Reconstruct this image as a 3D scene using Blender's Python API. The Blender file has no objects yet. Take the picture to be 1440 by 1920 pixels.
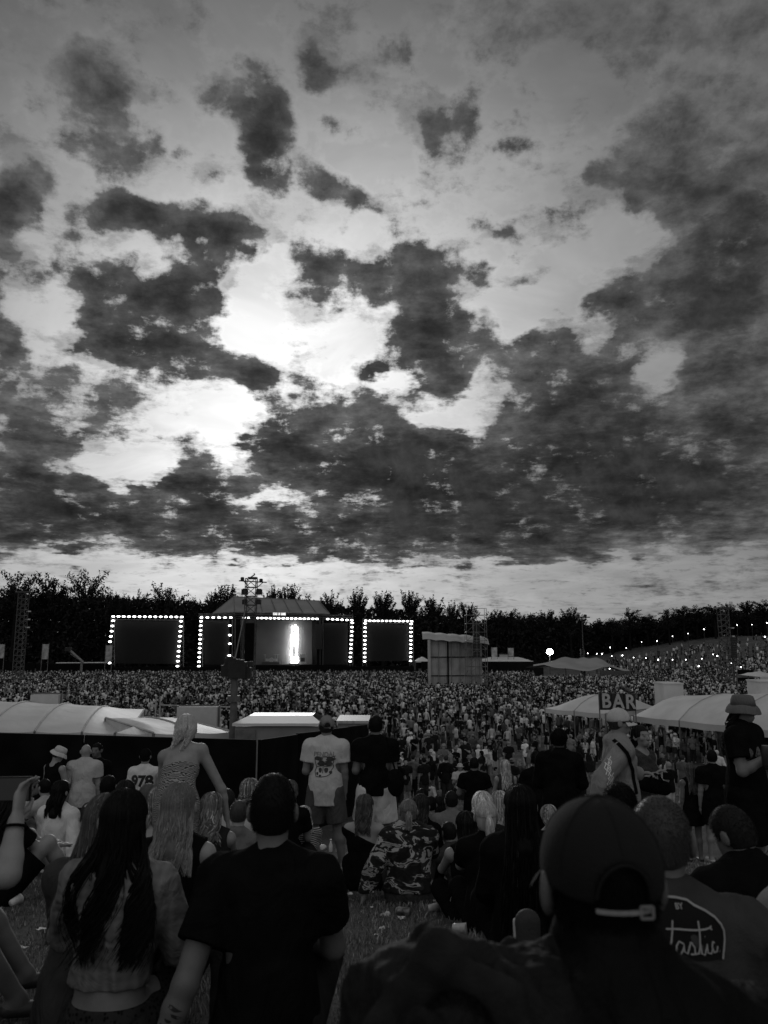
import bpy, bmesh, math, random
import numpy as np
from mathutils import Vector, Matrix, noise

# ------------------------------------------------------------------ camera
S = bpy.context.scene
COL = S.collection
R = math.radians
EYE = 8.0                      # the camera is held 8 m above the level of the arena field
FPX = 1450.0                   # focal length in pixels of a 1440 x 1920 picture
PITCH = math.atan(240 / FPX)
cam_d = bpy.data.cameras.new('camera')
cam = bpy.data.objects.new('camera', cam_d); COL.objects.link(cam)
cam.location = (0, 0, EYE)
cam.rotation_euler = (R(90) + PITCH, 0, 0)
cam_d.sensor_fit = 'VERTICAL'; cam_d.sensor_height = 24.0
cam_d.lens = 24.0 * FPX / 1920.0
cam_d.clip_start = 0.05; cam_d.clip_end = 3000
cam_d.dof.use_dof = True; cam_d.dof.focus_distance = 14.0; cam_d.dof.aperture_fstop = 3.4
S.camera = cam
S.render.resolution_x = 768; S.render.resolution_y = 1024
S.view_settings.view_transform = 'Standard'; S.view_settings.look = 'None'
S.view_settings.exposure = 0.0; S.view_settings.gamma = 1.0
try: S.view_settings.use_curve_mapping = False
except Exception: pass
S.cycles.max_bounces = 4; S.cycles.diffuse_bounces = 2; S.cycles.glossy_bounces = 2
S.cycles.transparent_max_bounces = 6

CP, SP = math.cos(PITCH), math.sin(PITCH)
def ray(px, py):
    """direction of a picture pixel with unit forward (Y) component"""
    u = (px - 720) / FPX; v = -(py - 960) / FPX
    d = Vector((u, CP - v * SP, SP + v * CP))
    return d / d.y
def at(px, py, Y):
    d = ray(px, py)
    return Vector((0, 0, EYE)) + d * Y

# ------------------------------------------------------------------ sky
SUN_AZ, SUN_EL = R(-8.5), R(9.0)        # the sun stands behind the broken cloud left of the centre
w = bpy.data.worlds.new('World'); S.world = w; w.use_nodes = True
NT = w.node_tree; NT.nodes.clear(); NL = NT.links
def nn(t, **k):
    n = NT.nodes.new(t)
    for a, b in k.items(): setattr(n, a, b)
    return n
def setin(sock, v):
    if hasattr(v, 'links') or hasattr(v, 'is_linked'): NL.new(v, sock)
    else: sock.default_value = v
def M(op, a, b=None, c=None, clamp=False):
    n = nn('ShaderNodeMath', operation=op, use_clamp=clamp)
    for i, x in enumerate((a, b, c)):
        if x is not None: setin(n.inputs[i], x)
    return n.outputs[0]
def smooth(v, a, b, lo=0.0, hi=1.0):
    n = nn('ShaderNodeMapRange', interpolation_type='SMOOTHSTEP')
    setin(n.inputs['Value'], v); setin(n.inputs['From Min'], a); setin(n.inputs['From Max'], b)
    setin(n.inputs['To Min'], lo); setin(n.inputs['To Max'], hi)
    return n.outputs[0]
def wnoise(vec, scale, detail, rough=0.55, dist=0.0, lac=2.0, color=False):
    n = nn('ShaderNodeTexNoise', noise_dimensions='3D')
    NL.new(vec, n.inputs['Vector'])
    n.inputs['Scale'].default_value = scale; n.inputs['Detail'].default_value = detail
    n.inputs['Roughness'].default_value = rough; n.inputs['Distortion'].default_value = dist
    n.inputs['Lacunarity'].default_value = lac
    return n.outputs['Color' if color else 'Fac']
tc = nn('ShaderNodeTexCoord'); sep = nn('ShaderNodeSeparateXYZ'); NL.new(tc.outputs['Generated'], sep.inputs[0])
dx, dy, dz = sep.outputs
az = M('MULTIPLY', M('ARCTAN2', dx, dy), 57.2958)
el = M('MULTIPLY', M('ARCSINE', dz), 57.2958)
# the cloud layer is a level sheet far overhead, so its texture shortens towards the horizon
inv = M('DIVIDE', 1.0, M('ADD', M('MAXIMUM', dz, 0.0), 0.16))
cmb = nn('ShaderNodeCombineXYZ')
NL.new(M('MULTIPLY', dx, inv), cmb.inputs[0]); NL.new(M('MULTIPLY', dy, inv), cmb.inputs[1])
q = cmb.outputs[0]
wn = wnoise(q, 1.7, 3, 0.55, color=True); wsep = nn('ShaderNodeSeparateColor'); NL.new(wn, wsep.inputs[0])
wn2 = wnoise(q, 6.5, 4, 0.6, color=True); wsep2 = nn('ShaderNodeSeparateColor'); NL.new(wn2, wsep2.inputs[0])
def warp(base, r1, r2, a1, a2):
    t = M('MULTIPLY_ADD', M('SUBTRACT', r1, 0.5), a1, base)
    return M('MULTIPLY_ADD', M('SUBTRACT', r2, 0.5), a2, t)
azw = warp(az, wsep.outputs[0], wsep2.outputs[0], 4.0, 4.0)
elw = warp(el, wsep.outputs[1], wsep2.outputs[1], 3.0, 3.2)
cw = nn('ShaderNodeCombineXYZ'); NL.new(azw, cw.inputs[0]); NL.new(elw, cw.inputs[1])
def azel(px, py):
    d = ray(px, py).normalized()
    return math.degrees(math.atan2(d.x, d.y)), math.degrees(math.asin(d.z))
CLOUDS = [
(165,130,70,70,0,.5),(190,225,85,70,30,.6),(240,290,50,40,30,.45),(290,170,60,28,0,.45),
(465,185,70,55,20,.9),(500,260,50,60,0,1),(505,330,28,50,0,.85),(600,350,70,25,25,.55),(680,395,45,18,25,.4),
(590,70,30,30,0,.5),(620,130,65,32,15,.75),(720,115,50,30,0,.45),(640,230,40,30,0,.35),
(820,230,50,38,0,.7),(820,320,25,60,0,.45),(885,180,22,40,0,.3),(390,335,30,25,0,.35),
(960,60,90,60,0,.45),(1200,40,180,60,0,.5),(1380,30,120,60,0,.5),
(20,420,55,110,0,1),(40,350,45,60,-20,.7),
(220,395,60,28,10,1),(340,435,110,34,12,1.15),(430,460,55,55,20,1.15),(140,420,60,40,0,.45),
(190,520,50,35,0,.7),(270,575,140,80,5,1.2),(350,545,60,60,0,1),(290,650,150,42,8,1.1),(420,680,60,30,10,.75),
(0,590,40,60,0,1),(50,700,80,60,0,1),(50,850,110,90,0,1.1),(175,780,70,60,0,1),(265,735,60,30,0,.75),
(500,690,45,35,0,.9),(580,540,35,50,0,.9),(655,535,50,40,0,.85),(570,680,22,60,0,.6),
(770,505,95,42,-5,1),(845,590,65,70,0,1.2),(790,655,70,70,0,1.2),(830,715,45,50,0,1),(690,700,45,40,0,.75),
(600,800,110,60,0,1.1),(740,770,60,30,0,.6),(680,870,200,55,0,1.2),(810,880,90,50,0,1.2),(505,825,40,40,0,.8),
(350,860,45,60,0,.9),(400,930,60,40,0,1),(200,930,200,36,0,1.2),(60,960,120,50,0,1.2),(350,995,220,30,0,1.2),
(120,1000,120,20,0,.9),(700,960,330,65,0,1.4),(830,1015,250,32,0,1.2),(460,1035,140,20,0,1),
(1000,680,100,75,-15,1.1),(1045,615,50,28,-20,.8),(1150,730,130,90,0,1.2),(1165,640,60,40,0,.9),
(1200,840,200,80,0,1.3),(1000,900,220,95,0,1.4),(1330,900,200,80,0,1.3),(1200,975,200,42,0,1.2),
(1400,720,90,130,0,1.2),(1360,570,110,90,0,1.3),(1250,540,90,50,0,1.1),(1140,560,45,25,0,1),(1420,430,80,130,0,1.2),
(1300,330,110,80,0,1.1),(1200,300,70,60,0,.8),(1260,200,70,60,0,.7),(1400,240,80,60,0,.8),(1130,340,55,45,0,.65),
(1040,400,65,38,10,1),(940,430,40,15,0,.8),(1330,430,100,60,0,1),(970,520,60,12,-15,.7),
(1410,1005,60,22,0,.6),(150,1042,40,10,0,.7),(770,1066,90,9,0,.5),(1200,1098,40,6,0,.4),(30,1055,60,20,0,.5),
(1000,1040,120,14,0,.5),(1150,1035,70,8,0,.4),
(1240,690,42,30,-20,-1.3),(860,820,75,30,25,-1.15),(745,722,45,14,0,-1),(1092,640,55,34,-20,-1.1),
(95,620,45,60,0,-.7),(205,862,85,32,0,-1),(505,930,60,28,0,-1.1),(420,800,70,50,0,-.5),(470,590,40,60,0,-.7),(300,790,40,30,0,-.3),
(620,650,60,60,0,-.6),(1130,440,90,40,0,-.4),(1000,572,85,34,0,-.9),(1350,380,40,20,0,-.35),(960,620,26,40,10,-.7),(985,760,40,26,0,-.35),(1110,800,60,20,0,-.3),(330,470,60,14,10,-.5),(120,540,30,60,0,-.4),(1440,560,30,60,0,-.3),(1180,990,30,12,0,-.5),(230,1010,70,10,0,-.5),
]

acc = None
for (cx, cy, rx, ry, ang, wt) in CLOUDS:
    k = 1.7; wt *= (1.45 if cy < 420 and cx < 1000 and wt > 0 else 1.0)
    a = R(ang); c0 = azel(cx, cy)
    e1 = azel(cx + 20 * math.cos(a), cy + 20 * math.sin(a)); e2 = azel(cx - 20 * math.sin(a), cy + 20 * math.cos(a))
    v1 = (e1[0] - c0[0], e1[1] - c0[1]); v2 = (e2[0] - c0[0], e2[1] - c0[1])
    r1 = math.hypot(*v1) / 20 * rx * k; r2 = math.hypot(*v2) / 20 * ry * k
    mp = nn('ShaderNodeMapping', vector_type='TEXTURE')
    NL.new(cw.outputs[0], mp.inputs['Vector'])
    mp.inputs['Location'].default_value = (c0[0], c0[1], 0)
    mp.inputs['Rotation'].default_value = (0, 0, math.atan2(v1[1], v1[0]))
    mp.inputs['Scale'].default_value = (r1, r2, 1)
    g = nn('ShaderNodeTexGradient', gradient_type='SPHERICAL'); NL.new(mp.outputs[0], g.inputs[0])
    if acc is None: acc = M('MULTIPLY', g.outputs['Fac'], wt)
    else: acc = M('MULTIPLY_ADD', g.outputs['Fac'], wt, acc)
full = acc                                                    # how deep the pile of cloud is, not capped
# beyond the photographed part of the sky the cover is only the cloud texture itself
side = smooth(M('ABSOLUTE', az), 34.0, 60.0)
high = smooth(el, 46.0, 62.0)
wild = M('MULTIPLY', M('MAXIMUM', side, high), 0.40)
acc = M('ADD', M('MINIMUM', acc, 0.92), wild)
f1 = wnoise(q, 5.0, 9, 0.62, 0.1)
f2 = wnoise(q, 17.0, 7, 0.66, 0.15)
dens = M('ADD', acc, M('MULTIPLY', M('SUBTRACT', f1, 0.5), 1.5))
dens = M('ADD', dens, M('MULTIPLY', M('SUBTRACT', f2, 0.5), 1.15))
f4 = wnoise(tc.outputs['Generated'], 23.0, 8, 0.60, 0.12)      # cauliflower edges of the cumulus
towards = nn('ShaderNodeVectorMath', operation='ADD'); NL.new(tc.outputs['Generated'], towards.inputs[0]); towards.inputs[1].default_value = (-.004, 0, -.010)
f4s = wnoise(towards.outputs[0], 23.0, 8, 0.60, 0.12)           # the same billows a step nearer the sun: which side of a billow is lit
relief = M('MULTIPLY', M('SUBTRACT', f4, f4s), 1.0)
dens = M('ADD', dens, M('MULTIPLY', M('SUBTRACT', f4, 0.47), 2.3))
dens = M('ADD', dens, 0.07)
cover = smooth(dens, 0.05, 0.90)
deep = M('ADD', M('MULTIPLY', M('MINIMUM', M('ADD', full, wild), 3.0), 0.42), M('MULTIPLY', M('SUBTRACT', dens, acc), 0.9))
thick = smooth(deep, 0.15, 1.1)
thin = wnoise(q, 7.5, 8, 0.68, 0.1)                               # broken thin puffs drifting in the gaps
loose = M('MULTIPLY', smooth(M('ADD', thin, M('MULTIPLY', M('MINIMUM', acc, 0.5), 0.22)), 0.53, 0.70), 0.42)
# clear sky: a glow round the hidden sun, a pale band above the horizon, dim towards the top of view, with added brightness out of view
def gauss(c_az, c_el, s_az, s_el, amp):
    a = M('DIVIDE', M('SUBTRACT', az, c_az), s_az); b = M('DIVIDE', M('SUBTRACT', el, c_el), s_el)
    r2 = M('ADD', M('MULTIPLY', a, a), M('MULTIPLY', b, b))
    return M('MULTIPLY', M('EXPONENT', M('MULTIPLY', r2, -1.0)), amp)
ca = azel(490, 860); cb = azel(620, 560)
glow = M('ADD', gauss(ca[0], ca[1], 15.0, 11.0, 0.58), gauss(cb[0], cb[1], 22.0, 12.5, 0.42))
band = gauss(-14.0, 3.0, 26.0, 4.0, 0.20)
nish = nn('ShaderNodeTexSky', sky_type='NISHITA', sun_disc=False, sun_elevation=SUN_EL, sun_rotation=SUN_AZ)
bw = nn('ShaderNodeRGBToBW'); NL.new(nish.outputs[0], bw.inputs[0])
base = M('MULTIPLY_ADD', M('MINIMUM', bw.outputs[0], 6.0), 0.035, 0.04)
rear_fill = smooth(dy, 0.15, -0.45, 0.0, 0.44)  # unseen sky behind the camera, brightness added to light the foreground
up = smooth(el, 46.0, 70.0, 0.0, 0.20)  # sky overhead, above the view: brightness added as fill light
clear = M('ADD', M('ADD', base, glow), M('ADD', band, M('ADD', rear_fill, up)))
veil = wnoise(q, 2.4, 5, 0.6, 0.6)
clear = M('MULTIPLY', clear, smooth(veil, 0.25, 0.75, 0.82, 1.14))
# underside of the cloud: dark, mottled, a little lighter where it is thin
f3 = wnoise(q, 3.1, 6, 0.6, 0.2)
dark = M('MULTIPLY_ADD', M('SUBTRACT', 1.0, thick), 0.072, 0.027)
dark = M('MULTIPLY', dark, smooth(M('ADD', M('MULTIPLY', f3, 0.7), M('MULTIPLY', f4, 0.3)), 0.36, 0.64, 0.66, 1.6))
dark = M('MULTIPLY', dark, M('MINIMUM', M('MAXIMUM', M('MULTIPLY_ADD', relief, 2.2, 1.0), 0.65), 1.6))
dark = M('ADD', dark, M('MULTIPLY', M('ADD', rear_fill, up), 0.55))  # the same added fill on the clouds out of view
rim = M('MULTIPLY', M('MULTIPLY', cover, M('SUBTRACT', 1.0, cover)), M('MULTIPLY', glow, 2.0))
mixv = M('ADD', M('MULTIPLY', clear, M('SUBTRACT', 1.0, cover)), M('MULTIPLY', dark, cover))
val = M('ADD', mixv, rim)
val = M('MULTIPLY', val, M('SUBTRACT', 1.0, M('MULTIPLY', loose, M('SUBTRACT', 1.0, cover))))
below = smooth(el, -2.0, 0.0, 0.03, 1.0)
val = M('MULTIPLY', val, below)
cc = nn('ShaderNodeCombineColor')
for i in range(3): NL.new(val, cc.inputs[i])
bg = nn('ShaderNodeBackground'); NL.new(cc.outputs[0], bg.inputs[0]); bg.inputs[1].default_value = SKY_STRENGTH = 1.0
wo = nn('ShaderNodeOutputWorld'); NL.new(bg.outputs[0], wo.inputs[0])
w.cycles.sampling_method = 'MANUAL'; w.cycles.sample_map_resolution = 256

# the sun, low behind the cloud: weak and very soft
sl = bpy.data.lights.new('sun', 'SUN'); sl.energy = 0.5; sl.angle = R(14); sl.color = (1, 1, 1)
so = bpy.data.objects.new('sun', sl); COL.objects.link(so); so.location = (-60, 200, 120)
sd = Vector((math.sin(SUN_AZ) * math.cos(R(13)), math.cos(SUN_AZ) * math.cos(R(13)), math.sin(R(13))))
so.rotation_euler = sd.to_track_quat('Z', 'Y').to_euler()

# ================================================================== tools
rng = np.random.default_rng(7)
random.seed(11)
GP = [(-40, 14.5), (-5, 8.0), (0, 7.08), (1.2, 6.88), (2.5, 6.66), (5, 6.16), (8, 5.56), (10.4, 5.14), (13, 4.55), (16, 3.95), (20, 3.22),
      (25, 2.5), (30, 1.95), (37, 1.3), (45, .72), (55, .28), (66, .05), (80, 0), (600, 0)]
GX = np.array([a for a, b in GP]); GZ = np.array([b for a, b in GP])
def sstep(a, b, x):
    t = np.clip((x - a) / (b - a), 0, 1); return t * t * (3 - 2 * t)
def gz(x, y):
    """height of the ground: the bank the camera sits on, the arena field, the slope on the right"""
    x = np.asarray(x, float); y = np.asarray(y, float)
    z = np.interp(y, GX, GZ)
    z = z + 0.02 * np.sin(x * .9 + y * .6) * np.clip(1 - y / 40, 0, 1)
    hill = 9.2 * sstep(40, 122, x + .30 * (y - 180)) * sstep(100, 195, y)
    return z + hill
def G(x, y): return float(gz(x, y))

def row_y(py, x=0.0):
    """distance at which the bank is seen on picture row py"""
    lo, hi = 1.0, 40.0
    for _ in range(40):
        m_ = (lo + hi) / 2
        d = ray(720, py); z = EYE + d.z * m_
        if z > G(x, m_): lo = m_
        else: hi = m_
    return lo
def tag(o, label=None, cat=None, group=None, kind=None):
    if label: o['label'] = label
    if cat: o['category'] = cat
    if group: o['group'] = group
    if kind: o['kind'] = kind
    return o
def empty(name, loc, rz=0, label=None, cat=None, group=None):
    o = bpy.data.objects.new(name, None); COL.objects.link(o); o.empty_display_size = .2
    o.location = loc; o.rotation_euler = (0, 0, rz)
    return tag(o, label, cat, group)
def link(name, me, mat=None, parent=None):
    o = bpy.data.objects.new(name, me); COL.objects.link(o)
    if mat is not None:
        me.materials.clear()
        for m in (mat if isinstance(mat, (list, tuple)) else [mat]): me.materials.append(m)
    if parent is not None: o.parent = parent
    return o
def mesh_np(name, V, F, smooth=True, attr=None):
    """V (n,3), F (m,k) arrays of equal sided faces"""
    V = np.asarray(V, np.float32); F = np.asarray(F, np.int32)
    me = bpy.data.meshes.new(name)
    me.vertices.add(len(V)); me.vertices.foreach_set('co', V.ravel())
    k = F.shape[1]
    me.loops.add(F.size); me.loops.foreach_set('vertex_index', F.ravel())
    me.polygons.add(len(F)); me.polygons.foreach_set('loop_start', np.arange(0, F.size, k, dtype=np.int32))
    me.polygons.foreach_set('loop_total', np.full(len(F), k, np.int32))
    if smooth: me.polygons.foreach_set('use_smooth', np.ones(len(F), bool))
    if attr is not None:
        a = me.attributes.new('tone', 'FLOAT', 'POINT'); a.data.foreach_set('value', np.asarray(attr, np.float32))
    me.update(); me.validate()
    return me

class MB:
    """collects boxes, bars, tubes and sheets and links them as ONE mesh object"""
    def __init__(s): s.v = []; s.f = []; s.mi = []
    def add(s, vs, fs, mi=0):
        n = len(s.v); s.v += [tuple(v) for v in vs]; s.f += [tuple(i + n for i in f) for f in fs]; s.mi += [mi] * len(fs)
    def box(s, c, d, rz=0, mi=0):
        x, y, z = (k / 2 for k in d); co, si = math.cos(rz), math.sin(rz)
        vs = [(c[0] + a * co - b * si, c[1] + a * si + b * co, c[2] + e) for a in (-x, x) for b in (-y, y) for e in (-z, z)]
        s.add(vs, [(0, 1, 3, 2), (4, 6, 7, 5), (0, 4, 5, 1), (2, 3, 7, 6), (0, 2, 6, 4), (1, 5, 7, 3)], mi)
    def bar(s, a, b, r, n=6, r2=None, mi=0, cap=True):
        a = Vector(a); b = Vector(b); d = (b - a)
        if d.length < 1e-6: return
        d.normalize(); u = d.orthogonal().normalized(); w_ = d.cross(u); r2 = r if r2 is None else r2
        vs = []
        for k in range(n):
            t = 2 * math.pi * (k + .5) / n; o = u * math.cos(t) + w_ * math.sin(t)
            vs.append(a + o * r); vs.append(b + o * r2)
        fs = [(2 * k, 2 * ((k + 1) % n), 2 * ((k + 1) % n) + 1, 2 * k + 1) for k in range(n)]
        if cap: fs += [tuple(2 * k for k in range(n))[::-1], tuple(2 * k + 1 for k in range(n))]
        s.add(vs, fs, mi)
    def lathe(s, c, prof, n=14, mi=0, sx=1, sy=1, M4=None):
        vs = []
        for (r, z) in prof:
            for k in range(n):
                t = 2 * math.pi * k / n; v = Vector((r * sx * math.cos(t), r * sy * math.sin(t), z))
                if M4 is not None: v = M4 @ v
                vs.append((c[0] + v[0], c[1] + v[1], c[2] + v[2]))
        fs = []
        for i in range(len(prof) - 1):
            for k in range(n):
                a = i * n + k; b = i * n + (k + 1) % n
                fs.append((a, b, b + n, a + n))
        fs.append(tuple(range(n))[::-1]); m = (len(prof) - 1) * n; fs.append(tuple(range(m, m + n)))
        s.add(vs, fs, mi)
    def grid(s, P, mi=0):
        """P: rows of points"""
        n = len(P); m = len(P[0])
        s.add([p for r in P for p in r], [(i * m + j, i * m + j + 1, (i + 1) * m + j + 1, (i + 1) * m + j) for i in range(n - 1) for j in range(m - 1)], mi)
    def build(s, name, mat, parent=None, smooth=False):
        me = bpy.data.meshes.new(name); me.from_pydata(s.v, [], s.f); me.update()
        if smooth: me.polygons.foreach_set('use_smooth', [True] * len(me.polygons))
        o = link(name, me, mat, parent)
        if any(s.mi): me.polygons.foreach_set('material_index', s.mi)
        return o

# ------------------------------------------------------------------ materials (the photograph is black and white: all greys)
def newmat(name):
    m = bpy.data.materials.new(name); m.use_nodes = True; t = m.node_tree
    return m, t, t.nodes['Principled BSDF']
def grey(v): return (v, v, v, 1)
MC = {}
def mat(name, v, rough=.8, var=.25, scale=6.0, bump=.0, bscale=40.0, spec=.3, metal=0.0, folds=0.0, fscale=5.0, weave=0.0):
    """a plain surface: base grey with mottled wear, fine bump and, for cloth, soft folds"""
    key = (name, v, rough, var, scale, bump, bscale, folds, metal, weave)
    if key in MC: return MC[key]
    m, t, b = newmat(name); N, L = t.nodes, t.links
    tc = N.new('ShaderNodeTexCoord'); n = N.new('ShaderNodeTexNoise'); n.inputs['Scale'].default_value = scale; n.inputs['Detail'].default_value = 6
    L.new(tc.outputs['Object'], n.inputs['Vector'])
    r = N.new('ShaderNodeMapRange'); L.new(n.outputs['Fac'], r.inputs['Value'])
    r.inputs['From Min'].default_value = .3; r.inputs['From Max'].default_value = .7
    r.inputs['To Min'].default_value = v * (1 - var); r.inputs['To Max'].default_value = v * (1 + var)
    cm = N.new('ShaderNodeCombineColor'); [L.new(r.outputs[0], cm.inputs[i]) for i in range(3)]
    L.new(cm.outputs[0], b.inputs['Base Color'])
    b.inputs['Roughness'].default_value = rough; b.inputs['Specular IOR Level'].default_value = spec; b.inputs['Metallic'].default_value = metal
    last = None
    if folds:
        mp = N.new('ShaderNodeMapping'); L.new(tc.outputs['Object'], mp.inputs[0]); mp.inputs['Scale'].default_value = (1, 1, .55)
        mp.inputs['Rotation'].default_value = (.3, .5, .4)
        f = N.new('ShaderNodeTexNoise'); f.inputs['Scale'].default_value = fscale; f.inputs['Detail'].default_value = 3; f.inputs['Distortion'].default_value = 1.4
        L.new(mp.outputs[0], f.inputs['Vector'])
        bp = N.new('ShaderNodeBump'); bp.inputs['Strength'].default_value = folds; bp.inputs['Distance'].default_value = .05
        L.new(f.outputs['Fac'], bp.inputs['Height']); last = bp
    if bump:
        f = N.new('ShaderNodeTexNoise'); f.inputs['Scale'].default_value = bscale; f.inputs['Detail'].default_value = 4
        L.new(tc.outputs['Object'], f.inputs['Vector'])
        bp = N.new('ShaderNodeBump'); bp.inputs['Strength'].default_value = bump; bp.inputs['Distance'].default_value = .01
        L.new(f.outputs['Fac'], bp.inputs['Height'])
        if last: L.new(last.outputs[0], bp.inputs['Normal'])
        last = bp
    if last: L.new(last.outputs[0], b.inputs['Normal'])
    MC[key] = m
    return m
def cloth(v, folds=.5, name='cloth'): return mat(name, v, .95, .22 if v < .1 else .07, 9, .3, 260, .12 if v > .1 else .02, folds=min(1, folds * 1.7), fscale=6.5)
def skin(v=.22): return mat('skin', v, .55, .14, 14, .15, 180, .35)
def emit(name, s, v=1.0, base=.8):
    key = (name, s, v)
    if key in MC: return MC[key]
    m, t, b = newmat(name); b.inputs['Base Color'].default_value = grey(base)
    b.inputs['Emission Color'].default_value = grey(v); b.inputs['Emission Strength'].default_value = s
    MC[key] = m
    return m
def attrmat(name, rough=.85, lo=0.0, hi=1.0, bump=0, use_obj=False, spec=.2):
    """grey taken from the mesh attribute 'tone' (things of many colours) or from the object's own colour"""
    m, t, b = newmat(name); N, L = t.nodes, t.links
    if use_obj:
        a = N.new('ShaderNodeObjectInfo'); src = a.outputs['Color']
        tc = N.new('ShaderNodeTexCoord'); n = N.new('ShaderNodeTexNoise'); n.inputs['Scale'].default_value = 9; n.inputs['Detail'].default_value = 4
        L.new(tc.outputs['Object'], n.inputs['Vector'])
        r = N.new('ShaderNodeMapRange'); L.new(n.outputs['Fac'], r.inputs['Value']); r.inputs['To Min'].default_value = .7; r.inputs['To Max'].default_value = 1.3
        mx = N.new('ShaderNodeVectorMath'); mx.operation = 'SCALE'; L.new(src, mx.inputs[0]); L.new(r.outputs[0], mx.inputs['Scale']); src = mx.outputs[0]
        bp = N.new('ShaderNodeBump'); bp.inputs['Strength'].default_value = .5; bp.inputs['Distance'].default_value = .05; L.new(n.outputs['Fac'], bp.inputs['Height']); L.new(bp.outputs[0], b.inputs['Normal'])
        L.new(src, b.inputs['Base Color'])
    else:
        a = N.new('ShaderNodeAttribute'); a.attribute_name = 'tone'
        cm = N.new('ShaderNodeCombineColor'); [L.new(a.outputs['Fac'], cm.inputs[i]) for i in range(3)]
        L.new(cm.outputs[0], b.inputs['Base Color'])
    b.inputs['Roughness'].default_value = rough; b.inputs['Specular IOR Level'].default_value = spec
    return m
M_TONE = attrmat('toned_surface'); M_OBJ = attrmat('person_colour', use_obj=True, spec=.08)
M_LEAF = attrmat('leaves', .9, spec=.03)
M_CROWD = attrmat('crowd_surface', .95, spec=.05)
STEEL = mat('galvanised_steel', .16, .5, .3, 3, metal=.3); BLACKM = mat('black_metal', .02, .6); DARKS = mat('dark_steel', .05, .6)
WHITEPVC = mat('white_tent_sheeting', .52, .55, .12, .8, .0, 10, .4, folds=.45, fscale=.9)
LAMP = emit('lamp_glow', 8.0)

def text_mesh(s, size, extrude=0.01, font_bold=0.0):
    cu = bpy.data.curves.new('lettering', 'FONT'); cu.body = s; cu.size = size; cu.extrude = extrude; cu.offset = font_bold
    cu.align_x = 'CENTER'; cu.align_y = 'CENTER'; cu.resolution_u = 3
    o = bpy.data.objects.new('lettering', cu); COL.objects.link(o)
    bpy.context.view_layer.update()
    me = bpy.data.meshes.new_from_object(o.evaluated_get(bpy.context.evaluated_depsgraph_get()))
    bpy.data.objects.remove(o); bpy.data.curves.remove(cu)
    return me

# ================================================================== the ground
ys = np.concatenate([np.linspace(-30, 0, 12), np.linspace(.6, 30, 60), np.linspace(31, 120, 60), np.linspace(123, 330, 70), np.array([420, 600, 900, 1400, 2400])])
us = np.linspace(-1.15, 1.15, 130)
YY, UU = np.meshgrid(ys, us, indexing='ij'); XX = UU * (np.maximum(YY, 0) + 22)
ZZ = gz(XX, YY)
rowsn = len(us)
V = np.stack([XX, YY, ZZ], -1).reshape(-1, 3)
ii, jj = np.meshgrid(np.arange(len(ys) - 1), np.arange(rowsn - 1), indexing='ij')
F = np.stack([ii * rowsn + jj, ii * rowsn + jj + 1, (ii + 1) * rowsn + jj + 1, (ii + 1) * rowsn + jj], -1).reshape(-1, 4)
gm, t, b = newmat('trodden_grass'); N, L = t.nodes, t.links
tcn = N.new('ShaderNodeTexCoord')
n1 = N.new('ShaderNodeTexNoise'); n1.inputs['Scale'].default_value = .35; n1.inputs['Detail'].default_value = 8; n1.inputs['Roughness'].default_value = .7
n2 = N.new('ShaderNodeTexNoise'); n2.inputs['Scale'].default_value = 22; n2.inputs['Detail'].default_value = 6; n2.inputs['Roughness'].default_value = .75
for n in (n1, n2): L.new(tcn.outputs['Object'], n.inputs['Vector'])
cr = N.new('ShaderNodeValToRGB'); L.new(n1.outputs['Fac'], cr.inputs[0])
cr.color_ramp.elements[0].position = .36; cr.color_ramp.elements[0].color = grey(.060)
cr.color_ramp.elements[1].position = .66; cr.color_ramp.elements[1].color = grey(.125)
mr = N.new('ShaderNodeMapRange'); L.new(n2.outputs['Fac'], mr.inputs['Value']); mr.inputs['From Min'].default_value = .3; mr.inputs['From Max'].default_value = .7
mr.inputs['To Min'].default_value = .45; mr.inputs['To Max'].default_value = 1.5
vs_ = N.new('ShaderNodeVectorMath'); vs_.operation = 'SCALE'; L.new(cr.outputs[0], vs_.inputs[0]); L.new(mr.outputs[0], vs_.inputs['Scale'])
L.new(vs_.outputs[0], b.inputs['Base Color']); b.inputs['Roughness'].default_value = .95; b.inputs['Specular IOR Level'].default_value = .1
bp = N.new('ShaderNodeBump'); bp.inputs['Strength'].default_value = .9; bp.inputs['Distance'].default_value = .05; L.new(n2.outputs['Fac'], bp.inputs['Height']); L.new(bp.outputs[0], b.inputs['Normal'])
ground = link('ground', mesh_np('ground', V, F), gm); tag(ground, kind='structure')

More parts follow.
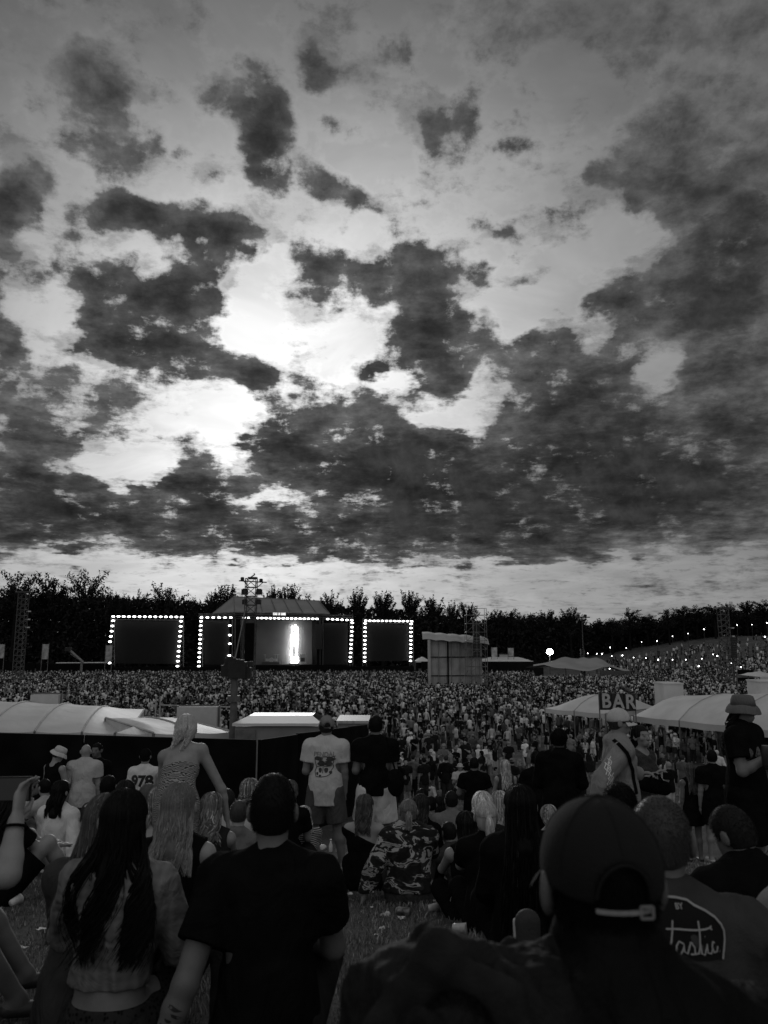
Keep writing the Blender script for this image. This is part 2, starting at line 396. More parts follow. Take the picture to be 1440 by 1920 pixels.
# ------------------------------------------------------------------ far wood and its trees
LINE = [(-400, 1108), (0, 1112), (190, 1116), (260, 1120), (340, 1124), (390, 1126), (500, 1124), (590, 1126), (640, 1134), (760, 1138), (850, 1150), (900, 1160),
        (960, 1149), (1010, 1154), (1060, 1152), (1110, 1165), (1140, 1160), (1200, 1152), (1240, 1156), (1270, 1143), (1320, 1138), (1440, 1134), (1800, 1135)]
LX = [a for a, b in LINE]; LYp = [b for a, b in LINE]
def ftop(px, Y): return at(px, float(np.interp(px, LX, LYp)), Y).z
def leafcards(P, size, rs, tone):
    """small pointed leaf sprays: two triangles at random tilt"""
    n = len(P); d1 = rs.normal(size=(n, 3)); d1 /= np.linalg.norm(d1, axis=1)[:, None]
    d2 = rs.normal(size=(n, 3)); d2 -= (d2 * d1).sum(1)[:, None] * d1; d2 /= np.linalg.norm(d2, axis=1)[:, None]
    s = size * rs.uniform(.5, 1.4, (n, 1))
    A = P - d1 * s; B = P + d2 * s * .45; C = P + d1 * s; D = P - d2 * s * .45
    V = np.stack([A, B, C, D], 1).reshape(-1, 3); F = np.arange(4 * n).reshape(n, 4)
    return V, F, np.repeat(tone, 4)
rs = np.random.default_rng(3)
PTS = []; TN = []
for px in np.arange(-380, 1800, 7):
    for row in range(3):
        Y = 226 + row * 9 + rs.uniform(-3, 3)
        if px > 1000: Y += (px - 1000) * .02
        p = at(px, 1200, Y); g = G(p.x, Y); top = ftop(px, 236) + rs.uniform(-.9, .3) - (2 - row) * .8
        m = int(300 * max(.5, (top - g) / 18)); r = rs.uniform(2.2, 3.4)
        # columns of leafy billows from ground to top
        for c in range(5):
            cz = g + (top - g - r * .5) * (c + .6) / 5; k = m // 5
            q_ = rs.normal(size=(k, 3)); q_ /= np.linalg.norm(q_, axis=1)[:, None]; q_ *= rs.uniform(.55, 1.0, (k, 1)) ** .5
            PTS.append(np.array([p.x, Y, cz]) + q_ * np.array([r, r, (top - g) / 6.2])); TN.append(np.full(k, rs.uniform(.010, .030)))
P = np.concatenate(PTS); T = np.concatenate(TN)
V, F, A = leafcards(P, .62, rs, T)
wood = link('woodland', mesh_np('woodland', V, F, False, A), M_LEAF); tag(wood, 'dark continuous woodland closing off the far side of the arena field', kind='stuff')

def tree_variant(kind, seed):
    """unit tree 10 m high: trunk with limbs, crown of sprays. kinds: fan (pollard with upswept rods), round, broad"""
    rs = np.random.default_rng(seed); m = MB()
    m.bar((0, 0, 0), (0, 0, 6.6), .22, 8, .12)
    P = []; HW = {'fan': 1.5, 'round': 1.7, 'broad': 2.0}[kind]
    nb = {'fan': 44, 'round': 40, 'broad': 46}[kind]
    for k in range(nb):
        a = rs.uniform(0, 2 * math.pi)
        if kind == 'fan': tilt = .78 * rs.random() ** .6; base = rs.uniform(5.6, 6.6); L_ = rs.uniform(2.5, 3.6) * (1 - .25 * tilt)
        elif kind == 'round': tilt = math.acos(rs.uniform(-.35, 1)); base = rs.uniform(4.6, 7.6); L_ = rs.uniform(1.3, 2.2)
        else: tilt = math.acos(rs.uniform(-.1, 1)); base = rs.uniform(5.0, 7.4); L_ = rs.uniform(1.5, 2.7)
        d = np.array([math.sin(tilt) * math.cos(a), math.sin(tilt) * math.sin(a), math.cos(tilt)]); s0 = np.array([0, 0, min(base, 6.6)]); q0 = np.array([0, 0, base])
        bend = np.array([0, 0, rs.uniform(-.1, .3)])
        prev = s0
        for j in range(1, 5):
            u = j / 4; q = q0 + d * L_ * u + bend * u * u
            m.bar(prev, q, .045 * (1.2 - u + .15), 4, .045 * (1.0 - u) + .01, cap=False); prev = q
        n = 60 if kind == 'fan' else 62
        u = rs.uniform(.2, 1.05, n) ** .7; c_ = rs.normal(0, .06 if kind == 'fan' else .16, 3)
        q = q0 + d * L_ * u[:, None] + bend * (u ** 2)[:, None] + rs.normal(0, .09 if kind == 'fan' else .17, (n, 3)) + c_
        P.append(q)
    if kind == 'fan':                                               # side shoots that clothe the stem below the fan
        for k in range(16):
            a = rs.uniform(0, 6.28); z0 = rs.uniform(3.6, 6.0); L_ = rs.uniform(.7, 1.5); u = rs.uniform(.1, 1, 50)
            P.append(np.stack([L_ * u * math.cos(a), L_ * u * math.sin(a), z0 + L_ * u * .9], -1) + rs.normal(0, .12, (50, 3)))
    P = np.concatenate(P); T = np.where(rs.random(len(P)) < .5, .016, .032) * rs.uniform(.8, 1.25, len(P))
    sc = 10 / P[:, 2].max()
    V, F, A = leafcards(P * sc, .13 if kind == 'fan' else .15, rs, T)
    tm = bpy.data.meshes.new('trunk'); tm.from_pydata([tuple(c * sc for c in v) for v in m.v], [], m.f)
    return tm, mesh_np('crown', V, F, False, A)
BARK = mat('bark', .012, .9, spec=.02)
TV = {k: [tree_variant(k, 20 + i + 10 * j) for i in range(4)] for j, k in enumerate(('fan', 'round', 'broad'))}
for k in TV:
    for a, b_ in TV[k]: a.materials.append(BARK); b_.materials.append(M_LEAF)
TREES = [(35, 1068, 36, 'broad'), (105, 1072, 34, 'broad'), (165, 1067, 31, 'broad'), (207, 1102, 16, 'round'), (262, 1104, 14, 'round'), (315, 1091, 27, 'broad'), (232, 1112, 14, 'round'),
         (360, 1117, 18, 'round'), (424, 1094, 24, 'fan'), (402, 1104, 16, 'fan'), (512, 1096, 20, 'fan'), (540, 1094, 20, 'fan'), (577, 1113, 20, 'round'), (620, 1106, 20, 'fan'), (672, 1100, 20, 'fan'),
         (718, 1108, 22, 'fan'), (770, 1106, 20, 'fan'), (812, 1114, 22, 'fan'), (848, 1125, 15, 'fan'), (876, 1128, 19, 'fan'), (928, 1143, 18, 'fan'), (952, 1140, 18, 'round'), (1000, 1148, 18, 'round'), (1024, 1143, 18, 'fan'),
         (1068, 1138, 17, 'fan'), (1086, 1149, 13, 'fan'), (1122, 1159, 18, 'fan'), (1146, 1157, 17, 'round'), (1178, 1139, 16, 'round'), (1212, 1151, 18, 'round'), (1252, 1141, 12, 'round'), (1280, 1134, 16, 'round'), (1304, 1134, 18, 'round'),
         (1338, 1133, 16, 'round'), (1368, 1128, 16, 'broad'), (1398, 1126, 14, 'fan'), (1432, 1124, 20, 'round')]
PLACE = ['behind the far left truss tower', 'second from the left end', 'third from the left and densest there', 'small, right of the three large left trees', 'small, above the left video screen', 'alone above the left screen',
         'low, above the left part of the left screen', 'low, left of the stage roof', 'left of the light mast', 'leftmost, above the gable', 'just right of the central light mast', 'above the middle of the stage roof',
         'low, above the right end of the stage roof', 'first fan right of the stage roof', 'second right of the stage roof', 'left above the right video screen', 'above the right video screen',
         'right of the right video screen', 'left behind the scaffold tower', 'behind the top of the scaffold tower', 'first right of the scaffold tower', 'second right of the scaffold tower', 'above the distant white marquee', 'above the bright floodlight', 'left of the thin mast',
         'just behind the top of the thin mast', 'right of the thin mast', 'in the dip before the taller round tree', 'round and prominent, above the foot of the right slope', 'low, right of the prominent round tree', 'small and narrow, above the lamps of the right slope', 'left of the pair on the right slope skyline', 'right of the pair on the right slope skyline',
         'left of the right tower', 'right of the right tower', 'between right tower and picture edge', 'at the right end of the skyline']
for i, (px, py, hw, kd) in enumerate(TREES):
    Y = 222 + (i % 3) * 2.5; p = at(px, py, Y); g = G(p.x, Y); h = p.z - g
    tr = TV[kd][i % 4]; o = empty('broadleaf_tree', (p.x, Y, g), random.uniform(0, 6.28))
    hs = h / 10; base_w = {'fan': 1.55, 'round': 1.6, 'broad': 1.9}[kd]; ws = (hw / FPX * Y) / base_w
    o.scale = (ws, ws, hs)
    look = {'fan': 'dark tree with upswept fan of branches', 'round': 'dark round crowned tree', 'broad': 'dark broad crowned tree with sky showing through'}[kd]
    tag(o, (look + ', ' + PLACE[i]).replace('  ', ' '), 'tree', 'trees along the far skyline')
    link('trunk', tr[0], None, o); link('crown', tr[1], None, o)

# ================================================================== stage
# the stage front runs slightly away from the camera towards the right
def SY(px): return 170 + (px - 200) / 570 * 27
def sp(px, py, back=0.0):
    Y = SY(px); p = at(px, py, Y)
    return Vector((p.x, p.y + back, p.z))
A0 = sp(200, 1200); A1 = sp(780, 1200); sdir = Vector((A1.x - A0.x, A1.y - A0.y, 0)).normalized(); srz = math.atan2(sdir.y, sdir.x)
SCREEN = mat('unlit_led_screen', .016, .7, .1, 2, spec=.04)
BLACKS = mat('black_stage_cloth', .006, .9, .2, 1, spec=.02)
def quadbox(m, p0, p1, p2, p3, depth):
    """thick panel: 4 front corners, given depth backwards"""
    n = Vector((-sdir.y, sdir.x, 0)) * depth
    vs = [p0, p1, p2, p3] + [p + n for p in (p0, p1, p2, p3)]
    m.add(vs, [(3, 2, 1, 0), (4, 5, 6, 7), (0, 1, 5, 4), (1, 2, 6, 5), (2, 3, 7, 6), (3, 0, 4, 7)])
def bulb(parent, p, r=.33):
    m = MB()
    m.lathe((0, 0, 0), [(.02, -r * .55), (r * .75, -r * .42), (r * 1.1, 0), (r * .7, r * .45), (.02, r * .58)], 10)
    o = m.build('lamp', LAMP, parent, True); o.location = p; return o
BULB = None
def bulbs(parent, pts):
    global BULB
    for p in pts:
        if BULB is None: BULB = bulb(parent, p)
        else:
            o = BULB.copy(); COL.objects.link(o); o.parent = parent; o.location = p
def lerpp(a, b, n): return [(a[0] + (b[0] - a[0]) * i / (n - 1), a[1] + (b[1] - a[1]) * i / (n - 1)) for i in range(n)]
def fr(p): return sp(p[0], p[1]) + Vector((sdir.y, -sdir.x, 0)) * .6
def screen(label, x0, x1, yt0, yt1, yb0, yb1, left, right, top, brace=None):
    o = empty('video_screen', (0, 0, 0), 0, label, 'video screen', 'video screens beside the stage')
    m = MB(); quadbox(m, sp(x0 + 9, yb0 - 2), sp(x1 - 9, yb1 - 2), sp(x1 - 9, yt1 + 8), sp(x0 + 9, yt0 + 8), .5); m.build('display', SCREEN, o)
    m = MB()
    for a, b_ in ((x0, x0 + 7), (x1 - 7, x1)):
        for q in (a, b_): m.bar(sp(q, 1250), sp(q, yt0 + 1 + (yt1 - yt0) * (q - x0) / (x1 - x0)), .14, 5)
        for k in range(12):
            y = 1250 - k * 8; m.bar(sp(a, y), sp(b_, y - 8), .07, 4)
    for dy in (0, 6): m.bar(sp(x0, yt0 + dy), sp(x1, yt1 + dy), .14, 5)
    m.build('truss_frame', BLACKM, o)
    for side in left, right, top:
        if side: bulbs(o, [fr(p) for p in side])
    return o
screen('large dark video screen framed with lamps at the left of the stage', 208, 344, 1156, 1157, 1246, 1247,
       lerpp((212, 1164), (206, 1203), 5) + lerpp((205, 1222), (205, 1243), 3), lerpp((339, 1165), (332, 1249), 10), lerpp((212, 1156), (340, 1157), 14))
screen('large dark video screen framed with lamps at the right of the stage', 680, 775, 1161, 1164, 1242, 1241,
       lerpp((683, 1169), (682, 1240), 10), lerpp((769, 1170), (768, 1239), 10), lerpp((684, 1164), (770, 1165), 12))
# the main stage
st = empty('concert_stage', (0, 0, 0), 0, 'large roofed concert stage with rows of lamps across its front', 'stage')
m = MB(); quadbox(m, sp(372, 1253), sp(662, 1249), sp(662, 1246), sp(372, 1249), 18); m.build('stage_floor', BLACKS, st)
m = MB(); quadbox(m, sp(200, 1262), sp(785, 1260), sp(785, 1249), sp(200, 1251), 2); m.build('stage_skirt', BLACKS, st)
m = MB(); quadbox(m, sp(445, 1250) + Vector((0, 6, 0)), sp(600, 1248) + Vector((0, 6, 0)), sp(600, 1160) + Vector((0, 6, 0)), sp(445, 1160) + Vector((0, 6, 0)), .3)
m.build('backdrop', mat('stage_backdrop', .13, .8, .15, .3, folds=.3, fscale=.4), st)
for xa, xb, yt in ((383, 430, 1163), (605, 652, 1168)):
    m = MB(); quadbox(m, sp(xa, 1246), sp(xb, 1246), sp(xb, yt), sp(xa, yt), .6); m.build('side_screen', SCREEN, st)
m = MB()
for x in (375, 436, 452, 600, 656):
    for k in range(2): m.bar(sp(x + k * 5, 1250), sp(x + k * 5, 1150), .16, 5)
for y in (1152, 1156, 1160): m.bar(sp(372, y - 1), sp(662, y + 2), .15, 5)
m.build('truss_frame', BLACKM, st)
for xa, xb in ((434, 450), (594, 607)):
    m = MB(); quadbox(m, sp(xa, 1249), sp(xb, 1249), sp(xb, 1157), sp(xa, 1157), 4); m.build('side_wing', BLACKS, st)
m = MB()
e0 = sp(440, 1148); e1 = sp(618, 1151); r0 = sp(424, 1119) + Vector((0, 9, 0)); r1 = sp(592, 1127) + Vector((0, 9, 0))
b0 = e0 + Vector((-4, 20, 0)); b1 = e1 + Vector((-2, 20, 0)); l0 = sp(385, 1148) + Vector((0, 8, 0))
r0.z = at(424, 1119, r0.y).z; r1.z = at(592, 1127, r1.y).z
nseg = 7; rows = []
for k in range(nseg + 1):
    a = e0.lerp(e1, k / nseg); c = r0.lerp(r1, k / nseg); d_ = b0.lerp(b1, k / nseg)
    rows.append([a, a.lerp(c, .5) + Vector((0, 0, -.18 if k % 2 else .05)), c, c.lerp(d_, .5), d_])
m.grid(rows)
m.grid([[e0, l0.lerp(e0, .5), l0], [r0, r0, r0]])
m.build('roof', mat('grey_roof_sheeting', .20, .6, .15, .25, folds=.5, fscale=.25), st)
m = MB()
for k in range(nseg + 1): m.bar(e0.lerp(e1, k / nseg) + Vector((0, 0, .12)), r0.lerp(r1, k / nseg) + Vector((0, 0, .12)), .12, 4)
m.bar(r0, r1, .15, 4); m.bar(e0, e1, .2, 4); m.bar(l0, e0, .15, 4); m.bar(l0, r0, .15, 4)
for k in range(5): m.bar(l0.lerp(e0, k / 4), l0.lerp(e0, k / 4) + Vector((0, 0, -1.6)), .1, 4)
m.build('roof_frame', STEEL, st)
m = MB(); quadbox(m, sp(440, 1155.5), sp(618, 1156.5), sp(618, 1151.5), sp(440, 1149.5), .3); m.build('fascia', BLACKS, st)
me = text_mesh('SOUND  ON  SUMMER', 1.35, .03, .04)
o = link('banner_lettering', me, emit('lit_lettering', 1.0, .8), st); pp = sp(523.5, 1151.5) + Vector((.1, -.4, -.0)); o.location = pp; o.rotation_euler = (R(90), 0, srz); o.scale = (.23, .62, 1)
bb = o.dimensions
bulbs(st, [fr(p) for p in lerpp((377, 1158), (432, 1158), 6) + lerpp((376, 1165), (372, 1249), 11) + lerpp((457, 1158.5), (466, 1158.5), 2) + lerpp((482, 1159), (593, 1160.5), 15)
           + lerpp((613, 1161), (658, 1163), 6) + lerpp((659, 1168), (655, 1240), 10) + [(430, 1173), (430, 1191), (430, 1207), (429, 1229)]])
# lit sign standing on the stage
ls = empty('light_sign', (0, 0, 0), 0, 'tall glowing column of upright light letters in the middle of the stage', 'sign')
def zp(zx, zy): return sp(480 + zx / 9.0, 1120 + zy / 9.0) + Vector((0, 5.0, 0))
m = MB()
for path, r in (([(572, 480), (570, 565)], .14), ([(568, 600), (562, 800), (550, 1000)], .17), ([(622, 455), (612, 660), (626, 760), (618, 830)], .15),
             ([(640, 520), (658, 490)], .16), ([(656, 505), (656, 720), (645, 1005)], .16), ([(630, 660), (650, 640)], .2), ([(630, 800), (650, 780)], .2),
             ([(548, 1108), (668, 1104), (672, 1065), (560, 1055), (556, 1030), (678, 1022)], .15)):
    for a, b_ in zip(path, path[1:]): m.bar(zp(*a), zp(*b_), r, 6)
m.build('tube_lettering', emit('tube_glow', 20.0), ls)
m = MB(); m.box(sp(547.5, 1247) + Vector((0, 5.0, 0)), (2.4, 1, .5)); m.bar(zp(600, 1120), zp(600, 470), .1, 4); m.build('stand', BLACKM, ls)
# drum kit and backline box on the stage
dk = empty('drum_kit', (0, 0, 0), 0, 'drum kit on a riser at the left of the stage backdrop', 'drum kit')
c = sp(504, 1244) + Vector((0, 4, 0)); m = MB(); m.box(c, (4.2, 1.6, .5)); m.build('riser', DARKS, dk)
m = MB()
for dx_, r in ((-1.1, .4), (0, .55), (1.0, .4), (.55, .3), (-.5, .3)):
    m.lathe((c.x + dx_, c.y, c.z + .7), [(r, -.3), (r, .3)], 12, M4=Matrix.Rotation(R(90), 3, 'X') if r > .5 else None)
m.build('drum', mat('drum_shell', .35, .3), dk)
m = MB()
for dx_ in (-1.5, 1.5, .9): m.lathe((c.x + dx_, c.y, c.z + 1.9), [(.45, 0), (.05, .06)], 12); m.bar((c.x + dx_, c.y, c.z), (c.x + dx_, c.y, c.z + 1.9), .04, 4)
m.build('cymbal', mat('brass', .4, .3, metal=.8), dk)
bx_ = empty('backline_cabinet', (0, 0, 0), 0, 'pale upright cabinet just right of the glowing column', 'cabinet')
m = MB(); c = sp(565, 1235) + Vector((0, 4, 0)); m.box(c, (1.3, .8, 2.1)); m.build('cabinet_body', mat('pale_cabinet', .35, .6), bx_)
m = MB(); m.box(c + Vector((0, -.42, -.3)), (.9, .05, .9)); m.build('grille', DARKS, bx_)
# line arrays
for px, lb in ((462, 'left'), (598, 'right')):
    o = empty('line_array', (0, 0, 0), 0, 'curved black hanging loudspeaker column at the %s front of the stage' % lb, 'loudspeaker', 'hanging loudspeaker columns')
    p = sp(px, 1172) + Vector((0, -1.2, 0))
    for k in range(12):
        m = MB(); m.box((p.x + .0, p.y + .02 * k * k * .3, p.z - k * .5), (1.5, .9, .46)); m.build('cabinet', BLACKM, o)

# camera crane arm, banners and platform left of the left screen
o = empty('camera_crane', (0, 0, 0), 0, 'pale angled crane arm above a platform left of the left screen', 'crane')
m = MB(); m.bar(at(130, 1219, 165), at(156, 1242, 165), .3, 4); m.bar(at(132, 1226, 165), at(156, 1243, 165), .1, 4)
for k in range(6): m.bar(at(130 + k * 4.5, 1219 + k * 4, 165), at(134 + k * 4.2, 1226 + k * 3, 165), .08, 4)
m.build('arm', STEEL, o); m = MB(); p = at(153, 1243, 165); m.bar((p.x, 165, 0), (p.x, 165, p.z + .4), .25, 6); m.build('post', STEEL, o)
m = MB(); p = at(128, 1217, 165); m.box(p, (1.2, .8, .8)); m.build('camera_head', BLACKM, o)
o = empty('side_platform', (0, 0, 0), 0, 'long black draped platform with a pale edge left of the left screen', 'platform')
m = MB(); a = at(68, 1245, 168); b_ = at(205, 1243, 168); m.box(((a.x + b_.x) / 2, 169, a.z / 2), (b_.x - a.x, 2, a.z)); m.build('drape', BLACKS, o)
m = MB(); m.bar(at(105, 1243.2, 166.8), at(204, 1242.4, 166.8), .12, 4); m.build('edge_rail', mat('pale_rail', .55, .5), o)
for px, y0, y1, Y, lb in ((84, 1208, 1236, 167, 'leftmost upright pale banner near the left truss tower'), (203, 1210, 1241, 166, 'upright pale banner against the left post of the left screen'),
                          (1, 1208, 1234, 166, 'pale banner cut by the left picture edge'), (927, 1214, 1232, 188, 'upright grey banner right of the scaffold tower'), (958, 1215, 1231, 188, 'upright grey banner above the distant white marquee')):
    o = empty('banner_flag', (0, 0, 0), 0, lb, 'banner', 'upright banners'); p = at(px, y1, Y); q_ = at(px, y0, Y); ww = 1.25
    m = MB(); m.box(((p.x), Y, (p.z + q_.z) / 2), (ww, .06, q_.z - p.z)); m.build('fabric', mat('banner_fabric', .30, .8, .5, 1.2), o)
    m = MB(); m.bar((p.x - ww / 2 - .06, Y, 0), (p.x - ww / 2 - .06, Y, q_.z + .1), .06, 5); m.bar((p.x + ww / 2 + .06, Y, 0), (p.x + ww / 2 + .06, Y, q_.z + .1), .06, 5); m.build('pole', STEEL, o)

# ------------------------------------------------------------------ lattice towers and masts
def lattice(m, base, h, wd, step, r=.07, top_w=None, d=None):
    d = d or wd; tw = top_w or wd
    n = max(2, int(h / step))
    cs = [(-1, -1), (1, -1), (1, 1), (-1, 1)]
    def pt(c, k):
        f = k / n; w_ = wd + (tw - wd) * f; return Vector((base[0] + c[0] * w_ / 2, base[1] + c[1] * w_ / 2 * d / wd, base[2] + h * f))
    for c in cs: m.bar(pt(c, 0), pt(c, n), r * 1.3, 5)
    for k in range(n):
        for i in range(4):
            a, b_ = cs[i], cs[(i + 1) % 4]
            m.bar(pt(a, k), pt(b_, k + 1), r, 4, cap=False); m.bar(pt(a, k + 1), pt(b_, k + 1), r, 4, cap=False)
def lamp_head(name, parent, p, s=.5, mt=BLACKM):
    m = MB(); m.box(p, (s * 1.2, s, s * 1.1)); m.box((p[0], p[1], p[2] + s * .62), (s * .8, s * .7, s * .12)); return m.build(name, mt, parent)
o = empty('light_mast', (0, 0, 0), 0, 'tall lattice light mast with four lamps on crossarms in front of the stage', 'light mast'); Y = 116
p = at(467, 1300, Y); tp = at(474, 1085, Y); base = Vector((tp.x - .2, Y, 0)); h = tp.z
m = MB(); lattice(m, base, h, 1.55, 1.25, .05); m.build('lattice_mast', DARKS, o)
m = MB(); m.bar(at(448, 1089, Y), at(500, 1092, Y), .09, 5); m.bar(at(457, 1090, Y), at(467, 1100, Y), .06, 4); m.bar(at(493, 1092, Y), at(482, 1102, Y), .06, 4)
m.box(at(474, 1083.5, Y), (1.3, 1.1, .2)); m.build('crossarm', DARKS, o)
for px, py, s in ((454.5, 1085.5, .4), (489.5, 1088.5, .4), (459, 1110, .75), (459, 1129, .6), (485, 1129, .6), (486, 1110, .7)): lamp_head('lamp', o, at(px, py, Y), s)
m = MB(); q_ = at(474, 1081, Y)
m.bar(q_ + Vector((-.3, 0, -.1)), q_ + Vector((.3, 0, .3)), .09, 5); m.bar(q_ + Vector((.3, 0, .3)), q_ + Vector((.15, 0, .5)), .07, 5); m.build('top_fitting', BLACKM, o)
m = MB(); m.bar((base.x - 1.4, Y - 4, at(460, 1240, Y).z), (base.x - .6, Y - .8, at(467, 1140, Y).z), .09, 6); m.build('stay_pole', STEEL, o)
m = MB(); m.box((base.x + .1, Y - .5, at(470, 1205, Y).z), (1.3, .9, 5.6)); m.build('speaker_stack', BLACKS, o)
o = empty('light_mast', (0, 0, 0), 0, 'short thick grey mast carrying a black cluster of loudspeakers above the white cabin', 'mast'); Y = 27
p = at(437, 1384, Y); q_ = at(440, 1262, Y)
m = MB(); m.bar((p.x, Y, G(p.x, Y)), (q_.x, Y, q_.z), .17, 10, .11); m.bar((p.x - .02, Y, p.z + 1.2), (p.x - .02, Y, p.z + 1.4), .22, 10); m.build('mast_pole', mat('grey_paint', .10, .6), o)
for px, py, s in ((431, 1242, .28), (446, 1256, .5), (427, 1258, .34), (460, 1262, .34), (443, 1247, .3), (470, 1245, .14)): lamp_head('speaker', o, at(px, py, Y), s)
m = MB(); m.bar(at(418, 1262, Y), at(472, 1262, Y), .04, 5); m.build('crossarm', STEEL, o)
for px, pyt, Y, wd, lb, head in ((45, 1112, 128, 1.25, 'slim lattice tower at the far left with small lamps down its side', 1), (1355, 1142, 125, 1.3, 'slim lattice tower before the right slope with a flat head', 1)):
    o = empty('truss_tower', (0, 0, 0), 0, lb, 'lattice tower', 'slim lattice towers'); tp = at(px, pyt, Y); bx = tp.x
    g = G(bx, Y); m = MB(); lattice(m, (bx, Y, g), tp.z - g, wd, .9, .05); m.build('lattice_mast', mat('weathered_steel', .09, .6, metal=.2), o)
    m = MB(); m.box((bx, Y, tp.z + .15), (2.2, 1.4, .25)); m.build('head_platform', DARKS, o)
    for k in range(5):
        m = MB(); m.box((bx + wd * 1.0, Y - .2, tp.z - 3 - k * 1.3), (.35, .3, .2)); m.bar((bx + wd / 2, Y, tp.z - 3 - k * 1.3), (bx + wd, Y - .1, tp.z - 3 - k * 1.3), .04, 4); m.build('lamp', mat('pale_lamp', .5) if k < 3 else BLACKM, o)
o = empty('black_speaker_column', (0, 0, 0), 0, 'black hanging loudspeaker column right of the right lattice tower', 'loudspeaker'); p = at(1374, 1200, 124)
for k in range(9):
    m = MB(); m.box((p.x, 124 + k * .03, at(1374, 1197, 124).z - k * .36), (.95, .7, .33)); m.build('cabinet', BLACKM, o)
m = MB(); m.bar((p.x, 124.4, G(p.x, 124.4)), (p.x, 124.4, at(1374, 1192, 124).z), .08, 5); m.build('pole', DARKS, o)
o = empty('thin_mast', (0, 0, 0), 0, 'thin dark mast with a short crossarm behind the peaked pale tent', 'mast'); Y = 168; p = at(1091, 1157, Y); g = G(p.x, Y)
m = MB(); m.bar((p.x, Y, g), p, .14, 6, .08); m.bar(at(1081, 1157.5, Y), at(1106, 1157.5, Y), .1, 4); lattice(m, (p.x - .2, Y, g), 6, .7, .8, .05); m.build('mast_pole', DARKS, o)
lamp_head('lamp', o, at(1084, 1155, Y), .5); lamp_head('lamp', o, at(1097, 1155, Y), .5)

# ------------------------------------------------------------------ mixing tower and scaffold tower
o = empty('mixing_tower', (0, 0, 0), 0, 'tall booth wrapped in pale sheeting with wavy awning roof amid the crowd', 'booth'); Y = 124
TARP = mat('scaffold_sheeting', .27, .7, .3, .5, folds=.9, fscale=.9)
def tp_(px, py, dy=0): return at(px, py, Y + dy)
bx0, bx1 = tp_(807, 1200).x, tp_(905, 1200).x; zt = tp_(850, 1199).z
split = tp_(838, 1200).x
def drape(m, xa, ya, xb, yb, z0, z1, n=24, amp=.1):
    P = []
    for j in range(7):
        z = z0 + (z1 - z0) * j / 6; P.append([(xa + (xb - xa) * i / n, ya + (yb - ya) * i / n + amp * math.sin(i * 1.9 + j * .5) * (1 - .5 * abs(math.cos(j))), z) for i in range(n + 1)])
    m.grid(P)
m = MB(); drape(m, bx0, Y, split, Y + .0, 0, zt); drape(m, split + .25, Y, bx1, Y + 1.2, 0, zt, 34); drape(m, bx1, Y + 1.2, bx1, Y + 8, 0, zt); drape(m, bx0, Y + 8, bx0, Y, 0, zt); drape(m, bx0, Y + 8, bx1, Y + 8, 0, zt)
w_ = m.build('sheeting', TARP, o, True)
m = MB()
for py in (1232, 1267):
    z = tp_(850, py).z; m.box(((bx0 + split) / 2, Y - .12, z), (split - bx0, .06, .14)); m.bar((split, Y - .12, z), (bx1, Y + 1.0, z), .07, 4)
m.box((split + .1, Y - .15, zt / 2), (.22, .12, zt)); m.build('dark_strap', BLACKS, o)
m = MB()
for px in (809, 822, 846, 862, 884, 900): x = tp_(px, 1200).x; m.bar((x, Y - .14 if px < 838 else Y + (x - split) * .2 - .15, 0), (x, Y - .14 if px < 838 else Y + (x - split) * .2 - .15, zt), .05, 5)
m.build('scaffold_pole', STEEL, o)
P = []
for j in range(5):
    P.append([(bx0 - 1.3 + (bx1 - bx0 + 2.2) * i / 40 + (.35 * j / 4), Y - 1.0 + 9 * j / 4, zt + .75 - .02 * i - .0 + (.14 * abs(math.sin(i * math.pi / 8))) - (0.75 if j == 0 else 0) * 1.0 + .12 * j) for i in range(41)])
m = MB(); m.grid(P); aw = m.build('awning_roof', mat('pale_awning', .34, .7, .2, .5, folds=.6, fscale=.9), o, True)
o = empty('scaffold_tower', (0, 0, 0), 0, 'open scaffold tower with a black loudspeaker column rising beside the wrapped booth', 'scaffold tower')
m = MB(); sx0, sx1 = tp_(871, 1200).x, tp_(908, 1200).x; ys_ = Y - 3.2
ztop = at(890, 1153, ys_).z; x3 = (sx0 + sx1) / 2
for x in (sx0, x3, sx1):
    for y in (ys_, ys_ + 2.4): m.bar((x, y, 0), (x, y, ztop + (1.0 if x > sx0 else 0)), .04, 5)
n = 9
for k in range(n + 1):
    z = ztop * k / n
    for y in (ys_, ys_ + 2.4): m.bar((sx0, y, z), (sx1, y, z), .035, 4)
    for x in (sx0, sx1): m.bar((x, ys_, z), (x, ys_ + 2.4, z), .035, 4)
    if k < n:
        m.bar((sx0, ys_, z), (x3, ys_, z + ztop / n), .03, 4); m.bar((sx1, ys_, z), (x3, ys_, z + ztop / n), .03, 4)
m.bar((x3, ys_, ztop + 1), (sx1, ys_, ztop + 1), .035, 4)
for s_ in (-1, 1): m.bar((x3 + s_ * 1.4, ys_, 3.4), (x3 + s_ * 4, ys_ - .5, 0), .045, 4)
m.build('scaffold_frame', STEEL, o)
m = MB()
for k in range(13): m.box((x3 + .1, ys_ + 1.2 + .02 * k, ztop - 1.2 - k * .42), (1.0, .8, .39))
m.build('speaker_column', BLACKM, o)

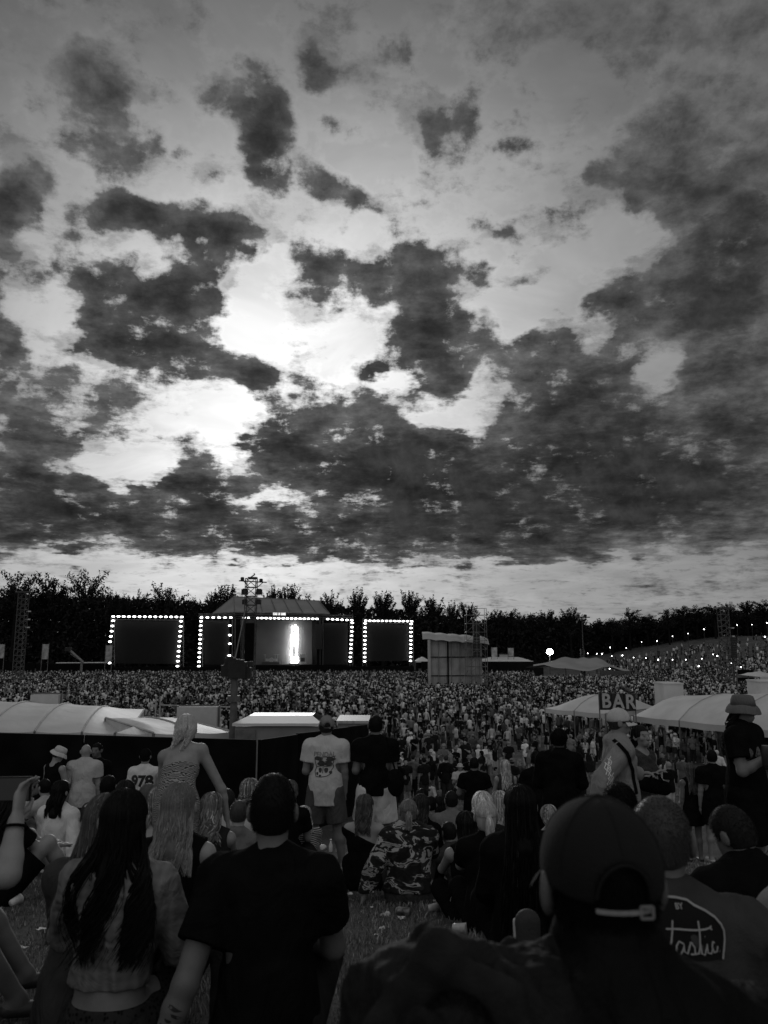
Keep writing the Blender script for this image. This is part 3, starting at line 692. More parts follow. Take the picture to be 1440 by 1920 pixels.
# ------------------------------------------------------------------ distant tents, fence, floodlight
def hip_tent(label, x0, x1, y_e, y_r, Y, D, name='marquee', side=2.2, parent=None, hip=.2, mt=WHITEPVC):
    """eave pixels y_e, ridge y_r"""
    a = at(x0, y_e, Y); b_ = at(x1, y_e, Y); ze = (a.z + b_.z) / 2; zr = at((x0 + x1) / 2, y_r, Y + D / 2).z
    o = empty(name, (0, 0, 0), 0, label, 'tent', 'white event tents')
    hx = (b_.x - a.x) * hip; m = MB(); n = 14
    P = []
    for j, f in enumerate((0, .25, .5, .75, 1)):
        h_ = 1 - abs(f - .5) * 2; row = []
        for i in range(n + 1):
            u = i / n; x = a.x + (b_.x - a.x) * u; lim = max(0, min(1, min(u, 1 - u) / max(hip, .001)))
            row.append((x, Y + D * f, ze + (zr - ze) * min(h_, lim) ** .85 - (.05 * math.sin(i * math.pi) ** 2)))
        P.append(row)
    m.grid(P); m.build('roof_sheet', mt, o, True)
    m = MB(); g = G((a.x + b_.x) / 2, Y)
    for y in (Y, Y + D):
        m.grid([[(a.x + (b_.x - a.x) * i / n, y, ze - .3) for i in range(n + 1)], [(a.x + (b_.x - a.x) * i / n, y, ze) for i in range(n + 1)]])
    m.build('valance', mt, o)
    for i in (0, n // 2, n):
        for y in (Y, Y + D): m = MB(); x = a.x + (b_.x - a.x) * i / n; m.bar((x, y, G(x, y)), (x, y, ze), .06, 5); m.build('leg', STEEL, o)
    return o
hip_tent('long low white marquee far beyond the scaffold tower', 903, 1000, 1239.5, 1232, 186, 10)
hip_tent('small peaked white tent between right screen and wrapped booth', 779, 806, 1239.5, 1231, 180, 6, hip=.48)
o = empty('site_cabin', (0, 0, 0), 0, 'small pale cabin on top of the line of the distant marquee', 'cabin'); p = at(944, 1229, 192)
m = MB(); m.box((p.x, 192, p.z / 2 + .2), (1.8, 2, p.z)); m.build('cabin_body', mat('pale_cabin', .4, .7), o); m = MB(); m.box((p.x, 192, p.z + .25), (2.0, 2.2, .12)); m.build('cabin_roof', STEEL, o)
def panel_fence(name, label, pts, mt, th=.08, panels=True, group=None, post=BLACKM):
    """pts: list of (px, py_top, Y)"""
    o = empty(name, (0, 0, 0), 0, label, 'fence', group)
    for (xa, ya, Ya), (xb, yb, Yb) in zip(pts, pts[1:]):
        A = at(xa, ya, Ya); B = at(xb, yb, Yb); d = Vector((B.x - A.x, B.y - A.y, 0)); n = max(1, int(d.length / 2.4)) if panels else 1
        nr = Vector((-d.y, d.x, 0)).normalized() * th / 2
        for k in range(n):
            a = A.lerp(B, k / n); b_ = A.lerp(B, (k + .985) / n); a.z += .015 * (k % 2)
            ga, gb = G(a.x, a.y) - .1, G(b_.x, b_.y) - .1
            m = MB(); vs = [Vector((a.x, a.y, ga)), Vector((b_.x, b_.y, gb)), Vector((b_.x, b_.y, b_.z)), Vector((a.x, a.y, a.z + .01 * (k % 3)))]
            m.add([v - nr for v in vs] + [v + nr for v in vs], [(0, 1, 2, 3), (7, 6, 5, 4), (3, 2, 6, 7), (0, 3, 7, 4), (1, 5, 6, 2)]); m.build('panel', mt, o)
            m = MB(); m.bar(Vector((a.x, a.y, ga)) + nr * 3, Vector((a.x, a.y, a.z - .05)) + nr * 3, .04, 5); m.build('post', post, o)
    return o
panel_fence('site_fence', 'long dark site fence below the distant white marquee', [(790, 1240.5, 178), (1022, 1240.5, 178)], BLACKS, panels=False)
panel_fence('site_fence', 'dark board fence at the far left behind the crowd', [(-60, 1236, 172), (68, 1244, 170)], BLACKS, panels=False)
panel_fence('pit_barrier', 'low pale barrier right of the peaked pale tent', [(1126, 1257, 150), (1182, 1258, 150)], mat('barrier_board', .07, .7), panels=False)
o = empty('stretch_tent', (0, 0, 0), 0, 'pale stretch tent with three peaks at the foot of the right slope', 'tent'); Y = 160
prof = [(1000, 1246), (1020, 1243), (1040, 1238), (1052, 1233), (1060, 1231.5), (1072, 1234), (1084, 1235), (1094, 1232), (1104, 1235), (1118, 1232.5), (1130, 1237), (1145, 1247), (1165, 1254), (1180, 1256)]
P = [[], [], [], [], []]
for i, (px, py) in enumerate(prof):
    tpz = at(px, py, Y); eb = 1243 + 14 * math.sin(min(1, max(0, (px - 1000) / 180)) * math.pi) ** 1.5 - 5 * math.cos((px - 1000) / 11.0) * .35
    lo = at(px, max(eb, py + 3), Y - 8)
    for j in range(5):
        f = j / 4
        P[j].append(lo.lerp(tpz, f) + Vector((0, 0, -.5 * math.sin(f * math.pi))) if j < 5 else tpz)
m = MB(); m.grid(P); m.grid([[p for p in P[4]], [Vector((p.x, p.y + 9, 2.2)) for p in P[4]]]); m.build('canopy', mat('stretch_canopy', .26, .7, .15, .3, folds=.5, fscale=.3), o, True)
m = MB()
for px in (1060, 1094, 1118): p = at(px, 1233, Y); m.bar((p.x, Y, 0), (p.x, Y, p.z), .09, 6)
m.build('pole', STEEL, o)
o = empty('floodlight', (0, 0, 0), 0, 'blazing floodlight on a pole left of the peaked pale tent', 'floodlight'); Y = 172; p = at(1030, 1222, Y)
m = MB(); m.bar((p.x, Y, 0), (p.x, Y, p.z - .3), .1, 6); m.build('pole', DARKS, o)
m = MB(); m.box(p, (.9, .5, .7)); m.build('housing', BLACKM, o)
m = MB(); m.lathe((p.x, p.y - .5, p.z), [(.05, -.62), (.55, -.42), (.68, 0), (.55, .42), (.05, .62)], 16); m.build('lamp_glass', emit('flood_glow', 60.0), o, True)
# lamps on posts along the right slope
LAMPS = [(1144, 1214, 200), (1174, 1215, 200), (1203, 1204, 200), (1232, 1202, 200), (1261, 1193, 202), (1290, 1188, 204), (1320, 1180, 206), (1382, 1172, 208), (1410, 1171, 208), (1438, 1168, 208),
         (1102, 1225, 185), (1119, 1226, 185), (1129, 1226, 186), (1147, 1230, 182), (1167, 1229, 180), (1188, 1233, 178), (1211, 1234, 175), (1234, 1237, 172), (1261, 1237, 170), (1286, 1237, 168), (1316, 1235, 164), (1337, 1227, 162), (1345, 1230, 162), (1371, 1243, 150), (1389, 1251, 140), (1434, 1194, 170), (1143, 1254, 150), (1310, 1249, 150)]
lp = None
ORD = ['first', 'second', 'third', 'fourth', 'fifth', 'sixth', 'seventh', 'eighth', 'ninth', 'tenth', 'eleventh', 'twelfth', 'thirteenth', 'fourteenth', 'fifteenth', 'sixteenth', 'seventeenth', 'eighteenth']
LAMPS = sorted(LAMPS[:10]) + sorted(LAMPS[10:])
for i, (px, py, Y) in enumerate(LAMPS):
    p = at(px, py, Y); g = G(p.x, p.y); hh = max(2.2, p.z - g)
    o = empty('festoon_lamp', (p.x, p.y, p.z - hh), 0, (('%s lamp from the left in the upper row before the wood on the right' % ORD[i]) if i < 10 else ('%s lamp from the left in the lower row among the slope crowd' % ORD[i - 10])),
              'lamp', 'lamps above the slope' if i < 10 else 'lamps among the slope crowd')
    m = MB(); m.bar((0, 0, 0), (0, 0, hh), .05, 5); m.build('post', DARKS, o)
    m = MB(); s = .11 if i % 3 else .15; m.lathe((0, 0, hh), [(.02, -s), (s * .9, -s * .3), (s * .7, s * .5), (.02, s)], 8); m.build('bulb', LAMP, o, True)

# ------------------------------------------------------------------ white tents on the left and the black hoarding in front of them
def marquee(label, xa, xb, Ya, Yb, ye_a, ye_b, yr_a, yr_b, D, hipL=.0, hipR=.25, bays=4, sag=.35, legs=True, valance=.35, name='marquee'):
    """tent whose front eave runs from pixel xa at depth Ya to xb at Yb; ridge D/2 behind; roof bulges like stretched PVC"""
    o = empty(name, (0, 0, 0), 0, label, 'tent', 'white marquees')
    A = at(xa, ye_a, Ya); B = at(xb, ye_b, Yb); d = Vector((B.x - A.x, B.y - A.y, 0)); nr = Vector((-d.y, d.x, 0)).normalized()
    if nr.y < 0: nr = -nr
    zr_a = at(xa, yr_a, Ya + D / 2).z; zr_b = at(xb, yr_b, Yb + D / 2).z
    n = bays * 6; P = []; ff = [0, .12, .25, .38, .5, .62, .75, .88, 1]
    for f in ff:
        row = []
        for i in range(n + 1):
            u = i / n; e = A.lerp(B, u); zr = zr_a + (zr_b - zr_a) * u
            prof_ = math.sin(f * math.pi) ** .8
            lim = 1.0
            if hipR and u > 1 - hipR: lim = math.sin((1 - u) / hipR * math.pi / 2)
            if hipL and u < hipL: lim = min(lim, math.sin(u / hipL * math.pi / 2))
            bay = abs(math.sin(u * bays * math.pi))
            z = e.z + (zr - e.z) * prof_ * lim - .06 * bay * math.sin(f * math.pi) - .05 * bay * (f < .01)
            p = e + nr * (D * f); row.append((p.x, p.y, z))
        P.append(row)
    m = MB(); m.grid(P); m.build('roof_sheet', WHITEPVC, o, True)
    for k in range(0, n + 1, 6):
        m = MB()
        for j in range(len(ff) - 1): m.bar(Vector(P[j][k]) + Vector((0, 0, .015)), Vector(P[j + 1][k]) + Vector((0, 0, .015)), .035, 4)
        m.build('roof_rib', mat('grey_seam', .36, .7), o)
    m = MB()
    for j in (0, -1): m.grid([[(x, y - .02, z - valance + .04 * abs(math.sin(i * 1.05))) for i, (x, y, z) in enumerate(P[j])], [(x, y - .02, z) for (x, y, z) in P[j]]])
    for k in (0, -1): m.grid([[(P[j][k][0], P[j][k][1], P[j][k][2] - valance) for j in range(len(ff))], [P[j][k] for j in range(len(ff))]])
    m.build('valance', WHITEPVC, o)
    if legs:
        for k in range(0, n + 1, 6):
            for j in (0, -1): m = MB(); x, y, z = P[j][k]; m.bar((x, y, G(x, y)), (x, y, z), .05, 6); m.build('leg', STEEL, o)
    return o
marquee('largest white marquee at the left with a rounded end and four bays', -120, 240, 27.5, 29, 1369, 1374, 1314, 1330, 10, 0, .35, 4)
marquee('middle white marquee, small and low, right of the largest one', 216, 290, 26.5, 26.5, 1374, 1375, 1352, 1353, 5, .2, .2, 1)
marquee('right hand low white marquee beside the grey mast', 288, 434, 26.0, 27.5, 1375, 1372, 1346, 1350, 6, .12, .25, 2)
for x0, x1, y0, y1, Y, lb in ((62, 112, 1302, 1330, 36, 'pale square board rising behind the largest white marquee'), (335, 408, 1325, 1362, 33, 'large pale board rising behind the standing bare backed woman')):
    o = empty('white_screen_board', (0, 0, 0), 0, lb, 'board', 'pale boards behind the tents'); a = at(x0, y0, Y); b_ = at(x1, y1, Y)
    m = MB(); m.box(((a.x + b_.x) / 2, Y, (a.z + b_.z) / 2), (b_.x - a.x, .5, a.z - b_.z)); m.build('board_face', mat('pale_board', .45, .6, .06), o)
    m = MB()
    for x in (a.x - .04, b_.x + .04): m.bar((x, Y, G(x, Y)), (x, Y, a.z + .05), .04, 5)
    m.bar((a.x, Y - .02, a.z + .04), (b_.x, Y - .02, a.z + .04), .035, 5); m.build('frame', STEEL, o)
o = empty('goal_frame', (0, 0, 0), 0, 'thin pale pipe frame standing in the crowd behind the left tents', 'pipe frame'); Y = 42
m = MB(); m.bar(at(301, 1322, Y), at(440, 1326, Y), .035, 5)
for px, py in ((301, 1305), (293, 1305), (413, 1325)): p = at(px, py, Y); m.bar((p.x, Y, G(p.x, Y)), p, .04, 5)
m.build('pipe', mat('pale_pipe', .35, .4), o)
for xa, xb, py, Y, lb in ((396, 436, 1305, 112, 'left'), (462, 500, 1306, 111, 'right')):
    o = empty('crowd_barrier', (0, 0, 0), 0, 'pale crowd barrier just %s of the foot of the light mast' % lb, 'barrier', 'crowd barriers')
    a = at(xa, py, Y); b_ = at(xb, py, Y); m = MB(); m.bar((a.x, Y, 1.5), (b_.x, Y, 1.5), .07, 5); m.bar((a.x, Y, .2), (b_.x, Y, .2), .05, 5)
    m.build('rail', mat('pale_pipe', .35, .4), o); m = MB()
    for k in range(8): x = a.x + (b_.x - a.x) * k / 7; m.bar((x, Y, 0), (x, Y, 1.5), .03, 4)
    m.build('upright', STEEL, o)
o = empty('site_office', (0, 0, 0), 0, 'long white portable cabin behind the corner of the black hoarding', 'cabin'); Y = 25
a = at(441, 1362, Y); b_ = at(600, 1362, Y); zt = (a.z + b_.z) / 2; g = G(a.x, Y); L_ = b_.x - a.x
WALLM = mat('cabin_wall', .20, .6, .1, 2)
m = MB(); m.box(((a.x + b_.x) / 2, Y + 1.2, (g + zt) / 2), (L_, 2.4, zt - g)); m.build('wall', WALLM, o)
m = MB(); n = 10
m.grid([[(a.x - .08 + (L_ + .16) * i / n, Y - .1, zt + .02) for i in range(n + 1)], [(a.x - .08 + (L_ + .16) * i / n, Y - .1, zt + .1) for i in range(n + 1)],
        [(a.x + .3 + (L_ - .6) * i / n, Y + .7, zt + .26 + .0 * i) for i in range(n + 1)], [(a.x + .3 + (L_ - .6) * i / n, Y + 1.8, zt + .26) for i in range(n + 1)], [(a.x - .08 + (L_ + .16) * i / n, Y + 2.5, zt) for i in range(n + 1)]])
m.build('roof', mat('white_roof', .6, .4, .05), o)
m = MB(); m.box((at(461, 1380, Y).x, Y - .02, zt - .55), (.62, .05, .9)); m.build('door', mat('cabin_door', .13, .6), o)
m = MB(); c = at(517, 1380, Y); m.box((c.x, Y - .02, zt - .62), (.72, .06, .5)); m.build('window_frame', DARKS, o)
m = MB(); m.box((c.x, Y - .055, zt - .64), (.62, .02, .42)); m.build('window_pane', mat('dim_glass', .12, .2), o)
o = empty('storage_container', (0, 0, 0), 0, 'small grey container just behind the black hoarding right of the capped man', 'container'); Y = 30; a = at(633, 1357, Y); b_ = at(690, 1357, Y)
m = MB(); m.box(((a.x + b_.x) / 2, Y + 1.2, a.z / 2 + 1), (b_.x - a.x, 2.2, a.z - 2)); m.build('container_wall', mat('container_paint', .16, .6), o)
m = MB(); m.box(((a.x + b_.x) / 2, Y + 1.2, a.z + .05), (b_.x - a.x + .1, 2.3, .1)); m.build('container_lid', mat('container_lid', .35, .5), o)
HOARD = mat('black_hoarding', .007, .8, .5, 1.5, spec=.03)
panel_fence('black_hoarding', 'long black hoarding across the left behind the standing men', [(-260, 1372, 18.2), (160, 1378, 18.1), (485, 1387, 18.0)], HOARD)
panel_fence('black_hoarding', 'black hoarding running away from its corner towards the crowd', [(487, 1387, 18.1), (690, 1358, 29)], HOARD)

# ------------------------------------------------------------------ the bar tents on the right
marquee('left hand white bar tent with hipped end, left of the BAR sign', 1022, 1135, 61, 57, 1328, 1338, 1298, 1300, 7.5, .35, .3, 2, valance=.35)
marquee('right hand long white bar tent, right of the BAR sign', 1188, 1640, 54, 38, 1342, 1388, 1299, 1286, 7.5, .04, 0, 4, valance=.4)
for px0, px1, py, Y, lb in ((1246, 1283, 1283, 57, 'pale square gable standing up behind the bar tents'), (1428, 1475, 1279, 54, 'pale gable behind the bar tents at the right picture edge')):
    o = empty('tent_gable', (0, 0, 0), 0, lb, 'tent', 'gables behind the bar tents'); a = at(px0, py, Y); b_ = at(px1, py, Y)
    m = MB(); m.box(((a.x + b_.x) / 2, Y + 1.2, (a.z + 2) / 2), (b_.x - a.x, 2.0, a.z - 2)); m.build('tent_wall', WHITEPVC, o)
    m = MB(); m.box(((a.x + b_.x) / 2, Y + 1.2, a.z + .03), (b_.x - a.x + .08, 2.1, .1)); m.build('tent_top', WHITEPVC, o)
hip_tent('small pale pointed tent at the right picture edge above the bar tents', 1424, 1470, 1269, 1258, 78, 5, hip=.48)
o = empty('bar_sign', (0, 0, 0), 0, 'large BAR sign with pale letters on dark panels between the white tents', 'sign'); Y = 52.5
a = at(1125, 1331, Y); b_ = at(1191, 1299, Y); cx, cz = (a.x + b_.x) / 2, (a.z + b_.z) / 2
m = MB()
for k in range(3): m.box((a.x + (b_.x - a.x) * (k + .5) / 3, Y, cz - .03 * k), ((b_.x - a.x) / 3 - .05, .12, b_.z - a.z))
m.build('board', mat('dark_sign_board', .022, .6), o)
for k, ch in enumerate('BAR'):
    me = text_mesh(ch, 1.35, .04, .035); q_ = link('letter', me, mat('pale_letter', .40, .5, .15, 3), o)
    q_.location = (a.x + (b_.x - a.x) * (k + .5) / 3, Y - .13, cz - .03 * k); q_.rotation_euler = (R(90), 0, 0); q_.scale = (.82, .95, 1)
m = MB()
for k in range(4): x = a.x + (b_.x - a.x) * k / 3; m.bar((x, Y + .1, G(x, Y)), (x, Y + .1, b_.z), .05, 6)
m.build('support_post', STEEL, o)
o = empty('waste_screen', (0, 0, 0), 0, 'dark square panel on the right slope below the lamps', 'panel'); p = at(1398, 1266, 118); m = MB(); m.box((p.x, 118, p.z), (2.2, .3, 1.6)); m.build('panel_face', BLACKS, o)

for s_ in (-1, 1): m = MB(); m.bar((p.x + s_ * 1.0, 118, G(p.x, 118)), (p.x + s_ * 1.0, 118, p.z), .06, 5); m.build('leg', DARKS, o)

# ================================================================== implicit modelling: smooth bodies and clothes
def v3(*a): return np.array(a, float)
def nrm(v): v = np.asarray(v, float); return v / max(1e-9, np.linalg.norm(v))
def seg(a, b, ra, rb=None, flat=1.0, n=(0, 1, 0), k=.03, op='u'):
    return ('s', v3(*a), v3(*b), ra, ra if rb is None else rb, flat, nrm(n), k, op)
def ell(c, r, Rm=None, k=.02, op='u'):
    return ('e', v3(*c), v3(*r), Rm if Rm is not None else np.eye(3), k, op)
def pbox(p):
    if p[0] == 's': m = max(p[3], p[4]); return np.minimum(p[1], p[2]) - m, np.maximum(p[1], p[2]) + m
    m = p[2].max(); return p[1] - m, p[1] + m
def pdist(p, P):
    if p[0] == 's':
        _, a, b, ra, rb, fl, n, k, op = p
        pa = P - a; ba = b - a; L2 = max(1e-9, ba @ ba); t = np.clip(pa @ ba / L2, 0, 1)
        off = pa - t[..., None] * ba; r = ra + (rb - ra) * t; d0 = np.sqrt((off ** 2).sum(-1)) + 1e-9
        if fl != 1.0:
            o2 = off + (off @ n)[..., None] * n * (1 / fl - 1); d1 = np.sqrt((o2 ** 2).sum(-1)) + 1e-9
            return (d1 - r) * d0 / d1
        return d0 - r
    _, c, r, Rm, k, op = p
    q = (P - c) @ Rm; k0 = np.sqrt(((q / r) ** 2).sum(-1)) + 1e-9; k1 = np.sqrt(((q / (r * r)) ** 2).sum(-1)) + 1e-9
    return k0 * (k0 - 1) / k1
def wob(P, f, seed=0):
    """cheap smooth 3-D noise, about -1..1"""
    r = np.random.default_rng(seed); s = 0
    for i in range(5):
        d = r.normal(size=3); d /= np.linalg.norm(d); fi = f * (1 + .55 * i)
        s = s + np.sin(P @ d * fi + r.uniform(0, 6.28) + 1.3 * np.sin(P @ np.roll(d, 1) * fi * .7 + i)) / (1 + .5 * i)
    return s / 2.2
def folds_fn(amp, f=22, seed=0):
    def g(P, V):
        a = wob(P, f * .5, seed); b = 1 - np.abs(wob(P * np.array([1, 1, .6]), f, seed + 5)) * 1.6
        return V - amp * (.8 * a + np.clip(b, -1, 1))
    return g
def surface(prims, h, mods=(), clips=(), pad=None):
    """prims -> closed mesh arrays. clips: list of functions P -> value, kept where negative; mods: f(P, V) -> V"""
    U = [p for p in prims if p[-1] == 'u']
    lo = np.min([pbox(p)[0] for p in U], 0) - 2.5 * h - .01; hi = np.max([pbox(p)[1] for p in U], 0) + 2.5 * h + .01
    n = np.ceil((hi - lo) / h).astype(int) + 1
    ax = [lo[i] + h * np.arange(n[i]) for i in range(3)]
    V = np.full(n, .3, np.float64)
    for p in prims:
        a, b = pbox(p); k = p[-2]; mg = k + 2.5 * h
        i0 = np.maximum(0, np.floor((a - mg - lo) / h).astype(int)); i1 = np.minimum(n, np.ceil((b + mg - lo) / h).astype(int) + 1)
        if (i1 <= i0).any(): continue
        sl = tuple(slice(i0[i], i1[i]) for i in range(3))
        X = np.stack(np.meshgrid(*[ax[i][sl[i]] for i in range(3)], indexing='ij'), -1)
        d = pdist(p, X); v = V[sl]
        if p[-1] == 'u':
            hh = np.clip(.5 + .5 * (v - d) / k, 0, 1); V[sl] = v + (d - v) * hh - k * hh * (1 - hh)
        else:
            hh = np.clip(.5 - .5 * (v + d) / k, 0, 1); V[sl] = v + (-d - v) * hh + k * hh * (1 - hh)
    if mods or clips:
        X = np.stack(np.meshgrid(*ax, indexing='ij'), -1)
        near = np.abs(V) < .06
        for f in mods:
            V[near] = f(X[near], V[near])
        for c in clips: V = np.maximum(V, c(X))
    V[0] = V[-1] = .1; V[:, 0] = V[:, -1] = .1; V[:, :, 0] = V[:, :, -1] = .1
    return nets(V, lo, h)
def nets(V, lo, h):
    ins = V < 0; sh = np.array(V.shape) - 1
    acc = np.zeros((*sh, 3)); cnt = np.zeros(sh)
    def sub(A, o): return A[o[0]:o[0] + sh[0], o[1]:o[1] + sh[1], o[2]:o[2] + sh[2]]
    for a in range(3):
        o1, o2 = [(1, 2), (0, 2), (0, 1)][a]
        for i in (0, 1):
            for j in (0, 1):
                s = [0, 0, 0]; s[o1] = i; s[o2] = j; e = list(s); e[a] = 1
                A = sub(V, s); B = sub(V, e); cr = (A < 0) != (B < 0)
                t = np.where(cr, A / np.where(cr, A - B, 1), 0)
                for d in range(3): acc[..., d] += np.where(cr, (t if d == a else s[d]), 0)
                cnt += cr
    act = cnt > 0; idx = np.full(sh, -1); idx[act] = np.arange(act.sum())
    base = np.stack(np.nonzero(act), -1)
    VV = (acc[act] / cnt[act][:, None] + base) * h + lo
    Fs = []
    for a in range(3):
        o1, o2 = [(1, 2), (2, 0), (0, 1)][a]
        s0 = [slice(1, -1)] * 3; s1 = [slice(1, -1)] * 3; s0[a] = slice(0, -1); s1[a] = slice(1, None)
        A = ins[tuple(s0)]; B = ins[tuple(s1)]; ch = A != B
        c = np.stack(np.nonzero(ch), -1); off = np.ones(3, int); off[a] = 0; c = c + off
        def id_(d1, d2):
            q = c.copy(); q[:, o1] += d1; q[:, o2] += d2; return idx[q[:, 0], q[:, 1], q[:, 2]]
        f = np.stack([id_(-1, -1), id_(0, -1), id_(0, 0), id_(-1, 0)], -1)
        fl = ~A[ch]; f[fl] = f[fl][:, ::-1]; Fs.append(f)
    F = np.concatenate(Fs); F = F[(F >= 0).all(1)]
    return VV, F
def smesh(name, prims, h, mt, parent=None, mods=(), clips=()):
    V, F = surface(prims, h, mods, clips)
    if len(F) == 0: return None
    return link(name, mesh_np(name, V, F), mt, parent)

# ------------------------------------------------------------------ skeletons (metres, person facing +Y, seat or feet at z = 0)
def rotm(ax, a):
    return np.array(Matrix.Rotation(a, 3, ax))
LEGS = {'stand': [((.10, .02, .50), (.11, .0, .08)), ((.10, .02, .50), (.11, .0, .08))],
        'wide': [((.15, .03, .50), (.21, .0, .08)), ((.15, .03, .50), (.21, .0, .08))],
        'walk': [((.10, .16, .52), (.10, .10, .10)), ((.09, -.02, .50), (.10, -.28, .14))],
        'knees': [((.17, .36, .46), (.15, .60, .09)), ((.17, .36, .46), (.15, .60, .09))],
        'cross': [((.19, .34, .24), (.03, .50, .08)), ((.19, .34, .24), (-.03, .42, .08))],
        'out': [((.16, .48, .22), (.20, .88, .08)), ((.16, .48, .22), (.20, .88, .08))],
        'side': [((.40, .20, .14), (.62, -.06, .08)), ((.20, .40, .18), (.60, .22, .08))]}
ARMS = {'hang': ((.10, .02, -1), (.02, .16, -1)), 'bent': ((.16, -.06, -1), (-.32, .85, .1)), 'fold': ((.30, .10, -1), (-.9, .75, .25)),
        'hold': ((.22, .25, -1), (-.45, .8, .55)), 'knees': ((.12, .85, -.75), (-.30, .80, -.10)), 'lap': ((.16, .35, -1), (-.45, .85, -.15)), 'pocket': ((.35, -.15, -1), (-.25, .45, -.85)),
        'prop': ((.42, -.40, -1), (.30, -.42, -1)), 'up': ((.75, .15, .75), (.05, .2, 1)), 'face': ((.35, .7, -.6), (-.35, .3, 1)), 'phone': ((.25, .75, -.45), (-.15, .55, .85)), 'out': ((.9, .35, -.35), (.7, .5, .1))}
def skel(pose='stand', sex='m', lean=0., slouch=0., roll=0., arms=('hang', 'hang'), head=(0, 0, 0), legs=None, bulk=1.0, twist=0.):
    """lean, slouch, roll, head (yaw, pitch down, tilt) in degrees"""
    j = {}; sit = pose not in ('stand', 'wide', 'walk')
    legs = legs or pose
    p0 = v3(0, 0, .115 if sit else .93)
    f1 = rotm('Y', R(roll)) @ rotm('X', -R(lean)); f2 = rotm('Y', R(roll * 1.3)) @ rotm('X', -R(lean + slouch)); tw = rotm('Z', R(twist)); f2 = tw @ f2
    u1 = f1 @ v3(0, 0, 1); u2 = f2 @ v3(0, 0, 1); fw = f2 @ v3(0, 1, 0); rt = f2 @ v3(1, 0, 0)
    j['p0'] = p0; j['waist'] = p0 + .15 * u1; j['chest'] = j['waist'] + .22 * u2; j['top'] = j['chest'] + .13 * u2
    j['neck'] = j['chest'] + .20 * u2 - .01 * fw; j['fw'] = fw; j['rt'] = rt; j['u1'] = u1; j['u2'] = u2; j['fw1'] = f1 @ v3(0, 1, 0)
    H = rotm('Z', R(head[0])) @ rotm('Y', R(head[2])) @ rotm('X', -R(head[1]))
    nu = nrm(u2 * .6 + (H @ v3(0, 0, 1)) * .6 + v3(0, .15, .3))
    j['hc'] = j['neck'] + nu * (.165 if sex == 'm' else .155) + .015 * (H @ v3(0, 1, 0)); j['H'] = H
    sw = (.185 if sex == 'm' else .155) * (bulk ** .7)
    for s, i in ((-1, 0), (1, 1)):
        sh = j['chest'] + .125 * u2 + rt * s * sw; j['sh', i] = sh
        A = arms[i]
        if not isinstance(A, str): el_, wr_ = v3(*A[0]), v3(*A[1])            # explicit points
        else:
            A = ARMS[A]; m_ = lambda d: nrm(tw @ v3(s * d[0], d[1], d[2]))
            el_ = sh + m_(A[0]) * (.285 if sex == 'm' else .265); wr_ = el_ + m_(A[1]) * (.255 if sex == 'm' else .235)
        j['el', i] = el_; j['wr', i] = wr_
        hp = p0 + v3(s * .09, 0, -.02); j['hip', i] = hp
        K, An = LEGS[legs][i]; j['kn', i] = v3(s * K[0], K[1], K[2]); j['an', i] = v3(s * An[0], An[1], An[2])
    j['sit'] = sit; j['sex'] = sex; j['bulk'] = bulk
    return j
def torso(j, e=0., top=True, hips=True):
    b = j['bulk']; f = j['sex'] == 'f'; o = []
    fw = j['fw']; fw1 = j['fw1']
    wz = .118 if f else .135; cz = .135 if f else .158; hz = .155 if f else .15
    lowf = j['p0'] + j['u1'] * .02
    if hips: o.append(seg(j['p0'] + j['rt'] * -.045 * b, j['p0'] + j['rt'] * .045 * b, .115 * b + e, None, .95, fw1, .06))
    o += [seg(lowf, j['waist'], hz * b * .92 + e, wz * b + e, .74 + .1 * (b - 1), fw1, .05), seg(j['waist'], j['chest'], wz * b + e, cz * b + e, .70, fw, .05),
          seg(j['chest'], j['chest'] + j['u2'] * .085, cz * b + e, (.12 if f else .15) * b + e, .66, fw, .05)]
    if top:
        for i in (0, 1):
            s = (-1, 1)[i]
            o.append(seg(j['chest'] + j['u2'] * .11 - j['rt'] * s * -.04, j['sh', i], .066 + e, .056 * (b ** .3) + e, 1, fw, .05))
            o.append(seg(j['neck'] + j['u2'] * -.005, j['sh', i] * .62 + j['neck'] * .38 - j['u2'] * .012, .05 + e * .8, .045 + e, 1, fw, .05))
    if f and top:
        for s in (-1, 1): o.append(ell(j['chest'] + j['rt'] * s * .068 + fw * .075 - j['u2'] * .0, (.062 + e * .6,) * 3, None, .04))
    return o
def arm(j, i, e=0., frac=1.0, fore=1.0, r=None):
    b = j['bulk'] ** .6; f = .84 if j['sex'] == 'f' else 1.0; sh, el_, wr = j['sh', i], j['el', i], j['wr', i]
    r1, r2, r3 = .056 * b * f + e, .044 * b * f + e, .030 * f + e
    if frac < 1: 
        q = sh + (el_ - sh) * frac; return [seg(sh, q, r1, r1 + (r2 - r1) * frac + .004, k=.03)]
    o = [seg(sh, el_, r1, r2, k=.03)]; q = el_ + (wr - el_) * fore
    o.append(seg(el_, el_ + (wr - el_) * .3, r2, (.043 * b * f + e), k=.02)); o.append(seg(el_ + (wr - el_) * .3, q, .043 * b * f + e, r3 + (1 - fore) * .01, k=.02))
    return o
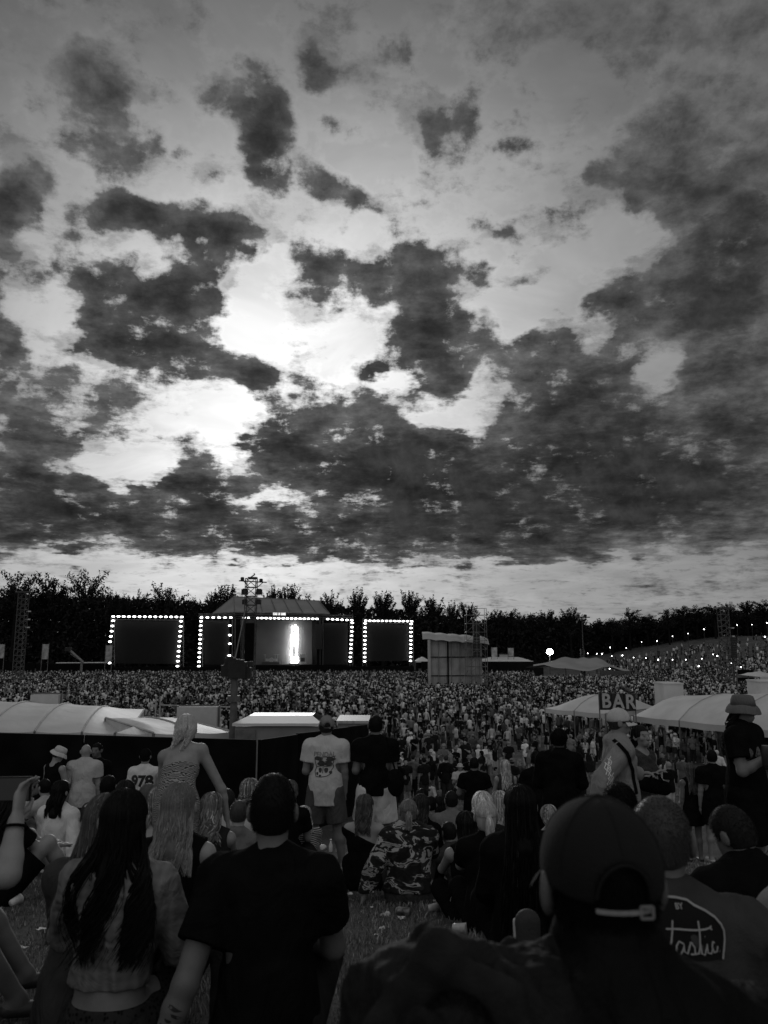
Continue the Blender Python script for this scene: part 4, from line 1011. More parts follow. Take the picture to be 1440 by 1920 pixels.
def hand(j, i, grip=.5, detail=True):
    wr, el_ = j['wr', i], j['el', i]; d = nrm(wr - el_); s = (-1, 1)[i]
    inward = nrm(np.cross(d, j['fw']) * s + 1e-3); side = nrm(np.cross(d, inward))
    palm = nrm(-inward * 1.0 if abs(d[2]) > .6 else v3(0, 0, -1) - d * (-d[2]))
    side = nrm(np.cross(palm, d)); k = .92 if j['sex'] == 'f' else 1
    o = [seg(wr, wr + d * .075 * k, .026 * k, .036 * k, .45, palm, .015)]
    if not detail: return o + [seg(wr + d * .07, wr + d * .14 * k + palm * .02, .03 * k, .02 * k, .6, palm, .015), seg(wr + d * .03 + side * .02, wr + d * .09 + side * .05, .011, k=.01)]
    for q, (off, L_) in enumerate(((-.027, .078), (-.009, .088), (.009, .082), (.026, .066))):
        b0 = wr + d * .085 * k + side * off * k; b1 = b0 + nrm(d + palm * grip * .7) * L_ * .5 * k; b2 = b1 + nrm(d * (1 - grip) + palm * (.3 + grip)) * L_ * .5 * k
        o += [seg(b0, b1, .0088 * k, .008 * k, k=.006), seg(b1, b2, .008 * k, .007 * k, k=.006)]
    sg = 1 if (np.dot(side, j['fw']) > 0) else -1
    t0 = wr + d * .025 + side * sg * .022; t1 = t0 + nrm(d * .7 + side * sg * .7 + palm * .3) * .042 * k; t2 = t1 + nrm(d + palm * .4) * .032 * k
    return o + [seg(t0, t1, .012 * k, .010 * k, k=.01), seg(t1, t2, .010 * k, .008 * k, k=.008)]
def leg(j, i, e=0., upto=1.0, calf=1.0):
    b = j['bulk'] ** .8; f = j['sex'] == 'f'; hp, kn, an = j['hip', i], j['kn', i], j['an', i]
    r0, r1, rc, ra = .088 * b + e, .058 * b + e, .058 * b + e, .036 + e
    if upto < 1: q = hp + (kn - hp) * upto; return [seg(hp, q, r0, r0 + (r1 - r0) * upto + e * .4, k=.03)]
    m_ = kn + (an - kn) * .32; back = nrm(np.cross(an - kn, v3(1, 0, 0)))
    o = [seg(hp, kn, r0, r1, k=.04), seg(kn, m_ - v3(0, .008, 0), r1 * .94, rc, k=.03)]
    if calf >= 1: o.append(seg(m_ - v3(0, .008, 0), an, rc, ra, k=.03))
    return o
def foot(j, i, e=0.):
    an = j['an', i]; a = an + v3(0, -.04, -.035); d = j.get('foot', v3(0, 1, 0))
    return [seg(a, a + d * .17 + v3((-.01, .01)[i] * 2, 0, -.008), .034 + e, .030 + e, .8, (0, 0, 1), .03), seg(an, a, .034 + e, .034 + e, k=.03)]
def headp(j, detail=True, ears=True):
    c, H = j['hc'], j['H']; g = lambda *p: c + H @ v3(*p); k = .95 if j['sex'] == 'f' else 1.0
    o = [ell(g(0, -.012, .022), v3(.076, .094, .095) * k, H, .03), ell(g(0, .018, -.04), v3(.060, .070, .072) * k, H, .03), ell(g(0, .052, -.082), v3(.030, .026, .024) * k, H, .03),
         seg(j['neck'] - j['u2'] * .03, c + H @ v3(0, -.02, -.06), (.060 if j['sex'] == 'm' else .050) * j['bulk'] ** .5, (.056 if j['sex'] == 'm' else .047) * j['bulk'] ** .3, k=.03)]
    if detail:
        o += [seg(g(0, .080, .012), g(0, .104, -.026), .009, .014, k=.012), ell(g(0, .098, -.034), (.018, .012, .010), H, .008),
              seg(g(-.045, .076, .030), g(.045, .076, .030), .010, None, k=.014), ell(g(0, .086, -.062), (.023, .010, .008), H, .008), ell(g(0, .084, -.074), (.020, .010, .007), H, .006),
              ell(g(-.052, .05, -.018), (.02, .02, .022), H, .02), ell(g(.052, .05, -.018), (.02, .02, .022), H, .02),
              ell(g(-.031, .092, .010), (.016, .012, .011), H, .01, 'd'), ell(g(.031, .092, .010), (.016, .012, .011), H, .01, 'd'),
              ell(g(-.031, .076, .010), (.012, .012, .010), H, .003), ell(g(.031, .076, .010), (.012, .012, .010), H, .003),
              seg(g(-.02, .100, -.0675), g(.02, .100, -.0675), .003, None, k=.004, op='d')]
    if ears:
        for s in (-1, 1):
            o += [ell(g(s * .084, -.010, -.004), (.013, .027, .038), H @ rotm('Z', s * .45), .008)]
            if detail: o += [ell(g(s * .101, -.001, -.002), (.008, .013, .020), H @ rotm('Z', s * .45), .004, 'd')]
    return o
def hair_clip(j, low=-.075, front=.040, hi=.058):
    c, H = j['hc'], j['H']
    def f(P):
        q = (P - c) @ H; face = np.minimum(q[..., 1] - front, hi - q[..., 2]); side = np.minimum(np.minimum(q[..., 1] + .012, -.0 - q[..., 2]), .2)
        return np.maximum(np.maximum(face, side), low - q[..., 2])
    return f
HAIRM = {}
def hairmat(v):
    if v not in HAIRM:
        m, t, b = newmat('hair'); N, L = t.nodes, t.links
        a = N.new('ShaderNodeAttribute'); a.attribute_name = 'tone'
        cm = N.new('ShaderNodeCombineColor'); [L.new(a.outputs['Fac'], cm.inputs[i]) for i in range(3)]; L.new(cm.outputs[0], b.inputs['Base Color'])
        b.inputs['Roughness'].default_value = .42; b.inputs['Specular IOR Level'].default_value = .22 if v > .03 else .06
        HAIRM[v] = m
    return HAIRM[v]
def tubes(paths, rad, ns=4):
    Nn, K, _ = paths.shape; T = np.gradient(paths, axis=1); T /= np.linalg.norm(T, axis=2)[..., None] + 1e-9
    up = np.array([.3, 1.0, .15]); A = np.cross(T, up); A /= np.linalg.norm(A, axis=2)[..., None] + 1e-9; B = np.cross(T, A)
    ang = 2 * math.pi * np.arange(ns) / ns
    V = paths[:, :, None, :] + rad[:, :, None, None] * (A[:, :, None, :] * np.cos(ang)[:, None] + B[:, :, None, :] * np.sin(ang)[:, None])
    base = (np.arange(Nn)[:, None, None] * K + np.arange(K - 1)[None, :, None]) * ns; q = np.arange(ns); q2 = (q + 1) % ns
    F = np.stack([base + q, base + q2, base + ns + q2, base + ns + q], -1).reshape(-1, 4)
    return V.reshape(-1, 3), F, ns * K
def long_hair(j, parent, L_=.35, n=260, r=.006, wave=.012, freq=3.0, spread=1.0, v=.05, var=.5, seed=0, tips=None, h=.008, vol=.014, front=False, part=0.0, tail=None):
    """base cap and many tapered locks that run over the skull and down the back"""
    rs = np.random.default_rng(seed); c, H = j['hc'], j['H']; k = .95 if j['sex'] == 'f' else 1.0
    prims = [ell(c + H @ v3(0, -.014, .024), (v3(.076, .094, .095) + vol) * k, H, .03), ell(c + H @ v3(0, -.045, -.045), v3(.072, .058, .07) * k, H, .04)]
    if tail is None:
        low = j['chest'] * .3 + j['neck'] * .7 - j['fw'] * .085; prims.append(seg(c + H @ v3(0, -.06, -.04), low if L_ > .2 else c + H @ v3(0, -.07, -.10), .068, .058 if L_ > .2 else .05, .62, j['fw'], .05))
    V0, F0 = surface(prims, h, [lambda P, W: W - .003 * wob(P * np.array([3, 3, .5]), 60, seed)], [hair_clip(j, -.30, .045, .062)])
    t0 = np.full(len(V0), v) * (1 + .25 * wob(V0 * np.array([3, 3, .4]), 40, seed))
    K = 15; a = rs.uniform(-math.pi * .62, math.pi * .62, n) if not front else rs.uniform(-math.pi * .72, math.pi * .72, n)
    th0 = np.arccos(rs.uniform(.35, 1, n)); u = np.linspace(0, 1, K)
    rr = (v3(.076, .094, .095) + vol + .004) * k
    # down the skull to the equator
    hk = 5; P = np.zeros((n, K, 3))
    for q in range(hk):
        th = th0 + (math.pi * .56 - th0) * q / (hk - 1)
        loc = np.stack([np.sin(th) * np.sin(a) * rr[0], -np.sin(th) * np.cos(a) * rr[1] - .014, np.cos(th) * rr[2] + .022], -1)
        P[:, q] = c + loc @ H.T
    end = P[:, hk - 1]; Ls = L_ * rs.uniform(.72, 1.05, n)
    nb = j['neck'] - j['fw'] * .085; pb = j['waist'] - j['fw1'] * (.115 * j['bulk'])
    xs = (end - c) @ j['rt']; ph = np.round(xs * 28) * 2.1 + rs.normal(0, .5, n)
    for q in range(hk, K):
        t = (q - hk + 1) / (K - hk); z = end[:, 2] - Ls * t
        f = np.clip((nb[2] - z) / max(.05, nb[2] - pb[2]), 0, 1.3)[:, None]; tgt = nb + (pb - nb) * f
        lat = xs * (1 + (spread - 1) * t) + wave * (t + .15) * np.sin(ph + freq * 6.28 * t * .5)
        p = tgt + lat[:, None] * j['rt']; p[:, 2] = z
        bl = min(1, t * 2.2); dep = -rs.uniform(0, .022, n) * 1.0 + wave * .6 * np.cos(ph + freq * 3.14 * t) * t
        p += dep[:, None] * j['fw']
        side = np.abs(xs) > .062
        p[side] += j['fw'] * .05 * (1 - t)
        pe = end.copy(); pe[:, 2] = z; P[:, q] = pe * (1 - bl) + p * bl
    if tail is not None:
        # gathered: every lock goes to the tie, then hangs as a tail
        tie = c + H @ v3(*tail)
        for q in range(hk - 1, K):
            t = (q - hk + 1) / (K - hk); tt = max(0, (q - hk)) / (K - hk - 1)
            p = tie + (P[:, 0] - c) * .18 * (1 + 1.2 * math.sin(min(1, tt * 1.2) * 2.4)) * (1 if tt > 0 else .4) + v3(0, -.045 * min(1, tt * 4), 0); p[:, 2] = tie[2] + .012 * math.sin(tt * 3) - Ls * tt ** 1.15 + (P[:, 0, 2] - c[2]) * .1
            p[:, 0] += wave * tt * np.sin(ph + freq * 3.14 * tt)
            P[:, q] = p if q > hk else P[:, q] * 0 + tie + (P[:, 0] - c) * .15
    rad = r * (1.0 - .75 * u ** 2)[None] * rs.uniform(.6, 1.3, (n, 1)); rad[:, 0] *= .4
    V1, F1, per = tubes(P, rad); tone = v * np.exp(rs.normal(0, var, n)); 
    tone = np.repeat(tone, K).reshape(n, K)
    if tips: tone = tone * (1 - u ** 1.5) + (tips * (tone / v)) * u ** 1.5
    t1 = np.repeat(tone.reshape(-1), 4)
    V = np.concatenate([V0, V1]); F = np.concatenate([F0, F1 + len(V0)]); A = np.concatenate([t0, t1])
    return link('hair', mesh_np('hair', V, F, True, A), hairmat(v), parent)
def short_hair(j, parent, v=.02, h=.008, vol=.008, low=-.07, rough=.002, top=0.0, seed=1):
    c, H = j['hc'], j['H']; k = .95 if j['sex'] == 'f' else 1.0
    prims = [ell(c + H @ v3(0, -.013, .023 + top * .4), (v3(.076, .094, .095) + vol + v3(0, 0, top)) * k, H, .02), ell(c + H @ v3(0, -.03, -.03), (v3(.064, .066, .062) + vol * .6) * k, H, .02)]
    V, F = surface(prims, h, [lambda P, W: W - rough * .35 * wob(P, 60, seed)], [hair_clip(j, low, .045, .06)])
    # a fuzz of short hairs standing on the surface
    rs = np.random.default_rng(seed); n = int(min(9000, 12000 * (.008 / h) ** 1.5)); q = rs.integers(0, len(F), n); q = q[(V[F[q, 0]] - c) @ H[:, 2] > low + .02]
    b_ = V[F[q, 0]] + (V[F[q, 2]] - V[F[q, 0]]) * rs.random((len(q), 1)); d = b_ - c; d /= np.linalg.norm(d, axis=1)[:, None]; d += rs.normal(0, .3, d.shape); d[:, 2] -= .9
    P = np.stack([b_ - d * .002, b_ + d * (vol * .5 + .003)], 1); V1, F1, _ = tubes(P, np.stack([np.full(len(q), h * .10), np.full(len(q), .0003)], 1), 3)
    A = np.concatenate([np.full(len(V), v), np.repeat(v * rs.uniform(.75, 1.4, len(q)), 6)])
    Q = np.concatenate([F, F1 + len(V)])
    return link('hair', mesh_np('hair', np.concatenate([V, V1]), Q, True, A), hairmat(v), parent)

def plane(p, n): p = np.asarray(p, float); n = nrm(n); return lambda X: (X - p) @ n
def wear(j, parent, kind, mt, h, hem=None, e=.016, fold=.004, seed=0, name=None, high=0):
    fo = [folds_fn(fold, 24, seed)] if fold and h < .02 else []
    u1, p0 = j['u1'], j['p0']; sit = j['sit']
    if kind in ('tee', 'hoodie', 'jacket', 'vest', 'long'):
        pr = torso(j, e); ee = e
        hm = -.10 if hem is None else hem
        if hm < 0: pr.append(seg(p0 + u1 * (hm - .1), p0 + u1 * .1, (.158 if j['sex'] == 'm' else .15) * j['bulk'] + ee, None, .8, j['fw1'], .05))
        fr_ = {'tee': .62, 'vest': 0, 'hoodie': 1, 'jacket': 1, 'long': 1}[kind]
        for i in (0, 1):
            if kind == 'tee':
                a_ = arm(j, i, e + .012, .66); pr += a_
            elif fr_: pr += arm(j, i, e + .004, 1, .97)
        cl = [plane(p0 + u1 * hm, -u1)]
        if kind == 'tee':
            for i in (0, 1):
                d = nrm(j['el', i] - j['sh', i]); q = j['sh', i] + (j['el', i] - j['sh', i]) * .62
                cl.append(lambda X, d=d, q=q: np.minimum((X - q) @ d, .13 - np.linalg.norm(X - q, axis=-1)))
        if kind in ('hoodie', 'jacket'):
            nb = j['neck']
            if kind == 'hoodie': pr += [ell(nb - j['fw'] * .080 - j['u2'] * .012, (.092, .045, .050), np.stack([j['rt'], j['fw'], j['u2']], 1), .03), seg(nb - j['rt'] * .06 - j['u2'] * .02, nb + j['rt'] * .06 - j['u2'] * .02, .042, None, k=.03)]
            else: pr += [seg(nb - j['rt'] * .025 - j['fw'] * .015, nb + j['rt'] * .025 - j['fw'] * .015 + j['u2'] * .03, .062, None, 1, j['fw'], .03)]
            if high: pr += [seg(nb - j['fw'] * .02, nb - j['fw'] * .005 + j['u2'] * high, .085, .082, 1, j['fw'], .03), seg(nb - j['fw'] * .02 - j['rt'] * .09 - j['u2'] * .02, nb - j['fw'] * .02 + j['rt'] * .09 - j['u2'] * .02, .065, None, 1, j['fw'], .05)]
            nk = nb + j['u2'] * .06
            if not high: pr += [seg(nb + j['u2'] * .04, nb + j['u2'] * .14 + j['fw'] * .02, .052, .07, k=.01, op='d')]
        if kind == 'vest':
            for i in (0, 1): pr.append(ell(j['sh', i] + j['rt'] * (-1, 1)[i] * .045, (.062, .2, .09), np.stack([j['rt'], j['fw'], j['u2']], 1), .01, 'd'))
            pr.append(ell(j['neck'] + j['u2'] * .03, (.085, .2, .08), None, .01, 'd'))
        return smesh(name or {'tee': 't_shirt', 'long': 'shirt'}.get(kind, kind), pr, h, mt, parent, fo, cl)
    if kind in ('dress', 'strapless', 'offshoulder', 'lowback'):
        pr = torso(j, e, True); cl = []
        if sit: pr += leg(j, 0, .02, .8) + leg(j, 1, .02, .8)
        else: pr.append(seg(p0 + v3(0, 0, .05), p0 + v3(0, 0, -.36 if hem is None else hem), .15 + e, .19 + e, .82, j['fw1'], .05)); cl.append(plane(p0 + v3(0, 0, -.36 if hem is None else hem), (0, 0, -1)))
        tpz = j['chest'] + j['u2'] * (.035 if kind != 'offshoulder' else .045)
        nn_ = j['u2'] + (j['rt'] * .45 if kind == 'offshoulder' else 0)
        if kind == 'dress':
            for i in (0, 1): pr.append(ell(j['sh', i] + j['rt'] * (-1, 1)[i] * .03, (.058, .2, .075), np.stack([j['rt'], j['fw'], j['u2']], 1), .01, 'd'))
            pr.append(ell(j['neck'] + j['u2'] * .02, (.075, .2, .10), None, .01, 'd'))
        elif kind == 'lowback': cl.append(plane(j['waist'] + j['u2'] * .19, nn_))
        else: cl.append(plane(tpz, nn_))
        return smesh(name or 'dress', pr, h, mt, parent, fo, cl)
    if kind in ('trousers', 'shorts', 'skirt'):
        pr = torso(j, e * .8, False)[:2]; wp_ = plane(p0 + u1 * .09, u1); cl = [lambda X: np.minimum(wp_(X), .19 - np.sqrt(((X - p0) ** 2).sum(-1) - np.clip((X - p0) @ u1, -9, 9) ** 2 + 1e-9))]
        fr_ = {'trousers': 1, 'shorts': .74, 'skirt': .8}[kind] if hem is None else hem
        for i in (0, 1):
            if kind == 'trousers': pr += leg(j, i, e * 1.1)
            else: pr += leg(j, i, e * 2.2, fr_)
            if kind == 'shorts':
                d = nrm(j['kn', i] - j['hip', i]); q = j['hip', i] + (j['kn', i] - j['hip', i]) * fr_
                cl.append(lambda X, d=d, q=q: np.minimum((X - q) @ d, .16 - np.linalg.norm(X - q, axis=-1)))
        if kind == 'skirt' and not sit: pr.append(seg(p0, p0 + v3(0, 0, -.36), .16, .2, .8, (0, 1, 0), .04))
        return smesh(name or kind, pr, h, mt, parent, fo, cl)
def cap(j, parent, mt, h=.006, strapm=None, back=True, yaw=0, e=.012):
    c, H = j['hc'], j['H'] @ rotm('Z', R(yaw)); g = lambda *p: c + H @ v3(*p)
    pr = [ell(g(0, -.012, .03), v3(.079, .097, .092) + e, H, .01)]
    low = lambda X: (.012 - .10 * np.clip(-((X - c) @ H)[..., 1], -.1, .12) * 1 - ((X - c) @ H)[..., 2])
    if back: pr.append(ell(g(0, -.115, .012), (.040, .05, .048), H, .004, 'd'))
    V, F = surface(pr, h, (), [low]); cr_ = link('crown', mesh_np('crown', V, F), mt, parent)
    # panel seams running down from the button, and the button itself
    m = MB(); R3 = v3(.079, .097, .092) + e
    for k in range(6):
        a = R(30 + 60 * k); prev = None
        for q in range(9):
            th = R(4 + 82 * q / 8); p_ = g(math.sin(th) * math.cos(a) * R3[0] * 1.004, -.012 + math.sin(th) * math.sin(a) * R3[1] * 1.004, .03 + math.cos(th) * R3[2] * 1.004)
            loc = (p_ - c) @ H
            if prev is not None and not (back and np.linalg.norm((loc - v3(0, -.115, .012)) / v3(.042, .05, .05)) < 1): m.bar(prev, p_, .0016, 4, cap=False)
            prev = p_
    m.build('seam', mt, cr_)
    m = MB(); m.lathe(tuple(g(0, -.012, .030 + R3[2])), [(.009, -.003), (.009, .001), (.004, .004)], 10); m.build('button', mt, cr_, True)
    if back:
        m = MB(); P = []
        for q in range(17):
            a = math.pi * q / 16; x_ = .040 * math.cos(a); z_ = .012 + .048 * math.sin(a); y_ = -.012 - R3[1] * math.sqrt(max(0, 1 - (x_ / R3[0]) ** 2 - ((z_ - .03) / R3[2]) ** 2)); P.append(g(x_, y_ - .001, z_))
        for a_, b_ in zip(P, P[1:]): m.bar(a_, b_, .0028, 5, cap=False)
        m.build('edge_binding', mt, cr_)
    m = MB(); P = []
    for r_ in range(5):
        row = []
        for i in range(13):
            a = R(-62 + 124 * i / 12); ex = 1 + r_ * .16 * (.35 + math.cos(a) ** 1.0 * .75)
            x = math.sin(a) * (.080 + e) * (1 + .04 * r_); y = math.cos(a) * (.088 + e) * ex; row.append(tuple(g(x, y - .006, .020 - .007 * r_ - .14 * x * x / .09 * 1.0)))
        P.append(row)
    m.grid(P); Q = [[tuple(np.array(p) - H @ v3(0, 0, .004)) for p in r_] for r_ in P]; m.grid([r_[::-1] for r_ in Q]); m.grid([P[-1], Q[-1]]); m.build('brim', mt, parent, True)
    if back and strapm:
        m = MB(); N_ = 12
        for dz, q in ((-.006, 0), (.006, 1)): pass
        P = [[tuple(g(math.sin(a) * .091, -.012 - math.cos(a) * .1105, -.004 + z)) for a in np.linspace(-R(27), R(27), N_)] for z in (-.0030, .0030)]
        m.grid(P); Q = [[tuple(np.array(p) + H @ v3(0, .003, 0)) for p in r_] for r_ in P]; m.grid([r_[::-1] for r_ in Q]); m.grid([P[1], Q[1]]); m.grid([Q[0], P[0]])
        st = m.build('strap', strapm, parent)
        m = MB(); b = g(.030, -.117, -.004)
        for dx, dz, w_, hh in ((0, .008, .018, .003), (0, -.008, .018, .003), (-.009, 0, .003, .016), (.009, 0, .003, .016)): m.box(tuple(b + H @ v3(dx, -.002, dz)), (w_, .004, hh))
        m.build('buckle', mat('buckle_metal', .55, .3, metal=.7), parent)
def bucket_hat(j, parent, mt, h=.008, droop=.02):
    c, H = j['hc'], j['H']; g = lambda *p: c + H @ v3(*p); M4 = Matrix(H.tolist())
    m = MB(); m.lathe(tuple(g(0, -.008, .040)), [(.098, 0), (.092, .045), (.080, .082), (.06, .092), (.01, .095)], 22, sy=1.16, M4=M4)
    m.build('hat_crown', mt, parent, True)
    m = MB(); P = []
    for r_, z in ((.094, .046), (.112, .036), (.130, .018 - droop * .3), (.140, .006 - droop)):
        P.append([tuple(g(math.cos(a) * r_, -.008 + math.sin(a) * r_ * 1.12, z + .006 * math.sin(3 * a))) for a in np.linspace(0, 2 * math.pi, 33)])
    m.grid(P); m.grid([[tuple(np.array(p) - H @ v3(0, 0, .004)) for p in r_][::-1] for r_ in P]); m.build('brim', mt, parent, True)

STATS = []
def person(px, Y, label, top=None, group=None, rz=0, s=None, h=None, cat='person', skinv=.22, wearl=(), hair=None, hat=None, shoes=.03, hdet=None, face=False, x=None, z=None, root=None, collar=None, **sk):
    """one person: px is the picture column of the head, Y the distance; top the picture row of the top of the head"""
    j = skel(**sk); h = h or max(.006, min(.016, Y * .0018))
    p = at(px, 1400, Y); X = p.x if x is None else x; g = G(X, Y) if z is None else z
    topz = j['hc'][2] + .125 + (.015 if hat else 0)
    # the head leans away from the seat: put the head, not the seat, over the pixel
    hx = j['hc'][0] * math.cos(rz) - j['hc'][1] * math.sin(rz); hy = j['hc'][0] * math.sin(rz) + j['hc'][1] * math.cos(rz)
    if s is None:
        s = 1.0
        if top is not None:
            want = at(px, top, Y).z - g; s = want / topz; STATS.append((label[:30], round(s, 2), Y))
            if sk.get('pose', 'stand') in ('stand', 'wide', 'walk'): s = min(1.12, max(.8, s))
            else:
                if s > 1.1 or s < .9: g += (s - min(1.1, max(.9, s))) * topz; s = min(1.1, max(.9, s))
    if root is not None: X, Y, g = root; hx = hy = 0
    o = empty('person', (X - hx * s, Y - hy * s, g), rz, label, cat, group); o.scale = (s, s, s)
    pr = torso(j) + headp(j, face or h < .009) 
    for i in (0, 1): pr += arm(j, i) + leg(j, i) + foot(j, i) + hand(j, i, detail=(h < .012))
    smesh('body', pr, h, skin(skinv), o)
    for n_, wz in enumerate(wearl):
        kd, mt = wz[0], wz[1]; kw = dict(wz[2]) if len(wz) > 2 else {}
        wear(j, o, kd, mt, kw.pop('h', h), seed=n_ + abs(int(px)), **kw)
    if shoes is not None:
        for i in (0, 1): smesh('shoe', foot(j, i, .010)[:1], max(h, .009), mat('shoe', shoes, .5), o, (), [plane((0, 0, j['an', i][2] + .04), (0, 0, 1))])
    if hair:
        kd = hair[0]; kw = dict(hair[1]) if len(hair) > 1 else {}
        if kd == 'long': long_hair(j, o, h=max(h, .008), seed=abs(int(px)), **kw)
        elif kd == 'short': short_hair(j, o, h=max(h, .006), seed=abs(int(px)), **kw)
    if hat == 'bucket': bucket_hat(j, o, kwhat(o, .4))
    elif hat:
        if hat[0] == 'cap': cap(j, o, hat[1], h=max(.005, min(h, .010)), **(hat[2] if len(hat) > 2 else {}))
        elif hat[0] == 'bucket': bucket_hat(j, o, hat[1], **(hat[2] if len(hat) > 2 else {}))
    return o, j
def kwhat(o, v): return cloth(v)

# ================================================================== the crowd
# far crowd: thousands nobody could count, one mesh of simple full figures
def crowd_figures(pos, rz, scale, tones, arms_up, hair_long, rs, sitting=False):
    """pos (n,3); each figure: legs, hips, torso, shoulders, neck, head as one lofted body plus two arms"""
    n = len(pos); ns = 8
    prof = [(.00, .11, .08, 3), (.42, .12, .085, 3), (.80, .15, .11, 3), (.95, .165, .12, 2), (1.12, .145, .11, 2), (1.30, .185, .125, 2), (1.43, .215, .115, 2), (1.485, .12, .08, 2),
            (1.50, .058, .055, 1), (1.56, .056, .056, 1), (1.60, .078, .092, 1), (1.68, .086, .104, 0), (1.75, .076, .092, 0), (1.785, .03, .035, 0)]
    ang = 2 * math.pi * np.arange(ns) / ns
    rings = len(prof); V = np.zeros((n, rings, ns, 3)); T = np.zeros((n, rings, ns))
    sway = rs.normal(0, .025, (n, 2))
    for i, (z, rx, ry, ti) in enumerate(prof):
        zz = z if not sitting else (z * .12 if z < .8 else z - .80)
        w_ = rs.uniform(.92, 1.1, n) if ti > 1 else np.ones(n)
        hl = hair_long if i in (10, 11) else np.zeros(n)
        V[:, i, :, 0] = rx * np.cos(ang) * w_[:, None] + (sway[:, :1] * z)
        V[:, i, :, 1] = ry * np.sin(ang) * w_[:, None] + (sway[:, 1:] * z) + (.25 * (1 - z / .8) if (sitting and z < .8) else 0)
        V[:, i, :, 2] = zz
        if ti == 1:                                                 # face in front, hair behind
            back = (np.sin(ang) < (.25 if i >= 10 else -.2))[None, :] & ((hair_long[:, None] > 0) | (i >= 10))
            T[:, i] = np.where(back, tones[:, 0][:, None], tones[:, 1][:, None])
        else: T[:, i] = tones[:, ti][:, None]
    V[:, :3, :, 0] += 0
    # long hair: push the back of neck rings outwards
    for i in (7, 8, 9): V[:, i, :, 1] -= (hair_long[:, None] * .045) * (np.sin(ang) < 0)[None]
    body = V.reshape(n, -1, 3)
    # arms: 5-point paths, 4-sided
    Va = []; Ta = []
    for s in (-1, 1):
        up = arms_up[:, 0 if s < 0 else 1][:, None]
        sh = np.stack([np.full(n, s * .20), np.zeros(n), np.full(n, 1.42)], -1)
        el_ = sh + np.where(up > .5, np.array([s * .14, .12, .22]), np.array([s * .06, -.02, -.28]) + rs.normal(0, .03, (n, 3)))
        hd = el_ + np.where(up > .5, np.array([-s * .02, .06, .30]), np.where(up > .25, np.array([-s * .12, .24, .08]), np.array([0, .06, -.30])))
        if sitting: sh[:, 2] -= .8; el_[:, 2] -= .8; hd[:, 2] = np.maximum(hd[:, 2] - .8, .05)
        for q, r_ in ((sh, .052), (el_, .042), (hd, .034)):
            for a in range(4): Va.append(q + np.array([math.cos(a * 1.571 + .78), math.sin(a * 1.571 + .78), 0]) * r_)
        Ta += [tones[:, 2]] * 4 + [np.where(tones[:, 4] > .5, tones[:, 2], tones[:, 1])] * 4 + [tones[:, 1]] * 4
    Va = np.stack(Va, 1); Ta = np.stack(Ta, 1)
    VV = np.concatenate([body, Va], 1); TT = np.concatenate([T.reshape(n, -1), Ta], 1)
    c, s = np.cos(rz)[:, None], np.sin(rz)[:, None]
    X = VV[..., 0] * c - VV[..., 1] * s; Yy = VV[..., 0] * s + VV[..., 1] * c
    VV = np.stack([X, Yy, VV[..., 2]], -1) * scale[:, None, None] + pos[:, None, :]
    F = []
    for i in range(rings - 1):
        for k in range(ns): F.append((i * ns + k, i * ns + (k + 1) % ns, (i + 1) * ns + (k + 1) % ns, (i + 1) * ns + k))
    b0 = rings * ns
    for a in range(2):
        for i in range(2):
            for k in range(4): o_ = b0 + a * 12; F.append((o_ + i * 4 + k, o_ + i * 4 + (k + 1) % 4, o_ + (i + 1) * 4 + (k + 1) % 4, o_ + (i + 1) * 4 + k))
        F.append((b0 + a * 12 + 11, b0 + a * 12 + 10, b0 + a * 12 + 9, b0 + a * 12 + 8))
    F = np.array(F); per = VV.shape[1]
    FF = (F[None] + (np.arange(n) * per)[:, None, None]).reshape(-1, 4)
    return VV.reshape(-1, 3), FF, TT.reshape(-1)
def rand_tones(n, rs):
    hair = np.where(rs.random(n) < .22, rs.uniform(.12, .34, n), rs.uniform(.006, .04, n)); hair = np.where(rs.random(n) < .10, rs.uniform(.3, .7, n), hair)
    sk_ = rs.uniform(.20, .42, n)
    q = rs.random(n); top = np.where(q < .50, rs.uniform(.004, .02, n), np.where(q < .70, rs.uniform(.05, .22, n), rs.uniform(.45, .85, n)))
    q = rs.random(n); bot = np.where(q < .62, rs.uniform(.008, .04, n), np.where(q < .85, rs.uniform(.08, .2, n), rs.uniform(.3, .5, n)))
    return np.stack([hair, sk_, top, bot, rs.random(n)], -1)
rs = np.random.default_rng(12)
def blocked(x, y):
    """places where nobody stands"""
    px = 720 + x / y * FPX
    b = np.zeros_like(x, bool)
    b |= (y > 105) & (y < 134) & (x > bx0 - 1) & (x < bx1 + 2) & (y > 119)
    b |= (np.abs(x - base_mast[0]) < 1.6) & (np.abs(y - 116) < 2)
    b |= (y > 148) & (px > 995) & (px < 1190)                       # stretch tent
    b |= (y < 36.5) & (x < hx_line(y))                              # behind the hoarding, inside the tent yard
    t = (x - 12.0) / (29 - 12.0); yl = 61 + (38 - 61) * t           # the bar tents
    b |= (x > 12.2) & (y > yl - .5) & (y < yl + 9.5)
    return b
base_mast = (at(474, 1085, 116).x - .2, 116)
def hx_line(y): return np.interp(y, [0, 18, 29, 34, 36.5], [-99, -2.6, -.2, .6, -6])
def scatter(n, y0, y1, ylaw=1.0):
    y = y0 + (y1 - y0) * rs.random(n) ** ylaw; x = (rs.random(n) * 1.16 - .58) * y; return x, y
